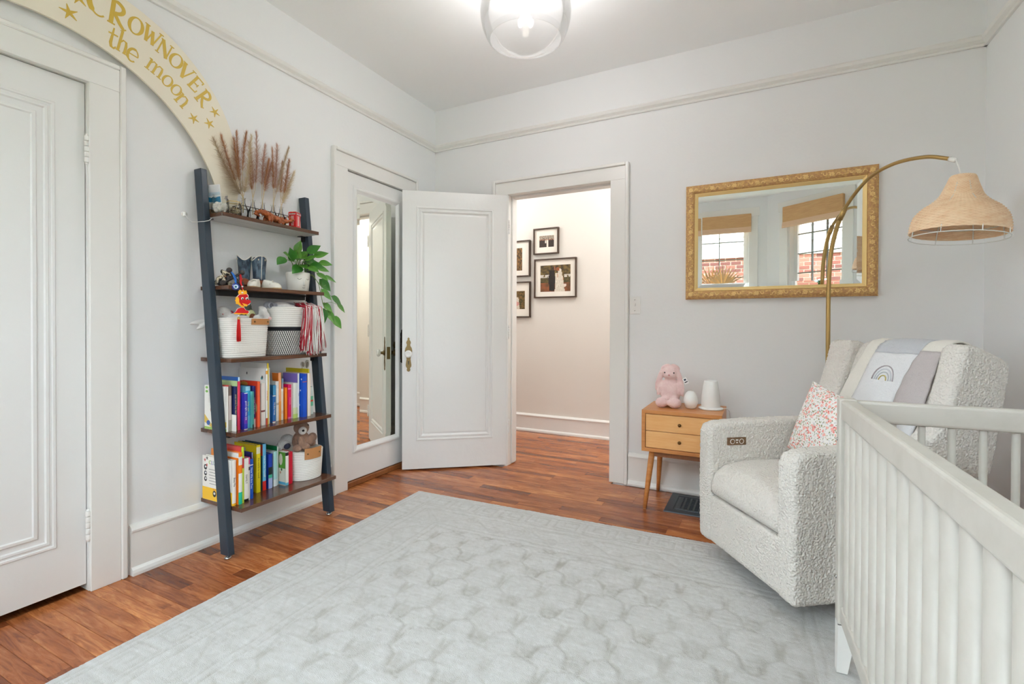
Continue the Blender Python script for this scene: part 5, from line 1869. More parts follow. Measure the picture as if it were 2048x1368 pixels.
# brown teddy bear in the round basket
zb = z5 + .152
BR = furm('teddy_brown', c(170, 134, 114), c(146, 112, 92), .004, 160)
bx, by = .142, -1.405
plush('teddy_bear', [((bx, by, zb + .040), (.046, .046, .054)), ((bx + .010, by - .006, zb + .112), (.040, .040, .036)), ((bx + .040, by - .024, zb + .106), (.022, .021, .020)), ((bx + .002, by + .026, zb + .142), (.010, .013, .013)), ((bx - .012, by - .028, zb + .140), (.010, .013, .013)),
                     ((bx + .036, by - .030, zb + .045), (.016, .018, .034), R(.3, 'X')), ((bx + .040, by + .030, zb + .045), (.016, .018, .032), R(-.3, 'X')), ((bx + .042, by - .060, zb + .016), (.028, .020, .020)), ((bx + .05, by - .015, zb + .015), (.026, .024, .020)),
                     ((bx + .01, by + .066, zb + .046), (.022, .026, .026)), ((bx + .02, by + .055, zb + .02), (.02, .02, .02))], BR,
      'brown plush teddy bear with a white muzzle sitting in the round basket', vox=.0035, disp=.003,
      extra=[('muzzle', ((bx + .050, by - .031, zb + .105), (.020, .0215, .021)), furm('muzzle_white', c(232, 228, 222))), ('nose', ((bx + .068, by - .042, zb + .109), (.0065, .007, .006)), EYEB), ('eye', ((bx + .044, by + .010, zb + .127), (.0035, .0035, .0035)), EYEB)])
plush('white_cow_plush', [((.085, -1.470, zb + .030), (.03, .032, .028)), ((.075, -1.44, zb + .045), (.035, .034, .030)), ((.085, -1.50, zb + .012), (.022, .026, .022))], furm('plush_white_shaggy', c(228, 228, 228), None, .005, 120), 'white shaggy plush with a navy patch behind the teddy', disp=.004,
      extra=[('navy_patch', ((.112, -1.468, zb + .020), (.012, .020, .016)), furm('plush_navy', c(70, 74, 98)))])
# soft toy ears peeping over the upper book row
plush('mouse_ear_plush', [((.10, -1.352, z4 + .215), (.014, .020, .050)), ((.108, -1.368, z4 + .270), (.006, .013, .018), R(.2, 'X')), ((.108, -1.338, z4 + .268), (.008, .016, .026), R(-.15, 'X'))], furm('plush_cream', c(226, 222, 212)), 'cream plush ears peeping above the books by the right rail', vox=.003, disp=.001,
      extra=[('ear_lining', ((.113, -1.368, z4 + .270), (.003, .009, .014), R(.2, 'X')), mat('ear_taupe', c(150, 140, 128), .9)), ('ear_lining', ((.115, -1.343, z4 + .266), (.003, .009, .018), R(-.15, 'X')), mat('ear_taupe', c(150, 140, 128), .9))])

# ------------------------------------------------------------------ rug
RX, RY = (math.cos(.0344), math.sin(.0344)), None
rug_o = Vector((.444, -.772, 0))
rex = Vector((math.cos(.0344), math.sin(.0344), 0))
rey = Vector((math.sin(.0344), -math.cos(.0344), 0))
RWD, RLN = 2.44, 2.78


def rug():
    sx_, sy_ = .0065, .0065
    nx, ny = int(RWD / sx_), int(2.55 / sy_)
    u = np.linspace(0, RWD, nx + 1)
    v = np.concatenate([np.linspace(0, 2.55, ny + 1), [2.75, 2.78]])
    U, V = np.meshgrid(u, v)
    e = np.minimum(np.minimum(U, RWD - U), np.minimum(V, RLN - V))       # distance from the edge
    along = np.where(np.minimum(U, RWD - U) < V, V, U)
    ln = np.zeros_like(U)

    def line(d, w):
        return np.clip(1 - np.abs(d) / w, 0, 1)
    wob = .006 * np.sin(U * 31 + np.sin(V * 17) * 2) + .006 * np.sin(V * 27 + np.sin(U * 13) * 2)
    ew = e + wob * .5
    for d in (.028, .175, .215, .372, .405):
        ln = np.maximum(ln, line(ew - d, .007) * .85)
    # greek key band .04 - .165
    p = (along % .158) / .158
    q = (e - .045) / .115
    key = np.zeros_like(U)
    segs = [(.06, .06, .06, .95), (.06, .95, .80, .95), (.80, .95, .80, .25), (.80, .25, .34, .25), (.34, .25, .34, .66), (.34, .66, .56, .66), (.06, .06, 1.06, .06)]
    for x0, y0, x1, y1 in segs:
        if x0 == x1:
            k = line((p - x0) * .158, .0075) * ((q > min(y0, y1) - .04) & (q < max(y0, y1) + .04))
        else:
            k = line((q - y0) * .115, .0075) * ((p > min(x0, x1) - .03) & (p < max(x0, x1) + .03))
        key = np.maximum(key, k)
    key *= (e > .035) & (e < .172)
    ln = np.maximum(ln, key * .9)
    # scrolling vine band .215 - .372
    b = (e > .222) & (e < .366)
    c0 = (e - .294) / .07
    vin = line(c0 - .55 * np.sin(along * 2 * np.pi / .31), .16) * b
    ph = (along % .155) / .155 - .5
    ros = np.hypot(ph * .155, (c0 - .45 * np.sign(np.sin(along * 2 * np.pi / .31))) * .07)
    vin = np.maximum(vin, line(ros - .030, .009) * b * .9)
    vin = np.maximum(vin, line(ros - .012, .010) * b * .7)
    ln = np.maximum(ln, vin * .55)
    # trellis field: interlocking stepped ogees with medallions
    f = e > .415
    px, py = .330, .46
    a = (U - .545) / px
    g = (V - .52) / py
    cell = np.full_like(U, 9.)
    for s_ in (0, .5):
        # ogee: straight column runs, an S-curve and a small step between them
        ph = (g + s_) % 1.0
        bend = np.interp(ph, [0, .10, .16, .30, .36, .50, .60, .66, .80, .86, 1.0], [-.235, -.235, -.11, -.07, .20, .235, .235, .11, .07, -.20, -.235])
        for sgn in (1, -1):
            k_ = np.round(a - sgn * bend - s_)
            cell = np.minimum(cell, np.abs(a - sgn * bend - s_ - k_) * px)
    cell = cell + .003 * np.sin(U * 55 + V * 23) + .002 * np.sin(V * 71)
    fl_ = np.clip(1.25 - cell / .0085, 0, 1)
    brk = np.clip(.80 + .45 * np.sin(U * 11.3 + 2 * np.sin(V * 7.1)) * np.sin(V * 9.7 + 1.3 * np.sin(U * 5.3)), .12, 1)
    st = line((g * 4 - np.round(g * 4)) * py / 4, .006) * (np.abs(a * 4 - np.round(a * 4)) < .22) * (np.sin(a * 40 + np.round(g * 4) * 2.1) > .1)
    ln = np.maximum(ln, np.maximum(fl_, st * .7) * f * brk)
    ua = (a * 2 - np.round(a * 2)) * px / 2
    va = (g * 2 - .5 - np.round(g * 2 - .5)) * py / 2
    med = np.clip(1.25 - (np.abs(ua / .046) ** 3 + np.abs(va / .052) ** 3) ** (1 / 3) + .22 * np.sin(U * 120) * np.sin(V * 110), 0, 1) * f
    ub = (a * 2 - .5 - np.round(a * 2 - .5)) * px / 2
    vb = (g * 2 - np.round(g * 2)) * py / 2
    med = np.maximum(med, .8 * np.clip(1.15 - np.hypot(ub / .036, vb / .040) + .2 * np.sin(U * 140 + V * 90), 0, 1) * f)
    tone = np.clip(.50 * np.clip(ln, 0, 1) * (1 - .55 * f) + .46 * np.clip(ln, 0, 1) * .72 * f + .38 * med, 0, 1)
    n1 = rng.normal(0, 1, U.shape)
    # slow woolly unevenness
    def smooth(k):
        z = rng.normal(0, 1, (U.shape[0] // k + 3, U.shape[1] // k + 3))
        iy = np.arange(U.shape[0]) / k
        ix = np.arange(U.shape[1]) / k
        y0, x0 = iy.astype(int), ix.astype(int)
        fy, fx = (iy - y0)[:, None], (ix - x0)[None, :]
        z00, z01, z10, z11 = z[np.ix_(y0, x0)], z[np.ix_(y0, x0 + 1)], z[np.ix_(y0 + 1, x0)], z[np.ix_(y0 + 1, x0 + 1)]
        return z00 * (1 - fy) * (1 - fx) + z01 * (1 - fy) * fx + z10 * fy * (1 - fx) + z11 * fy * fx
    n2, n3 = smooth(5), smooth(2)
    # streaks along the weave
    zs = rng.normal(0, 1, (U.shape[0], U.shape[1] // 9 + 3))
    ix = np.arange(U.shape[1]) / 9
    x0 = ix.astype(int)
    fx = ix - x0
    n4 = zs[:, x0] * (1 - fx) + zs[:, x0 + 1] * fx
    tone = np.clip(tone * (1 + .10 * n2) + .06 * n2 + .09 * n3 + .10 * n4 + .05 * n1, -.4, 1.2)
    Zc = .0115 - .0035 * np.clip(ln, 0, 1) + .0006 * n1 + .0006 * n2
    edge = np.clip(e / .012, 0, 1)
    Zc = np.where(e < .001, .0005, Zc * (.55 + .45 * np.sqrt(edge)))
    jit = np.where(e < .004, 1, 0) * .0018
    X = rug_o.x + U * rex.x + V * rey.x + jit * rng.normal(0, 1, U.shape)
    Y = rug_o.y + U * rex.y + V * rey.y + jit * rng.normal(0, 1, U.shape)
    me = bpy.data.meshes.new('rug')
    H_, W_ = U.shape
    idx = np.arange(H_ * W_).reshape(H_, W_)
    quads = np.stack([idx[:-1, :-1], idx[1:, :-1], idx[1:, 1:], idx[:-1, 1:]], -1).reshape(-1, 4)
    o = (1.6, -1.9, 0)
    me.vertices.add(H_ * W_)
    me.vertices.foreach_set('co', np.stack([X - o[0], Y - o[1], Zc], -1).ravel())
    me.loops.add(quads.size)
    me.loops.foreach_set('vertex_index', quads.ravel())
    me.polygons.add(len(quads))
    me.polygons.foreach_set('loop_start', np.arange(len(quads)) * 4)
    me.polygons.foreach_set('loop_total', np.full(len(quads), 4))
    me.update()
    at = me.color_attributes.new('Col', 'FLOAT_COLOR', 'POINT')
    ca, cb = np.array(c(203, 202, 200)), np.array(c(172, 169, 162))
    t_ = tone.ravel()[:, None]
    rgb = np.clip(ca * (1 - t_) + cb * t_, 0, 1)
    at.data.foreach_set('color', np.concatenate([rgb, np.ones((len(rgb), 1))], 1).ravel())
    me.polygons.foreach_set('use_smooth', [True] * len(me.polygons))
    me.materials.append(mat('rug_pile', rough=1.0, attr=True, bump=('noise', 420, .0030), sheen=.15))
    ob = bpy.data.objects.new('rug', me)
    link(ob, None, o)
    tag(ob, 'large pale grey rug with a key border and trellis pattern on the floor', 'rug')


rug()

# ------------------------------------------------------------------ floor register
t = thing('floor_register', (2.02, -.215, 0), 'black cast iron floor vent between the nightstand leg and the armchair', 'vent')
VIRON = mat('cast_iron', c(66, 74, 82), .42, .4, bump=('noise', 60, .0008))
vx0, vx1, vy0, vy1 = 1.866, 2.172, -.385, -.052
m = MB()
fr = [(vx0, vy0, vx1, vy1, 0.0), (vx0 + .003, vy0 + .003, vx1 - .003, vy1 - .003, .005), (vx0 + .045, vy0 + .045, vx1 - .045, vy1 - .045, .006), (vx0 + .050, vy0 + .050, vx1 - .050, vy1 - .050, .003), (vx0 + .058, vy0 + .058, vx1 - .058, vy1 - .058, .003), (vx0 + .060, vy0 + .060, vx1 - .060, vy1 - .060, .0065), (vx0 + .078, vy0 + .066, vx1 - .078, vy1 - .066, .0065), (vx0 + .078, vy0 + .066, vx1 - .078, vy1 - .066, .0015)]
m.loops([[(a, b, z), (c_, b, z), (c_, d, z), (a, d, z)] for a, b, c_, d, z in fr], capend=False)
build(m, 'frame', VIRON, t)
ix0, ix1, iy0, iy1 = vx0 + .078, vx1 - .078, vy0 + .066, vy1 - .066
m = MB()
m.box(ix0, ix1, iy0, iy1, .0008, .0018)
build(m, 'duct_opening', mat('duct_dark', c(10, 11, 12), .9), t)
for k in range(9):
    m = MB()
    yy = iy0 + (iy1 - iy0) * (k + .5) / 9
    m.box(ix0, ix1, yy - .0035, yy + .0035, .002, .0062)
    build(m, 'bar', VIRON, t)
for k in range(5):
    m = MB()
    xx = ix0 + (ix1 - ix0) * (k + .5) / 5
    m.box(xx - .0045, xx + .0045, iy0, iy1, .002, .0066)
    build(m, 'bar', VIRON, t)

# ------------------------------------------------------------------ nightstand
NX0, NX1, NY0, NY1, NZ0, NZ1 = 1.752, 2.174, -.425, -.072, .340, .575
t = thing('nightstand', (1.96, -.25, 0), 'acorn wood nightstand with two drawers and tapered splayed legs', 'nightstand')
m = MB()
th = .020
m.box(NX0, NX1, NY0, NY1, NZ1 - th, NZ1, bev=.0012)
m.box(NX0, NX1, NY0, NY1, NZ0, NZ0 + th, bev=.0012)
m.box(NX0, NX0 + th, NY0 + .0004, NY1, NZ0 + th - .001, NZ1 - th + .001)
m.box(NX1 - th, NX1, NY0 + .0004, NY1, NZ0 + th - .001, NZ1 - th + .001)
m.box(NX0 + th, NX1 - th, NY1 - .012, NY1, NZ0 + th, NZ1 - th)
build(m, 'case', WOODS, t)
gz = (NZ0 + NZ1) / 2
for a, b in ((NZ0 + th + .003, gz - .0015), (gz + .0015, NZ1 - th - .003)):
    m = MB()
    m.box(NX0 + th + .003, NX1 - th - .003, NY0 + .004, NY0 + .022, a, b, bev=.001)
    m.box(NX0 + th + .012, NX1 - th - .012, NY0 + .022, NY1 - .03, a + .004, b - .02)
    o = build(m, 'drawer', mat('acorn_drawer', c(228, 164, 98), .35, var=(5.0, c(238, 186, 124), .3, .7, (1.2, 14, 14))), t)
    k = MB()
    k.lathe([(.004, 0), (.004, .010), (.008, .014), (.0095, .019), (.007, .024), (1e-5, .026)], 16, T(1.960, NY0 + .0045, (a + b) / 2) @ R(PI / 2, 'X'), cap=False)
    build(k, 'knob', mat('antique_knob', c(120, 88, 50), .3, .8), o)
# legs and apron
m = MB()
m.box(NX0 + .04, NX1 - .04, NY0 + .035, NY0 + .050, NZ0 - .032, NZ0)
m.prism([(NX0 + .06, NZ0), (NX1 - .06, NZ0), (NX1 - .06, NZ0 - .045), (1.98, NZ0 - .018), (NX0 + .06, NZ0 - .032)], -.090, -.075, frame((0, 0, 0), (1, 0, 0), (0, 0, 1), (0, -1, 0)) @ T(0, 0, .165))
m.box(NX0 + .045, NX0 + .058, NY0 + .05, NY1 - .04, NZ0 - .030, NZ0)
m.box(NX1 - .058, NX1 - .045, NY0 + .05, NY1 - .04, NZ0 - .030, NZ0)
build(m, 'apron', WOODS2, t)
for lx, ly, fx, fy in ((NX0 + .052, NY0 + .045, 1.766, -.398), (NX0 + .052, NY1 - .045, 1.776, -.045), (NX1 - .052, NY0 + .045, 2.160, -.398), (NX1 - .052, NY1 - .045, 2.150, -.045)):
    m = MB()
    a, b = Vector((lx, ly, NZ0 - .0005)), Vector((fx, fy, .0066))
    if fx > 2:
        b.z = .0068
    m.tube([a, a * .7 + b * .3, a * .3 + b * .7, b], [.017, .0165, .0135, .0105], 16)
    if fx < 2:
        m.tube([b, b - Vector((0, 0, .006))], [.0085, .0085], 12)
    build(m, 'leg', WOODS, t)

# pink plush bunny
zt = NZ1
PK = furm('plush_pink', c(230, 196, 194), c(238, 212, 208), .003, 170)
bx, by = 1.876, -.215
bun = plush('pink_bunny', [((bx, by, zt + .085), (.058, .048, .088)), ((bx, by - .004, zt + .196), (.047, .044, .044)), ((bx, by - .034, zt + .184), (.030, .022, .022)), ((bx - .036, by - .085, zt + .030), (.036, .036, .0295)), ((bx + .036, by - .085, zt + .030), (.040, .036, .0295)), ((bx - .03, by - .045, zt + .036), (.026, .04, .026)), ((bx + .03, by - .045, zt + .036), (.026, .04, .026)),
                       ((bx - .054, by - .012, zt + .105), (.016, .018, .050), R(.42, 'Y')), ((bx + .054, by - .012, zt + .105), (.016, .018, .050), R(-.42, 'Y')),
                       ((bx - .062, by - .010, zt + .160), (.017, .012, .075), R(.30, 'Y')), ((bx + .058, by - .012, zt + .150), (.017, .012, .078), R(-.22, 'Y')), ((bx - .030, by, zt + .232), (.030, .018, .014), R(-.5, 'Y')), ((bx + .028, by, zt + .232), (.030, .018, .014), R(.5, 'Y'))], PK,
            'pink plush bunny with floppy ears seated on the nightstand', vox=.005, disp=.003,
            extra=[('nose', ((bx, by - .056, zt + .188), (.006, .004, .0045)), mat('bunny_nose', c(206, 140, 140), .7)), ('eye', ((bx - .027, by - .040, zt + .200), (.0042, .0042, .0042)), EYEB), ('eye', ((bx + .025, by - .041, zt + .200), (.0042, .0042, .0042)), EYEB)])
m = MB()
Q = T(bx + .088, by - .030, zt + .158) @ R(-.5, 'Y')
m.box(-.012, .012, -.0012, 0, -.020, .016, Q, bev=.0003)
m.box(-.009, .009, -.0016, -.0010, -.012, -.006, Q, col=c(60, 60, 60))
m.box(-.006, .006, -.0016, -.0010, .000, .010, Q, col=c(40, 60, 80))
build(m, 'paper_tag', PRINT, bun)
m = MB()
EGG = mat('egg_white', c(236, 236, 234), .35)
m.lathe([(1e-5, .0005), (.020, .001), (.030, .010), (.0385, .034), (.0395, .048), (.035, .072), (.026, .091), (.014, .101), (1e-5, .1035)], 28, T(1.996, -.262, zt), cap=False)
build(m, 'egg_lamp', EGG, label='small white egg shaped night light beside the pink bunny', cat='night light')
t = thing('diffuser', (2.100, -.225, zt), 'white tapered diffuser on a round base with a cord on the nightstand', 'diffuser')
m = MB()
m.lathe([(.064, 0.0005), (.067, .004), (.066, .009), (.058, .013), (.03, .014)], 32, T(2.100, -.225, zt))
build(m, 'base', EGG, t)
m = MB()
m.lathe([(.050, .012), (.0515, .03), (.050, .075), (.043, .125), (.0365, .160), (.034, .1635), (.031, .163), (.029, .150), (1e-5, .148)], 32, T(2.100, -.225, zt), cap=False)
build(m, 'body', EGG, t)
m = MB()
m.tube([(2.160, -.210, zt + .006), (2.182, -.196, zt + .005), (2.196, -.175, zt - .012), (2.199, -.150, zt - .06), (2.200, -.10, zt - .20), (2.20, -.05, zt - .40)], .0022, 7)
build(m, 'cord', EGG, t)

# ------------------------------------------------------------------ gilt mirror
MX0, MX1, MZ0, MZ1 = 1.933, 2.909, 1.216, 1.919
t = thing('wall_mirror', (2.42, 0, 1.216), 'large mirror with bright glass in an ornate gilt frame on the back wall', 'mirror')


def mrect(i, d):
    return [(MX0 + i, -d, MZ0 + i), (MX1 - i, -d, MZ0 + i), (MX1 - i, -d, MZ1 - i), (MX0 + i, -d, MZ1 - i)]


GILT = mat('gilt_carved', c(190, 144, 96), .55, .10, var=(75, c(222, 184, 116), .42, .66, (1, 1, 1)), bump=('noise', 130, .0035))
GILT2 = mat('gilt_smooth', c(244, 214, 148), .40, .35)
m = MB()
m.loops([mrect(0, 0.0005), mrect(0, .020), mrect(.003, .025), mrect(.006, .024), mrect(.009, .028), mrect(.022, .034), mrect(.038, .033), mrect(.048, .026), mrect(.050, .020)], capend=False)
build(m, 'carved_frame', GILT, t)
m = MB()
m.loops([mrect(.050, .021), mrect(.052, .024), mrect(.055, .023), mrect(.068, .012), mrect(.070, .010)], capend=False)
build(m, 'gold_slip', GILT2, t)
m = MB()
m.loops([mrect(.069, .0095), mrect(.094, .0120)], capend=True)
build(m, 'glass', MIRROR, t)
# scroll relief round the frame
m = MB()
r_ = random.Random(4)


def frame_pt(s_, side, off):
    """s along the side, off across the moulding"""
    if side == 0: return Vector((s_, -.0345, MZ0 + off))
    if side == 1: return Vector((s_, -.0345, MZ1 - off))
    if side == 2: return Vector((MX0 + off, -.0345, s_))
    return Vector((MX1 - off, -.0345, s_))


for side in range(4):
    lo, hi = (MX0 + .03, MX1 - .03) if side < 2 else (MZ0 + .03, MZ1 - .03)
    n = int(round((hi - lo) / .062))
    for k in range(n + 1):
        s0 = lo + (hi - lo) * k / n
        if k % 2 == 0:
            for j in range(6):
                a = 2 * PI * j / 6
                p = frame_pt(s0 + .0085 * math.cos(a), side, .029 + .0085 * math.sin(a))
                m.ell(p, (.0048, .0030, .0048), seg=7, rings=5)
            m.ell(frame_pt(s0, side, .029), (.0042, .0045, .0042), seg=7, rings=5)
        if k < n:
            sg = 1 if k % 2 else -1
            pts = []
            for j in range(9):
                a = -2.2 + 4.4 * j / 8
                rad = .011 * (1 - .06 * j)
                pts.append(frame_pt(s0 + .031 + rad * math.sin(a), side, .029 + sg * (rad * math.cos(a) - .004)))
            m.tube(pts, [.0012, .002, .0026, .0028, .0028, .0026, .0024, .002, .0014], 5)
            for j in (-1, 1):
                m.ell(frame_pt(s0 + .031 + .018 * j, side, .029 - sg * .010), (.0045, .0022, .003), seg=7, rings=5)
o = build(m, 'scroll_relief', GILT2, t, kind='stuff')

# ------------------------------------------------------------------ arc floor lamp
LPX, LPY = 2.670, -.170
ld = (Vector((3.045, -.690, 0)) - Vector((LPX, LPY, 0)))
ldn = ld.normalized()
t = thing('arc_lamp', (LPX, LPY, 0), 'brass arc floor lamp with a woven rattan shade behind the armchair', 'floor lamp')
m = MB()
m.lathe([(.105, 0.0005), (.108, .004), (.106, .016), (.098, .020), (.014, .022), (.012, .030)], 36, T(LPX, LPY, 0))
build(m, 'base', BRASS, t)
prof = [(0, .025), (0, .5), (0, .95), (0, 1.19), (.006, 1.35), (.021, 1.465), (.068, 1.599), (.138, 1.689), (.245, 1.765), (.373, 1.790), (.510, 1.772), (.593, 1.739), (.636, 1.716)]


def catmull(pts, n=6):
    out_ = []
    for i in range(len(pts) - 1):
        p0, p1, p2, p3 = pts[max(i - 1, 0)], pts[i], pts[i + 1], pts[min(i + 2, len(pts) - 1)]
        for k in range(n):
            u = k / n
            out_.append(tuple(.5 * ((2 * b) + (-a + c_) * u + (2 * a - 5 * b + 4 * c_ - d) * u * u + (-a + 3 * b - 3 * c_ + d) * u ** 3) for a, b, c_, d in zip(p0, p1, p2, p3)))
    out_.append(pts[-1])
    return out_


sp = catmull(prof)
P3 = [Vector((LPX, LPY, 0)) + ldn * a + Vector((0, 0, b)) for a, b in sp]
k1 = next(i for i, (a, b) in enumerate(sp) if a > .085)
k2 = len(P3) - 4
m = MB()
m.tube(P3[:k1 + 1], .0105, 14)
build(m, 'pole', BRASS, t)
m = MB()
m.tube(P3[k1 - 1:k2 + 1], .0082, 14)
build(m, 'arm', BRASS, t)
m = MB()
m.tube([P3[k1 - 2], P3[k1 + 1]], .0125, 14)
build(m, 'joint', BRASS, t)
m = MB()
m.tube(P3[k2 - 1:], [.0095] * (len(P3[k2 - 1:]) - 1) + [.004], 12)
build(m, 'white_end_cap', PORC, t)
tipp = P3[-1]
sh_top = Vector((3.060, -.700, 1.648))
m = MB()
m.tube([tipp, tipp * .7 + sh_top * .3, sh_top + Vector((0, 0, -.03))], .0028, 8)
build(m, 'cable', PORC, t)
# woven shade
SHP = [(.001, 0), (.030, .001), (.038, -.004), (.046, -.028), (.054, -.050), (.067, -.081), (.090, -.107), (.118, -.130), (.140, -.160), (.149, -.195), (.1515, -.228)]
sp2 = catmull([(r_, -z) for r_, z in SHP], 10)
QS = T(*sh_top) @ Matrix.Rotation(-.085, 4, Vector((-_fw.x, -_fw.y, 0)))
seg = 120
vs, fs = [], []
arcl = [0]
for i in range(1, len(sp2)):
    arcl.append(arcl[-1] + math.dist(sp2[i], sp2[i - 1]))
rows = 168
for i in range(rows + 1):
    s_ = arcl[-1] * i / rows
    k = max(j for j in range(len(arcl)) if arcl[j] <= s_ + 1e-9)
    k = min(k, len(arcl) - 2)
    u = (s_ - arcl[k]) / max(1e-9, arcl[k + 1] - arcl[k])
    r0 = sp2[k][0] * (1 - u) + sp2[k + 1][0] * u
    z0_ = -(sp2[k][1] * (1 - u) + sp2[k + 1][1] * u)
    for j in range(seg):
        a = 2 * PI * j / seg
        row = i // 3
        wv = math.sin(a * 30 + PI * (row % 2)) * .0026 * (1 if i % 3 else .2)
        rr_ = max(.0005, r0 + wv + (.0006 if i % 3 else -.0008))
        vs.append((rr_ * math.cos(a), rr_ * math.sin(a), z0_))
for i in range(rows):
    for j in range(seg):
        fs.append((i * seg + j, (i + 1) * seg + j, (i + 1) * seg + (j + 1) % seg, i * seg + (j + 1) % seg))
m = MB()
m.add(vs, fs, 0, True, QS)
shd = build(m, 'woven_shade', RATTAN, t, label='bell shaped woven rattan shade')
m = MB()
for zz, r_ in ((-.246, .1515), (-.190, .144), (-.05, .050)):
    m.tube([QS @ Vector((r_ * math.cos(2 * PI * k / 48), r_ * math.sin(2 * PI * k / 48), zz)) for k in range(48)], .0017, 6, closed=True)
for k in range(8):
    a = 2 * PI * k / 8 + .2
    m.tube([QS @ Vector((q * math.cos(a), q * math.sin(a), zz)) for q, zz in ((.1515, -.246), (.150, -.224), (.145, -.195), (.136, -.162), (.114, -.132), (.064, -.082), (.046, -.032))], .0017, 6)
build(m, 'wire_ribs', PORC, shd)
m = MB()
m.lathe([(.014, -.03), (.016, -.04), (.016, -.085), (.013, -.09)], 14, QS)
m.ell(QS @ Vector((0, 0, -.12)), (.028, .028, .034), seg=14, rings=10)
build(m, 'bulb', PORC, t)

# ------------------------------------------------------------------ ceiling globe
GX, GY = 1.353, -1.138
t = thing('ceiling_light', (GX, GY, 2.4), 'clear glass globe ceiling light with a glowing bulb', 'ceiling light')
m = MB()
m.lathe([(.075, HC - .0005), (.078, HC - .012), (.070, HC - .03), (.060, HC - .05), (.085, HC - .055), (.085, HC - .075), (.03, HC - .08), (.022, HC - .12), (.020, HC - .135)], 28, T(GX, GY, 0))
build(m, 'canopy', BRASS, t)
m = MB()
gp = catmull([(.082, 2.700), (.12, 2.690), (.170, 2.650), (.206, 2.590), (.215, 2.530), (.206, 2.470), (.185, 2.420), (.170, 2.402)], 6)
m.lathe([(a, b) for a, b in gp], 56, T(GX, GY, 0), cap=False)
m.lathe([(.170, 2.402), (.168, 2.401), (.1675, 2.404), (.182, 2.422)], 56, T(GX, GY, 0), cap=False)
m.lathe([(a - .003, b + .0005) for a, b in reversed(gp)], 56, T(GX, GY, 0), cap=False)
build(m, 'glass_globe', GLASSV, t)
m = MB()
m.lathe([(.013, 2.64), (.014, 2.60), (.012, 2.575)], 14, T(GX, GY, 0))
m.lathe([(1e-5, 2.512), (.010, 2.514), (.018, 2.522), (.021, 2.535), (.018, 2.552), (.012, 2.566), (.010, 2.58)], 18, T(GX, GY, 0), cap=False)
build(m, 'bulb', mat('glowing_bulb', c(255, 240, 220), .4, emit=((1.0, .88, .74), 30.0)), t)

# ------------------------------------------------------------------ armchair
Rr_ = Vector((2.458, -1.322, 0))
Lr_ = Vector((2.101, -.824, 0))
ce = (Rr_ - Lr_).normalized()
cb_ = Vector((-ce.y, ce.x, 0))
CW_ = (Rr_ - Lr_).length / 2
CO_ = (Rr_ + Lr_) / 2
CM = frame(CO_, ce, cb_, (0, 0, 1))        # local: x towards the crib side, y backwards, z up
t = thing('armchair', tuple(CO_ + cb_ * .4), 'cream boucle recliner armchair in the corner beside the crib', 'armchair')


def soft(m, x0, x1, y0, y1, z0, z1, bev, seg=5, M=CM):
    return m.box(x0, x1, y0, y1, z0, z1, M, bev=bev, seg=seg, smooth=True)


def m_fine(n, size=.014, amp=.005, bev=0):
    def f(o):
        if bev:
            b = o.modifiers.new('round', 'BEVEL')
            b.width = bev
            b.segments = 4
            b.limit_method = 'ANGLE'
            b.angle_limit = math.radians(50)
        r = o.modifiers.new('remesh', 'REMESH')
        r.mode = 'VOXEL'
        r.voxel_size = n
        r.use_smooth_shade = True
        s_ = o.modifiers.new('smooth', 'SMOOTH')
        s_.factor = .5
        s_.iterations = 3
        m_disp('CLOUDS', size, amp)(o)
    return f


FINE = [m_fine(.0050, .0080, .0080, .022)]
FSEAT = [m_fine(.0065, .0085, .003, .012)]
AT = .088
for s_ in (-1, 1):
    m = MB()
    x0, x1 = (CW_ - AT, CW_) if s_ > 0 else (-CW_, -CW_ + AT)
    # side profile (y, z) with a softly rising arm top
    pr = [(.000, .088), (-.004, .30), (-.002, .575), (.012, .605), (.05, .618), (.20, .626), (.45, .628), (.60, .622), (.70, .55), (.735, .30), (.72, .088)]
    m.prism([(y_, z_) for y_, z_ in pr], x0, x1, CM @ frame((0, 0, 0), (0, 1, 0), (0, 0, 1), (1, 0, 0)))
    build(m, 'arm', BOUCLE, t, mods=[m_fine(.0050, .0080, .0080, .020)])
m = MB()
soft(m, -CW_ + AT - .01, CW_ - AT + .01, .008, .05, .090, .296, .012)
build(m, 'footrest_panel', BOUCLE, t, mods=FSEAT)
m = MB()
sw = CW_ - AT - .002
pr = [(.56, .300), (.56, .435), (.45, .440), (.30, .452), (.15, .450), (.07, .436), (.025, .405), (.004, .36), (.004, .325), (.018, .302)]
m.prism(pr, -sw, sw, CM @ frame((0, 0, 0), (0, 1, 0), (0, 0, 1), (1, 0, 0)))
build(m, 'seat_cushion', BOUCLE, t, mods=FSEAT)
m = MB()
soft(m, -CW_ + .02, CW_ - .02, .64, .74, .090, .56, .03)
build(m, 'back_panel', BOUCLE, t, mods=FSEAT)
for s_ in (-1, 1):
    x0, x1 = (CW_ - .088, CW_ + .002) if s_ > 0 else (-CW_ - .002, -CW_ + .125)
    pr = [(.520, .640), (.560, .672), (.600, .740), (.645, .880), (.668, .968), (.690, .988), (.735, .984), (.850, .935), (.878, .908), (.872, .860), (.835, .680), (.800, .510), (.740, .500), (.665, .520)]
    m = MB()
    m.prism(pr, x0, x1, CM @ frame((0, 0, 0), (0, 1, 0), (0, 0, 1), (1, 0, 0)))
    build(m, 'back_wing', BOUCLE, t, mods=FINE)
CPR = [(.50, .445), (.555, .50), (.590, .60), (.625, .72), (.660, .83), (.695, .92), (.725, .968), (.765, .985), (.81, .978), (.845, .945), (.84, .86), (.80, .60), (.74, .45)]
m = MB()
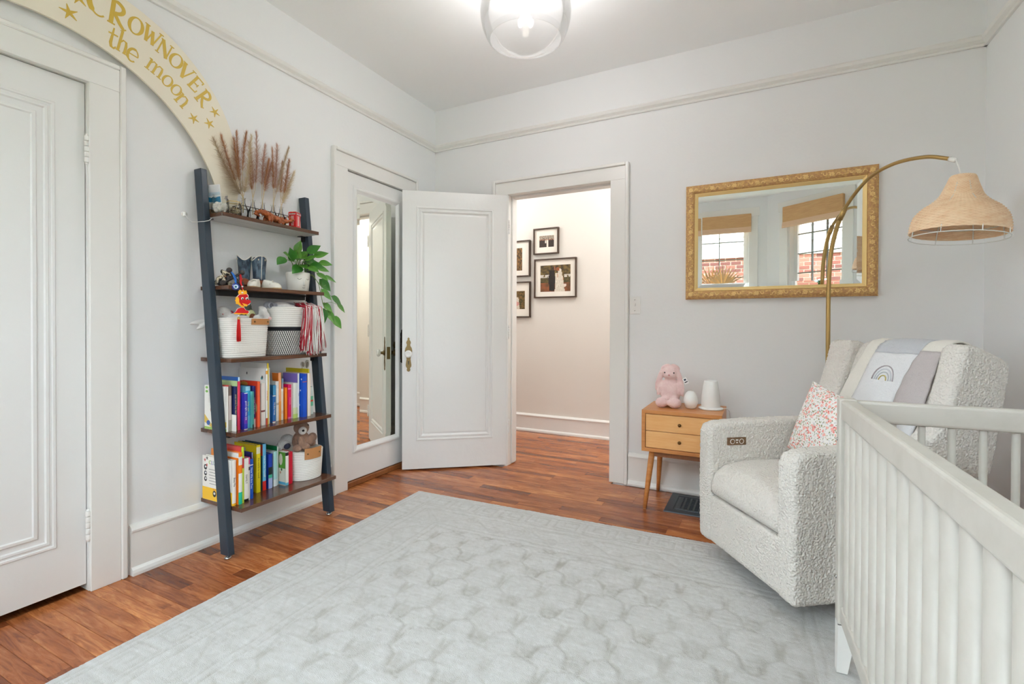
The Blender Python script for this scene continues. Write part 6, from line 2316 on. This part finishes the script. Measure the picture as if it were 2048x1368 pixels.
m.prism(CPR, -CW_ + .120, CW_ - .084, CM @ frame((0, 0, 0), (0, 1, 0), (0, 0, 1), (1, 0, 0)))
build(m, 'back_cushion', BOUCLE, t, mods=FSEAT)
m = MB()
xi = -CW_ + AT
m.box(xi - .002, xi + .006, .085, .175, .518, .552, CM, bev=.001)
cp = build(m, 'control_plate', mat('bronze_plate', c(128, 100, 76), .4, .5), t, label='bronze control plate with two round buttons')
for q, rad in ((.108, .0115), (.152, .0115)):
    for r0, r1, mt_ in ((rad, rad * .78, mat('button_white', c(226, 220, 212), .4)),):
        m = MB()
        m.lathe([(r1, 0), (r0, 0), (r0, .0012), (r1, .0012)], 18, CM @ T(xi + .006, q, .535) @ R(PI / 2, 'Y'), cap=False)
        build(m, 'button_ring', mt_, cp)
m = MB()
m.box(xi + .006, xi + .0068, .124, .136, .538, .544, CM)
m.box(xi + .006, xi + .0068, .126, .134, .527, .532, CM)
build(m, 'port', mat('button_white', c(226, 220, 212), .4), cp)
m = MB()
m.lathe([(.20, .0125), (.205, .016), (.205, .030), (.06, .034), (.055, .085)], 32, CM @ T(0, .40, 0))
m.box(-.20, .20, .22, .58, .060, .088, CM, bev=.004)
build(m, 'swivel_base', mat('bronze_base', c(110, 86, 56), .4, .6), t)


# blanket folded over the back cushion
def cush(s_):
    """point on the cushion profile by arc parameter: front bottom 0 .. over the crest"""
    P = CPR[1:11]
    d = [0]
    for a, b in zip(P[:-1], P[1:]):
        d.append(d[-1] + math.dist(a, b))
    q = s_
    for k in range(len(P) - 1):
        if q <= d[k + 1] or k == len(P) - 2:
            u = (q - d[k]) / (d[k + 1] - d[k])
            tx, tz = (P[k + 1][0] - P[k][0]) / (d[k + 1] - d[k]), (P[k + 1][1] - P[k][1]) / (d[k + 1] - d[k])
            return P[k][0] + (P[k + 1][0] - P[k][0]) * u, P[k][1] + (P[k + 1][1] - P[k][1]) * u, -tz, tx
    return None


def cush_s(s_):
    a = [cush(max(0, min(.70, s_ + k * .02))) for k in (-1, 0, 1)]
    v = [sum(p[i] for p in a) / 3 for i in range(4)]
    L = math.hypot(v[2], v[3])
    return v[0], v[1], v[2] / L, v[3] / L


bl = thing('baby_blanket', tuple(CM @ Vector((0, .70, .60))), 'knitted patchwork baby blanket with a rainbow draped over the chair back', 'blanket')
KN = lambda nm, col: mat(nm, col, .95, bump=('noise', 160, .0022, (1, 1, 2.2)), sheen=.2)
KW, KC, KG, KM, KL = KN('knit_white', c(226, 227, 230)), KN('knit_cream', c(226, 222, 214)), KN('knit_grey', c(192, 194, 200)), KN('knit_mauve', c(188, 180, 180)), KN('knit_lilac', c(212, 202, 206))


def bl_pt(u, s_, off):
    y_, z_, ny, nz = cush_s(s_)
    wav = .004 * math.sin(u * 40 + s_ * 9) * (s_ < .5)
    return CM @ Vector((u, y_ + ny * (off + wav), z_ + nz * (off + wav)))


def panel(nm, u0, u1, s0, s1, mt_, off=.013, ribs=0, k0=.22, k1=.22):
    nx, ny = 10, 22
    m = MB()
    top, bot = [], []
    for lst, o_ in ((top, off + .006), (bot, off - .004)):
        for j in range(ny + 1):
            for i in range(nx + 1):
                s_ = s0 + (s1 - s0) * j / ny
                uu = u0 + (u1 - u0) * i / nx + (k0 + (k1 - k0) * i / nx) * min(.10, s_ - .36)     # drapes slightly askew
                rib = .0016 * math.sin(s_ * 2 * PI * ribs / (s1 - s0)) if ribs else 0
                ed = min(i, nx - i, 3) / 3
                lst.append(bl_pt(uu, s_, o_ + rib - (.004 * (1 - ed) if lst is top else 0)))
    n = (nx + 1) * (ny + 1)
    fs = []
    for j in range(ny):
        for i in range(nx):
            a = j * (nx + 1) + i
            fs.append((a, a + 1, a + nx + 2, a + nx + 1))
            fs.append((n + a, n + a + nx + 1, n + a + nx + 2, n + a + 1))
    per = [i for i in range(nx + 1)] + [j * (nx + 1) + nx for j in range(1, ny + 1)] + [ny * (nx + 1) + i for i in range(nx - 1, -1, -1)] + [j * (nx + 1) for j in range(ny - 1, 0, -1)]
    for k in range(len(per)):
        a, b = per[k], per[(k + 1) % len(per)]
        fs.append((a, n + a, n + b, b))
    m.add(top + bot, fs, 0, True)
    return build(m, nm, mt_, bl)


UB = [-.155, -.092, .102, .207]
panel('cream_border', UB[0], UB[1], .03, .63, KC, k0=.20)
wp = panel('white_panel', UB[1], UB[2], .20, .458, KW)
panel('grey_stripe', UB[1], UB[2], .458, .63, KG, ribs=9)
panel('cream_top', UB[2], UB[3], .475, .63, KC, k1=.04)
panel('mauve_panel', UB[2], UB[3], .20, .475, KM, .016, ribs=26, k1=.04)
panel('white_foot', UB[2] + .01, UB[3], .135, .20, KW, k1=.08)
panel('lilac_hem', UB[2] + .01, UB[3], .03, .135, KL, k1=.08)
panel('grey_foot', UB[1], UB[2] + .01, .03, .20, KG, ribs=9)
for rad, col in ((.040, c(176, 168, 172)), (.031, c(206, 210, 216)), (.022, c(190, 194, 198)), (.013, c(200, 184, 120))):
    m = MB()
    pts = []
    for k in range(15):
        a = PI * k / 14
        pts.append(bl_pt(.010 + rad * 1.1 * math.cos(a), .338 + rad * 1.6 * math.sin(a), .0205))
    m.tube(pts, .0024, 6)
    build(m, 'rainbow_band', mat('stitch_%d' % int(rad * 1000), col, .9), wp)

# floral cushion on the seat
t = thing('floral_cushion', tuple(CM @ Vector((.05, .36, .45))), 'small floral print cushion standing on the armchair seat', 'cushion')


def floral():
    m_ = bpy.data.materials.new('floral_print')
    m_.use_nodes = True
    n = m_.node_tree
    b = n.nodes['Principled BSDF']
    b.inputs['Roughness'].default_value = .9
    tc = n.nodes.new('ShaderNodeTexCoord')
    src = None
    base = (*c(232, 228, 224), 1)
    for sc, rad, cols, keep in ((125, .40, (c(160, 154, 122), c(124, 132, 96)), .7), (130, .36, (c(200, 204, 226), c(230, 206, 180)), .6), (70, .44, (c(226, 146, 138), c(236, 172, 162)), .55), (72, .27, (c(206, 92, 92), c(220, 110, 104)), .5)):
        v = n.nodes.new('ShaderNodeTexVoronoi')
        v.inputs['Scale'].default_value = sc
        mp = n.nodes.new('ShaderNodeMapping')
        mp.inputs['Location'].default_value = (sc * .013, sc * .027, .4)
        no = n.nodes.new('ShaderNodeTexNoise')
        no.inputs['Scale'].default_value = sc * 2.2
        ad = n.nodes.new('ShaderNodeVectorMath')
        ad.operation = 'MULTIPLY_ADD'
        ad.inputs[1].default_value = (.012, .012, .012)
        n.links.new(no.outputs['Color'], ad.inputs[0])
        n.links.new(tc.outputs['Object'], mp.inputs[0])
        n.links.new(mp.outputs[0], ad.inputs[2])
        n.links.new(tc.outputs['Object'], no.inputs['Vector'])
        n.links.new(ad.outputs[0], v.inputs['Vector'])
        lt = n.nodes.new('ShaderNodeMath')
        lt.operation = 'LESS_THAN'
        lt.inputs[1].default_value = rad
        n.links.new(v.outputs['Distance'], lt.inputs[0])
        sp_ = n.nodes.new('ShaderNodeSeparateColor')
        n.links.new(v.outputs['Color'], sp_.inputs[0])
        gt = n.nodes.new('ShaderNodeMath')
        gt.operation = 'LESS_THAN'
        gt.inputs[1].default_value = keep
        n.links.new(sp_.outputs[0], gt.inputs[0])
        mu = n.nodes.new('ShaderNodeMath')
        mu.operation = 'MULTIPLY'
        n.links.new(lt.outputs[0], mu.inputs[0])
        n.links.new(gt.outputs[0], mu.inputs[1])
        cm = n.nodes.new('ShaderNodeMix')
        cm.data_type = 'RGBA'
        cm.inputs[6].default_value = (*cols[0], 1)
        cm.inputs[7].default_value = (*cols[1], 1)
        n.links.new(sp_.outputs[1], cm.inputs[0])
        mx = n.nodes.new('ShaderNodeMix')
        mx.data_type = 'RGBA'
        n.links.new(mu.outputs[0], mx.inputs[0])
        if src is None:
            mx.inputs[6].default_value = base
        else:
            n.links.new(src, mx.inputs[6])
        n.links.new(cm.outputs[2], mx.inputs[7])
        src = mx.outputs[2]
    n.links.new(src, b.inputs['Base Color'])
    return m_


FLOR = floral()
PM = CM @ T(.000, .335, .482) @ R(.06, 'Z') @ R(-.22, 'X') @ R(.22, 'Y')
HW, HH = .160, .158
m = MB()


def pil(sgn):
    def f(u, v):
        a, b = u * 2 - 1, v * 2 - 1
        pin = 1 - .075 * (1 - a * a) * abs(b) ** 3 - .0
        piv = 1 - .075 * (1 - b * b) * abs(a) ** 3
        th_ = .052 * max(0, (1 - a * a)) ** .42 * max(0, (1 - b * b)) ** .42
        return (a * HW * piv, sgn * th_, HH + b * HH * pin)
    return f


m.grid(22, 22, pil(-1), PM)
m.grid(22, 22, lambda u, v: pil(1)(1 - u, v), PM)
build(m, 'cover', FLOR, t)

# ------------------------------------------------------------------ crib
t = thing('crib', (2.560, -1.455, 0), 'white washed wooden crib with rounded slats in the right foreground', 'crib')
CX0, CX1, CYA, CYB, CZ = 2.560, 3.268, -1.455, -2.800, .838
PT = .046


def post(x0, y0):
    m = MB()
    m.box(x0, x0 + PT, y0 - PT, y0, .165, CZ, bev=.006, seg=3)
    o = build(m, 'post', CRIBP, t)
    f = MB()
    a, b = x0 + .001, y0 - .001
    l = [[(a, b - PT + .002, .1655), (a + PT - .002, b - PT + .002, .1655), (a + PT - .002, b, .1655), (a, b, .1655)],
         [(a, b - PT + .004, .10), (a + PT - .008, b - PT + .004, .10), (a + PT - .008, b, .10), (a, b, .10)],
         [(a, b - PT + .018, .0145), (a + PT - .018, b - PT + .018, .0145), (a + PT - .018, b, .0145), (a, b, .0145)]]
    f.loops(l)
    build(f, 'foot', mat('crib_foot', c(234, 232, 228), .4), o)
    return o


for x0 in (CX0, CX1 - PT):
    for y0 in (CYA, CYB + PT):
        o = post(x0, y0)
        if x0 == CX0:
            for z in (.715, .300):
                b = MB()
                yy = y0 - PT * .5 if y0 == CYA else y0 - PT * .5
                b.lathe([(.0058, 0), (.0058, .002), (.004, .0026), (1e-5, .0020)], 12, T(x0 - .0004, yy, z) @ R(-PI / 2, 'Y'), cap=False)
                build(b, 'bolt', CHROME, o)


def rail(nm, x0, x1, y0, y1, z0, z1, bev=.008):
    m = MB()
    m.box(x0, x1, y0, y1, z0, z1, bev=bev, seg=3)
    return build(m, nm, CRIBP, t)


rail('top_rail', CX0 + .004, CX0 + PT - .004, CYB + PT - .002, CYA - PT + .004, CZ - .062, CZ - .002)
rail('bottom_rail', CX0 + .006, CX0 + PT - .006, CYB + PT, CYA - PT + .002, .172, .225)
rail('top_rail', CX1 - PT + .004, CX1 - .004, CYB + PT, CYA - PT + .002, CZ - .062, CZ - .002)
rail('bottom_rail', CX1 - PT + .006, CX1 - .006, CYB + PT, CYA - PT + .002, .172, .225)
for yy in (CYA - PT + .006, CYB + .006):
    rail('top_rail', CX0 + PT - .002, CX1 - PT + .002, yy, yy + PT - .012, CZ - .066, CZ - .004)
    rail('bottom_rail', CX0 + PT - .002, CX1 - PT + .002, yy, yy + PT - .012, .172, .225)


def slat_mesh(rx, ry, z0, z1):
    m = MB()
    n = 12
    l = [[(rx * (abs(math.cos(a)) ** .75) * math.copysign(1, math.cos(a)), ry * (abs(math.sin(a)) ** .75) * math.copysign(1, math.sin(a)), z) for a in [2 * PI * k / n for k in range(n)]] for z in (z0, z1)]
    m.loops(l, smooth=True)
    return m.mesh('slat', CRIBP)


SM1 = slat_mesh(.0115, .0265, .220, CZ - .060)
SM2 = slat_mesh(.0085, .0085, .220, CZ - .064)
nsl = 17
for xx in (CX0 + .020, CX1 - PT / 2):
    for k in range(nsl):
        o = bpy.data.objects.new('slat', SM1)
        link(o, t, (xx, CYA - PT - .036 - k * .0735, 0))
for yy in (CYA - PT / 2, CYB + PT / 2):
    for k in range(10):
        o = bpy.data.objects.new('slat', SM2)
        link(o, t, (2.6935 + k * .0663, yy, 0))

t.rotation_euler.z = math.radians(2.2)

# ------------------------------------------------------------------ framed photographs in the hall
BRN = mat('walnut_frame', c(70, 50, 36), .4)
MATB = mat('mat_board', c(238, 232, 222), .8)


def photo(name, x0, x1, z0, z1, px, fn, label):
    yw = 1.165
    t = thing('picture_frame', ((x0 + x1) / 2, yw, z0), label, 'picture', None)
    m = MB()
    fw_ = .012
    m.box(x0, x1, yw - .028, yw - .0005, z0, z0 + fw_)
    m.box(x0, x1, yw - .028, yw - .0005, z1 - fw_, z1)
    m.box(x0, x0 + fw_, yw - .028, yw - .0005, z0 + fw_, z1 - fw_)
    m.box(x1 - fw_, x1, yw - .028, yw - .0005, z0 + fw_, z1 - fw_)
    build(m, 'frame', BRN, t)
    m = MB()
    m.box(x0 + fw_, x1 - fw_, yw - .012, yw - .008, z0 + fw_, z1 - fw_)
    build(m, 'mat_board', MATB, t)
    a0, a1, b0, b1 = px
    m = MB()
    nx, ny = 44, int(44 * (b1 - b0) / (a1 - a0))
    m.grid(nx, ny, lambda u, v: (a0 + (a1 - a0) * u, yw - .0126, b0 + (b1 - b0) * v), colf=fn, smooth=False)
    build(m, 'photograph', PRINT, t)


def nz(u, v, s_=1.0, sd=0):
    return mnoise.noise((u * 9 * s_ + sd, v * 9 * s_, sd * 3.1))


def mixc(a, b, t_):
    t_ = max(0, min(1, t_))
    return tuple(a[i] * (1 - t_) + b[i] * t_ for i in range(3))


def inell(u, v, x, y, a, b):
    return ((u - x) / a) ** 2 + ((v - y) / b) ** 2 < 1


def couple(u, v):
    bg_ = mixc(c(58, 48, 26), c(122, 100, 50), .5 + 1.1 * nz(u, v, 1.3, 2))
    if v < .34:
        bg_ = mixc(c(150, 84, 46), c(96, 66, 40), .5 + nz(u, v, 1, 5)) if u < .36 or u > .78 else c(110, 66, 38)
    if .50 < v < .64 and (u < .30 or u > .80) and nz(u * 2, v, 1, 8) > -.15:
        bg_ = c(206, 200, 190)
    if .34 < v < .54 and (u < .30 or u > .78):
        bg_ = mixc(c(60, 54, 26), c(98, 84, 44), .5 + nz(u, v, 2, 3))
    w = .085 + .05 * max(0, 1 - abs(v - .45) / .5)
    if v < .80 and abs(u - .385) < w * .85 and v > .03:
        return c(34, 26, 22)
    if inell(u, v, .46, .875, .05, .07):
        return c(150, 96, 66) if u > .455 else c(46, 30, 22)
    if inell(u, v, .585, .845, .06, .075):
        return c(150, 86, 48)
    vw = .05 + .16 * max(0, (.84 - v)) ** .8
    if v < .86 and .60 < u < .645 + vw * .9:
        return mixc(c(226, 218, 204), c(196, 186, 168), .5 + nz(u, v, 3, 1))
    if v < .70 and abs(u - .595) < .085 + .08 * max(0, .36 - v):
        if inell(u, v, .595, .60, .03, .07):
            return c(196, 146, 110)
        return mixc(c(230, 222, 208), c(204, 194, 176), .5 + nz(u, v, 3, 4))
    if inell(u, v, .82, .23, .05, .06):
        return c(224, 206, 194)
    if abs(u - .77 + .02 * v) < .018 and .28 < v < .52:
        return c(190, 136, 100)
    return bg_


def party(u, v):
    if v > .70:
        return mixc(c(60, 46, 34), c(206, 190, 170), .5 + 2.2 * nz(u * 3, v, 2, 1))
    k = int(u * 8)
    if .58 < v < .74 and abs((u * 8) % 1 - .5) < .3:
        return c(186, 134, 104)
    if k == 4 and v < .66:
        return c(230, 222, 210)
    if k == 3 and .34 < v < .58 and abs((u * 8) % 1 - .5) < .32:
        return c(214, 206, 196)
    return mixc(c(28, 20, 18), c(64, 44, 34), .5 + nz(u, v, 2, 9))


def bride(u, v):
    if inell(u, v, .48, .74, .12, .09):
        return c(176, 112, 80)
    if v < .66 and abs(u - .45) < .30 - .1 * v:
        if inell(u, v, .60, .30, .12, .12):
            return c(206, 150, 140)
        return mixc(c(228, 220, 206), c(200, 186, 166), .5 + nz(u, v, 2, 2))
    return mixc(c(58, 56, 24), c(130, 96, 50), .5 + nz(u, v, 1.5, 7))


def veil(u, v):
    if u < .62 - .3 * v and v < .9:
        return mixc(c(222, 208, 196), c(186, 158, 140), .5 + nz(u, v, 2, 2))
    if inell(u, v, .3, .82, .2, .12):
        return c(166, 100, 70)
    return mixc(c(60, 46, 20), c(140, 100, 50), .5 + nz(u, v, 1.5, 4))


photo('a', .352, .617, 1.744, 1.998, (.412, .566, 1.813, 1.925), party, 'small upper hall photograph of a group at a party')
photo('b', .361, .799, 1.318, 1.698, (.425, .737, 1.378, 1.634), couple, 'largest hall photograph, a couple kissing outdoors')
photo('c', -.02, .315, 1.535, 1.896, (.040, .225, 1.598, 1.823), veil, 'hall photograph of a veiled bride, upper of the two cut by the doorway')
photo('d', -.02, .320, 1.128, 1.486, (.030, .256, 1.212, 1.393), bride, 'hall photograph of a seated bride, lower of the two cut by the doorway')

# ------------------------------------------------------------------ things reflected in the gilt mirror: bay furniture and the house next door
t = thing('dresser', (1.70, -3.86, 0), 'low white dresser in front of the centre bay window', 'dresser')
m = MB()
m.box(1.25, 2.15, -3.98, -3.66, .10, .84, bev=.004)
build(m, 'case', TRIM, t)
m = MB()
m.box(1.23, 2.17, -3.99, -3.64, .84, .865, bev=.004)
build(m, 'top', TRIM, t)
for k in range(3):
    m = MB()
    z = .14 + k * .233
    m.box(1.28, 2.12, -3.66, -3.645, z, z + .215, bev=.003)
    o = build(m, 'drawer', TRIM, t)
    for x in (1.5, 1.9):
        q = MB()
        q.ell((x, -3.632, z + .11), (.014, .013, .014), seg=12, rings=8)
        build(q, 'knob', BRASS, o)
for x in (1.29, 2.11):
    for yy in (-3.95, -3.69):
        m = MB()
        m.tube([(x, yy, .1), (x, yy, .001)], [.022, .014], 12)
        build(m, 'leg', WOODS, t)
t = thing('palm_vase', (1.84, -3.80, .8655), 'tall cream vase of dried sun palm fans on the dresser', 'vase')
m = MB()
m.lathe([(.06, 0.0003), (.085, .03), (.10, .16), (.085, .34), (.05, .48), (.045, .56), (.055, .60)], 28, T(1.84, -3.80, .8655), cap=False)
m.lathe([(1e-5, .02), (.06, .02), (.04, .56), (.05, .599)], 28, T(1.84, -3.80, .8655), cap=False)
build(m, 'vase', POT, t)
PALM = mat('dried_palm', c(214, 180, 132), .8)
for cx_, rot_, n in ((1.90, 0.0, 15), (1.76, .55, 11)):
    m = MB()
    o0 = Vector((cx_, -3.80, 1.56))
    m.tube([(1.84, -3.80, .95), (1.84, -3.80, 1.46), o0], .004, 6)
    for k in range(n):
        a = PI / 2 + rot_ + (k - (n - 1) / 2) * 2.3 / n
        L = .32 * (1 - .25 * abs(k - (n - 1) / 2) / n)
        d = Vector((math.cos(a), .1 * math.sin(k * 2.1), math.sin(a)))
        s_ = Vector((-math.sin(a), 0, math.cos(a)))
        m.add([o0, o0 + d * L * .5 + s_ * .012 + Vector((0, .006, 0)), o0 + d * L, o0 + d * L * .5 - s_ * .012 - Vector((0, .006, 0))], [(0, 1, 2, 3)])
    build(m, 'palm_fan', PALM, t)
t = thing('window_plant', (2.93, -3.30, .0128), 'tall potted rubber plant by the right bay window', 'potted plant')
m = MB()
m.lathe([(.11, .0128), (.13, .02), (.15, .30), (.145, .31), (.13, .29), (1e-5, .27)], 28, T(2.93, -3.28, 0), cap=False)
build(m, 'pot', POT, t)
m = MB()
m.tube([(2.93, -3.28, .27), (2.94, -3.29, .9), (2.92, -3.28, 1.58)], [.014, .011, .006], 8)
build(m, 'trunk', STEMG, t)
RL = leaf_mesh(.24, .07, mat('rubber_leaf', c(36, 92, 34), .3))
for k in range(11):
    o = bpy.data.objects.new('leaf', RL)
    a = k * 2.4
    z = .75 + k * .080
    d = Vector((math.cos(a), math.sin(a), .35)).normalized()
    if 2.93 + d.x * .26 > 3.3:
        d.x *= .5
    n_ = (Vector((0, 0, 1)) - d * d.z).normalized()
    o.matrix_world = frame((2.93, -3.28, z), d, n_.cross(d), n_)
    COL.objects.link(o)
    o.parent = t
    o.matrix_parent_inverse = Matrix.Translation(-WL[t.name])

# unseen house bulk, added to keep sky light off the facade next door
BRICKS = BRICKS_ = [mat('brick_%d' % k, col, .9, bump=('noise', 60, .003)) for k, col in enumerate((c(120, 72, 60), c(134, 84, 70), c(104, 64, 56), c(144, 98, 82)))]
m = MB()
m.box(-6, 9, -4.5, 4.0, HC + .11, 6.2)
m.box(-6, -1.6, -4.5, 4.0, -1.2, HC + .11)
m.box(XR + .5, 9, -4.5, 4.0, -1.2, HC + .11)
m.box(-1.6, XR + .5, -4.5, -4.3, -1.2, -.05)
struct(m, 'wall_sky_block', BRICKS_[0])

# neighbouring house seen through the bay glass
NYF = -8.6
t = thing('neighbour_house', (1.6, NYF - .3, -1.2), 'brick and white siding house next door, reflected in the gilt mirror', 'house')
m = MB()
m.box(-3.2, 6.4, NYF - .60, NYF - .012, -1.2, 2.55)
build(m, 'mortar_wall', mat('mortar', c(206, 196, 178), .95), t)
BM = {}
for v, mt_ in enumerate(BRICKS):
    q = MB()
    q.box(-.1, .1, -.05, 0, -.034, .034, bev=.004)
    BM[v] = q.mesh('brick', mt_)
nb = 0
row = 0
z = 1.62
rr = random.Random(8)
while z < 2.52:
    x = 0.35 + (.1075 if row % 2 else 0)
    while x < 4.6 and nb < 300:
        o = bpy.data.objects.new('brick', BM[rr.randrange(4)])
        link(o, t, (x, NYF, z))
        nb += 1
        x += .215
    z += .081
    row += 1
m = MB()
z = -1.1
row = 0
while z < 2.52:
    x = -3.1 + (.1075 if row % 2 else 0)
    while x < 6.3:
        if not (.30 < x < 4.55 and z > 1.6 and (row <= 0 or True)) :
            m.box(x - .1, x + .1, NYF - .03, NYF, z - .034, z + .034)
        x += .215
    z += .081
    row += 1
build(m, 'plain_brickwork', BRICKS[1], t, kind='stuff')
m = MB()
m.box(-3.2, 6.4, NYF - .6, NYF + .03, 2.55, 2.68)
build(m, 'sill_course', TRIM, t)
for k in range(7):
    m = MB()
    z = 2.68 + k * .16
    m.loops([[(-3.2, NYF - .6, z), (6.4, NYF - .6, z), (6.4, NYF + .02, z), (-3.2, NYF + .02, z)], [(-3.2, NYF - .6, z + .16), (6.4, NYF - .6, z + .16), (6.4, NYF - .004, z + .16), (-3.2, NYF - .004, z + .16)]])
    build(m, 'siding_board', mat('siding', c(236, 236, 232), .6), t)
m = MB()
m.box(-40, 40, -60, -4.6, -1.35, -1.2)
struct(m, 'ground', mat('lawn', c(120, 140, 90), .95, bump=('noise', 8, .02)))
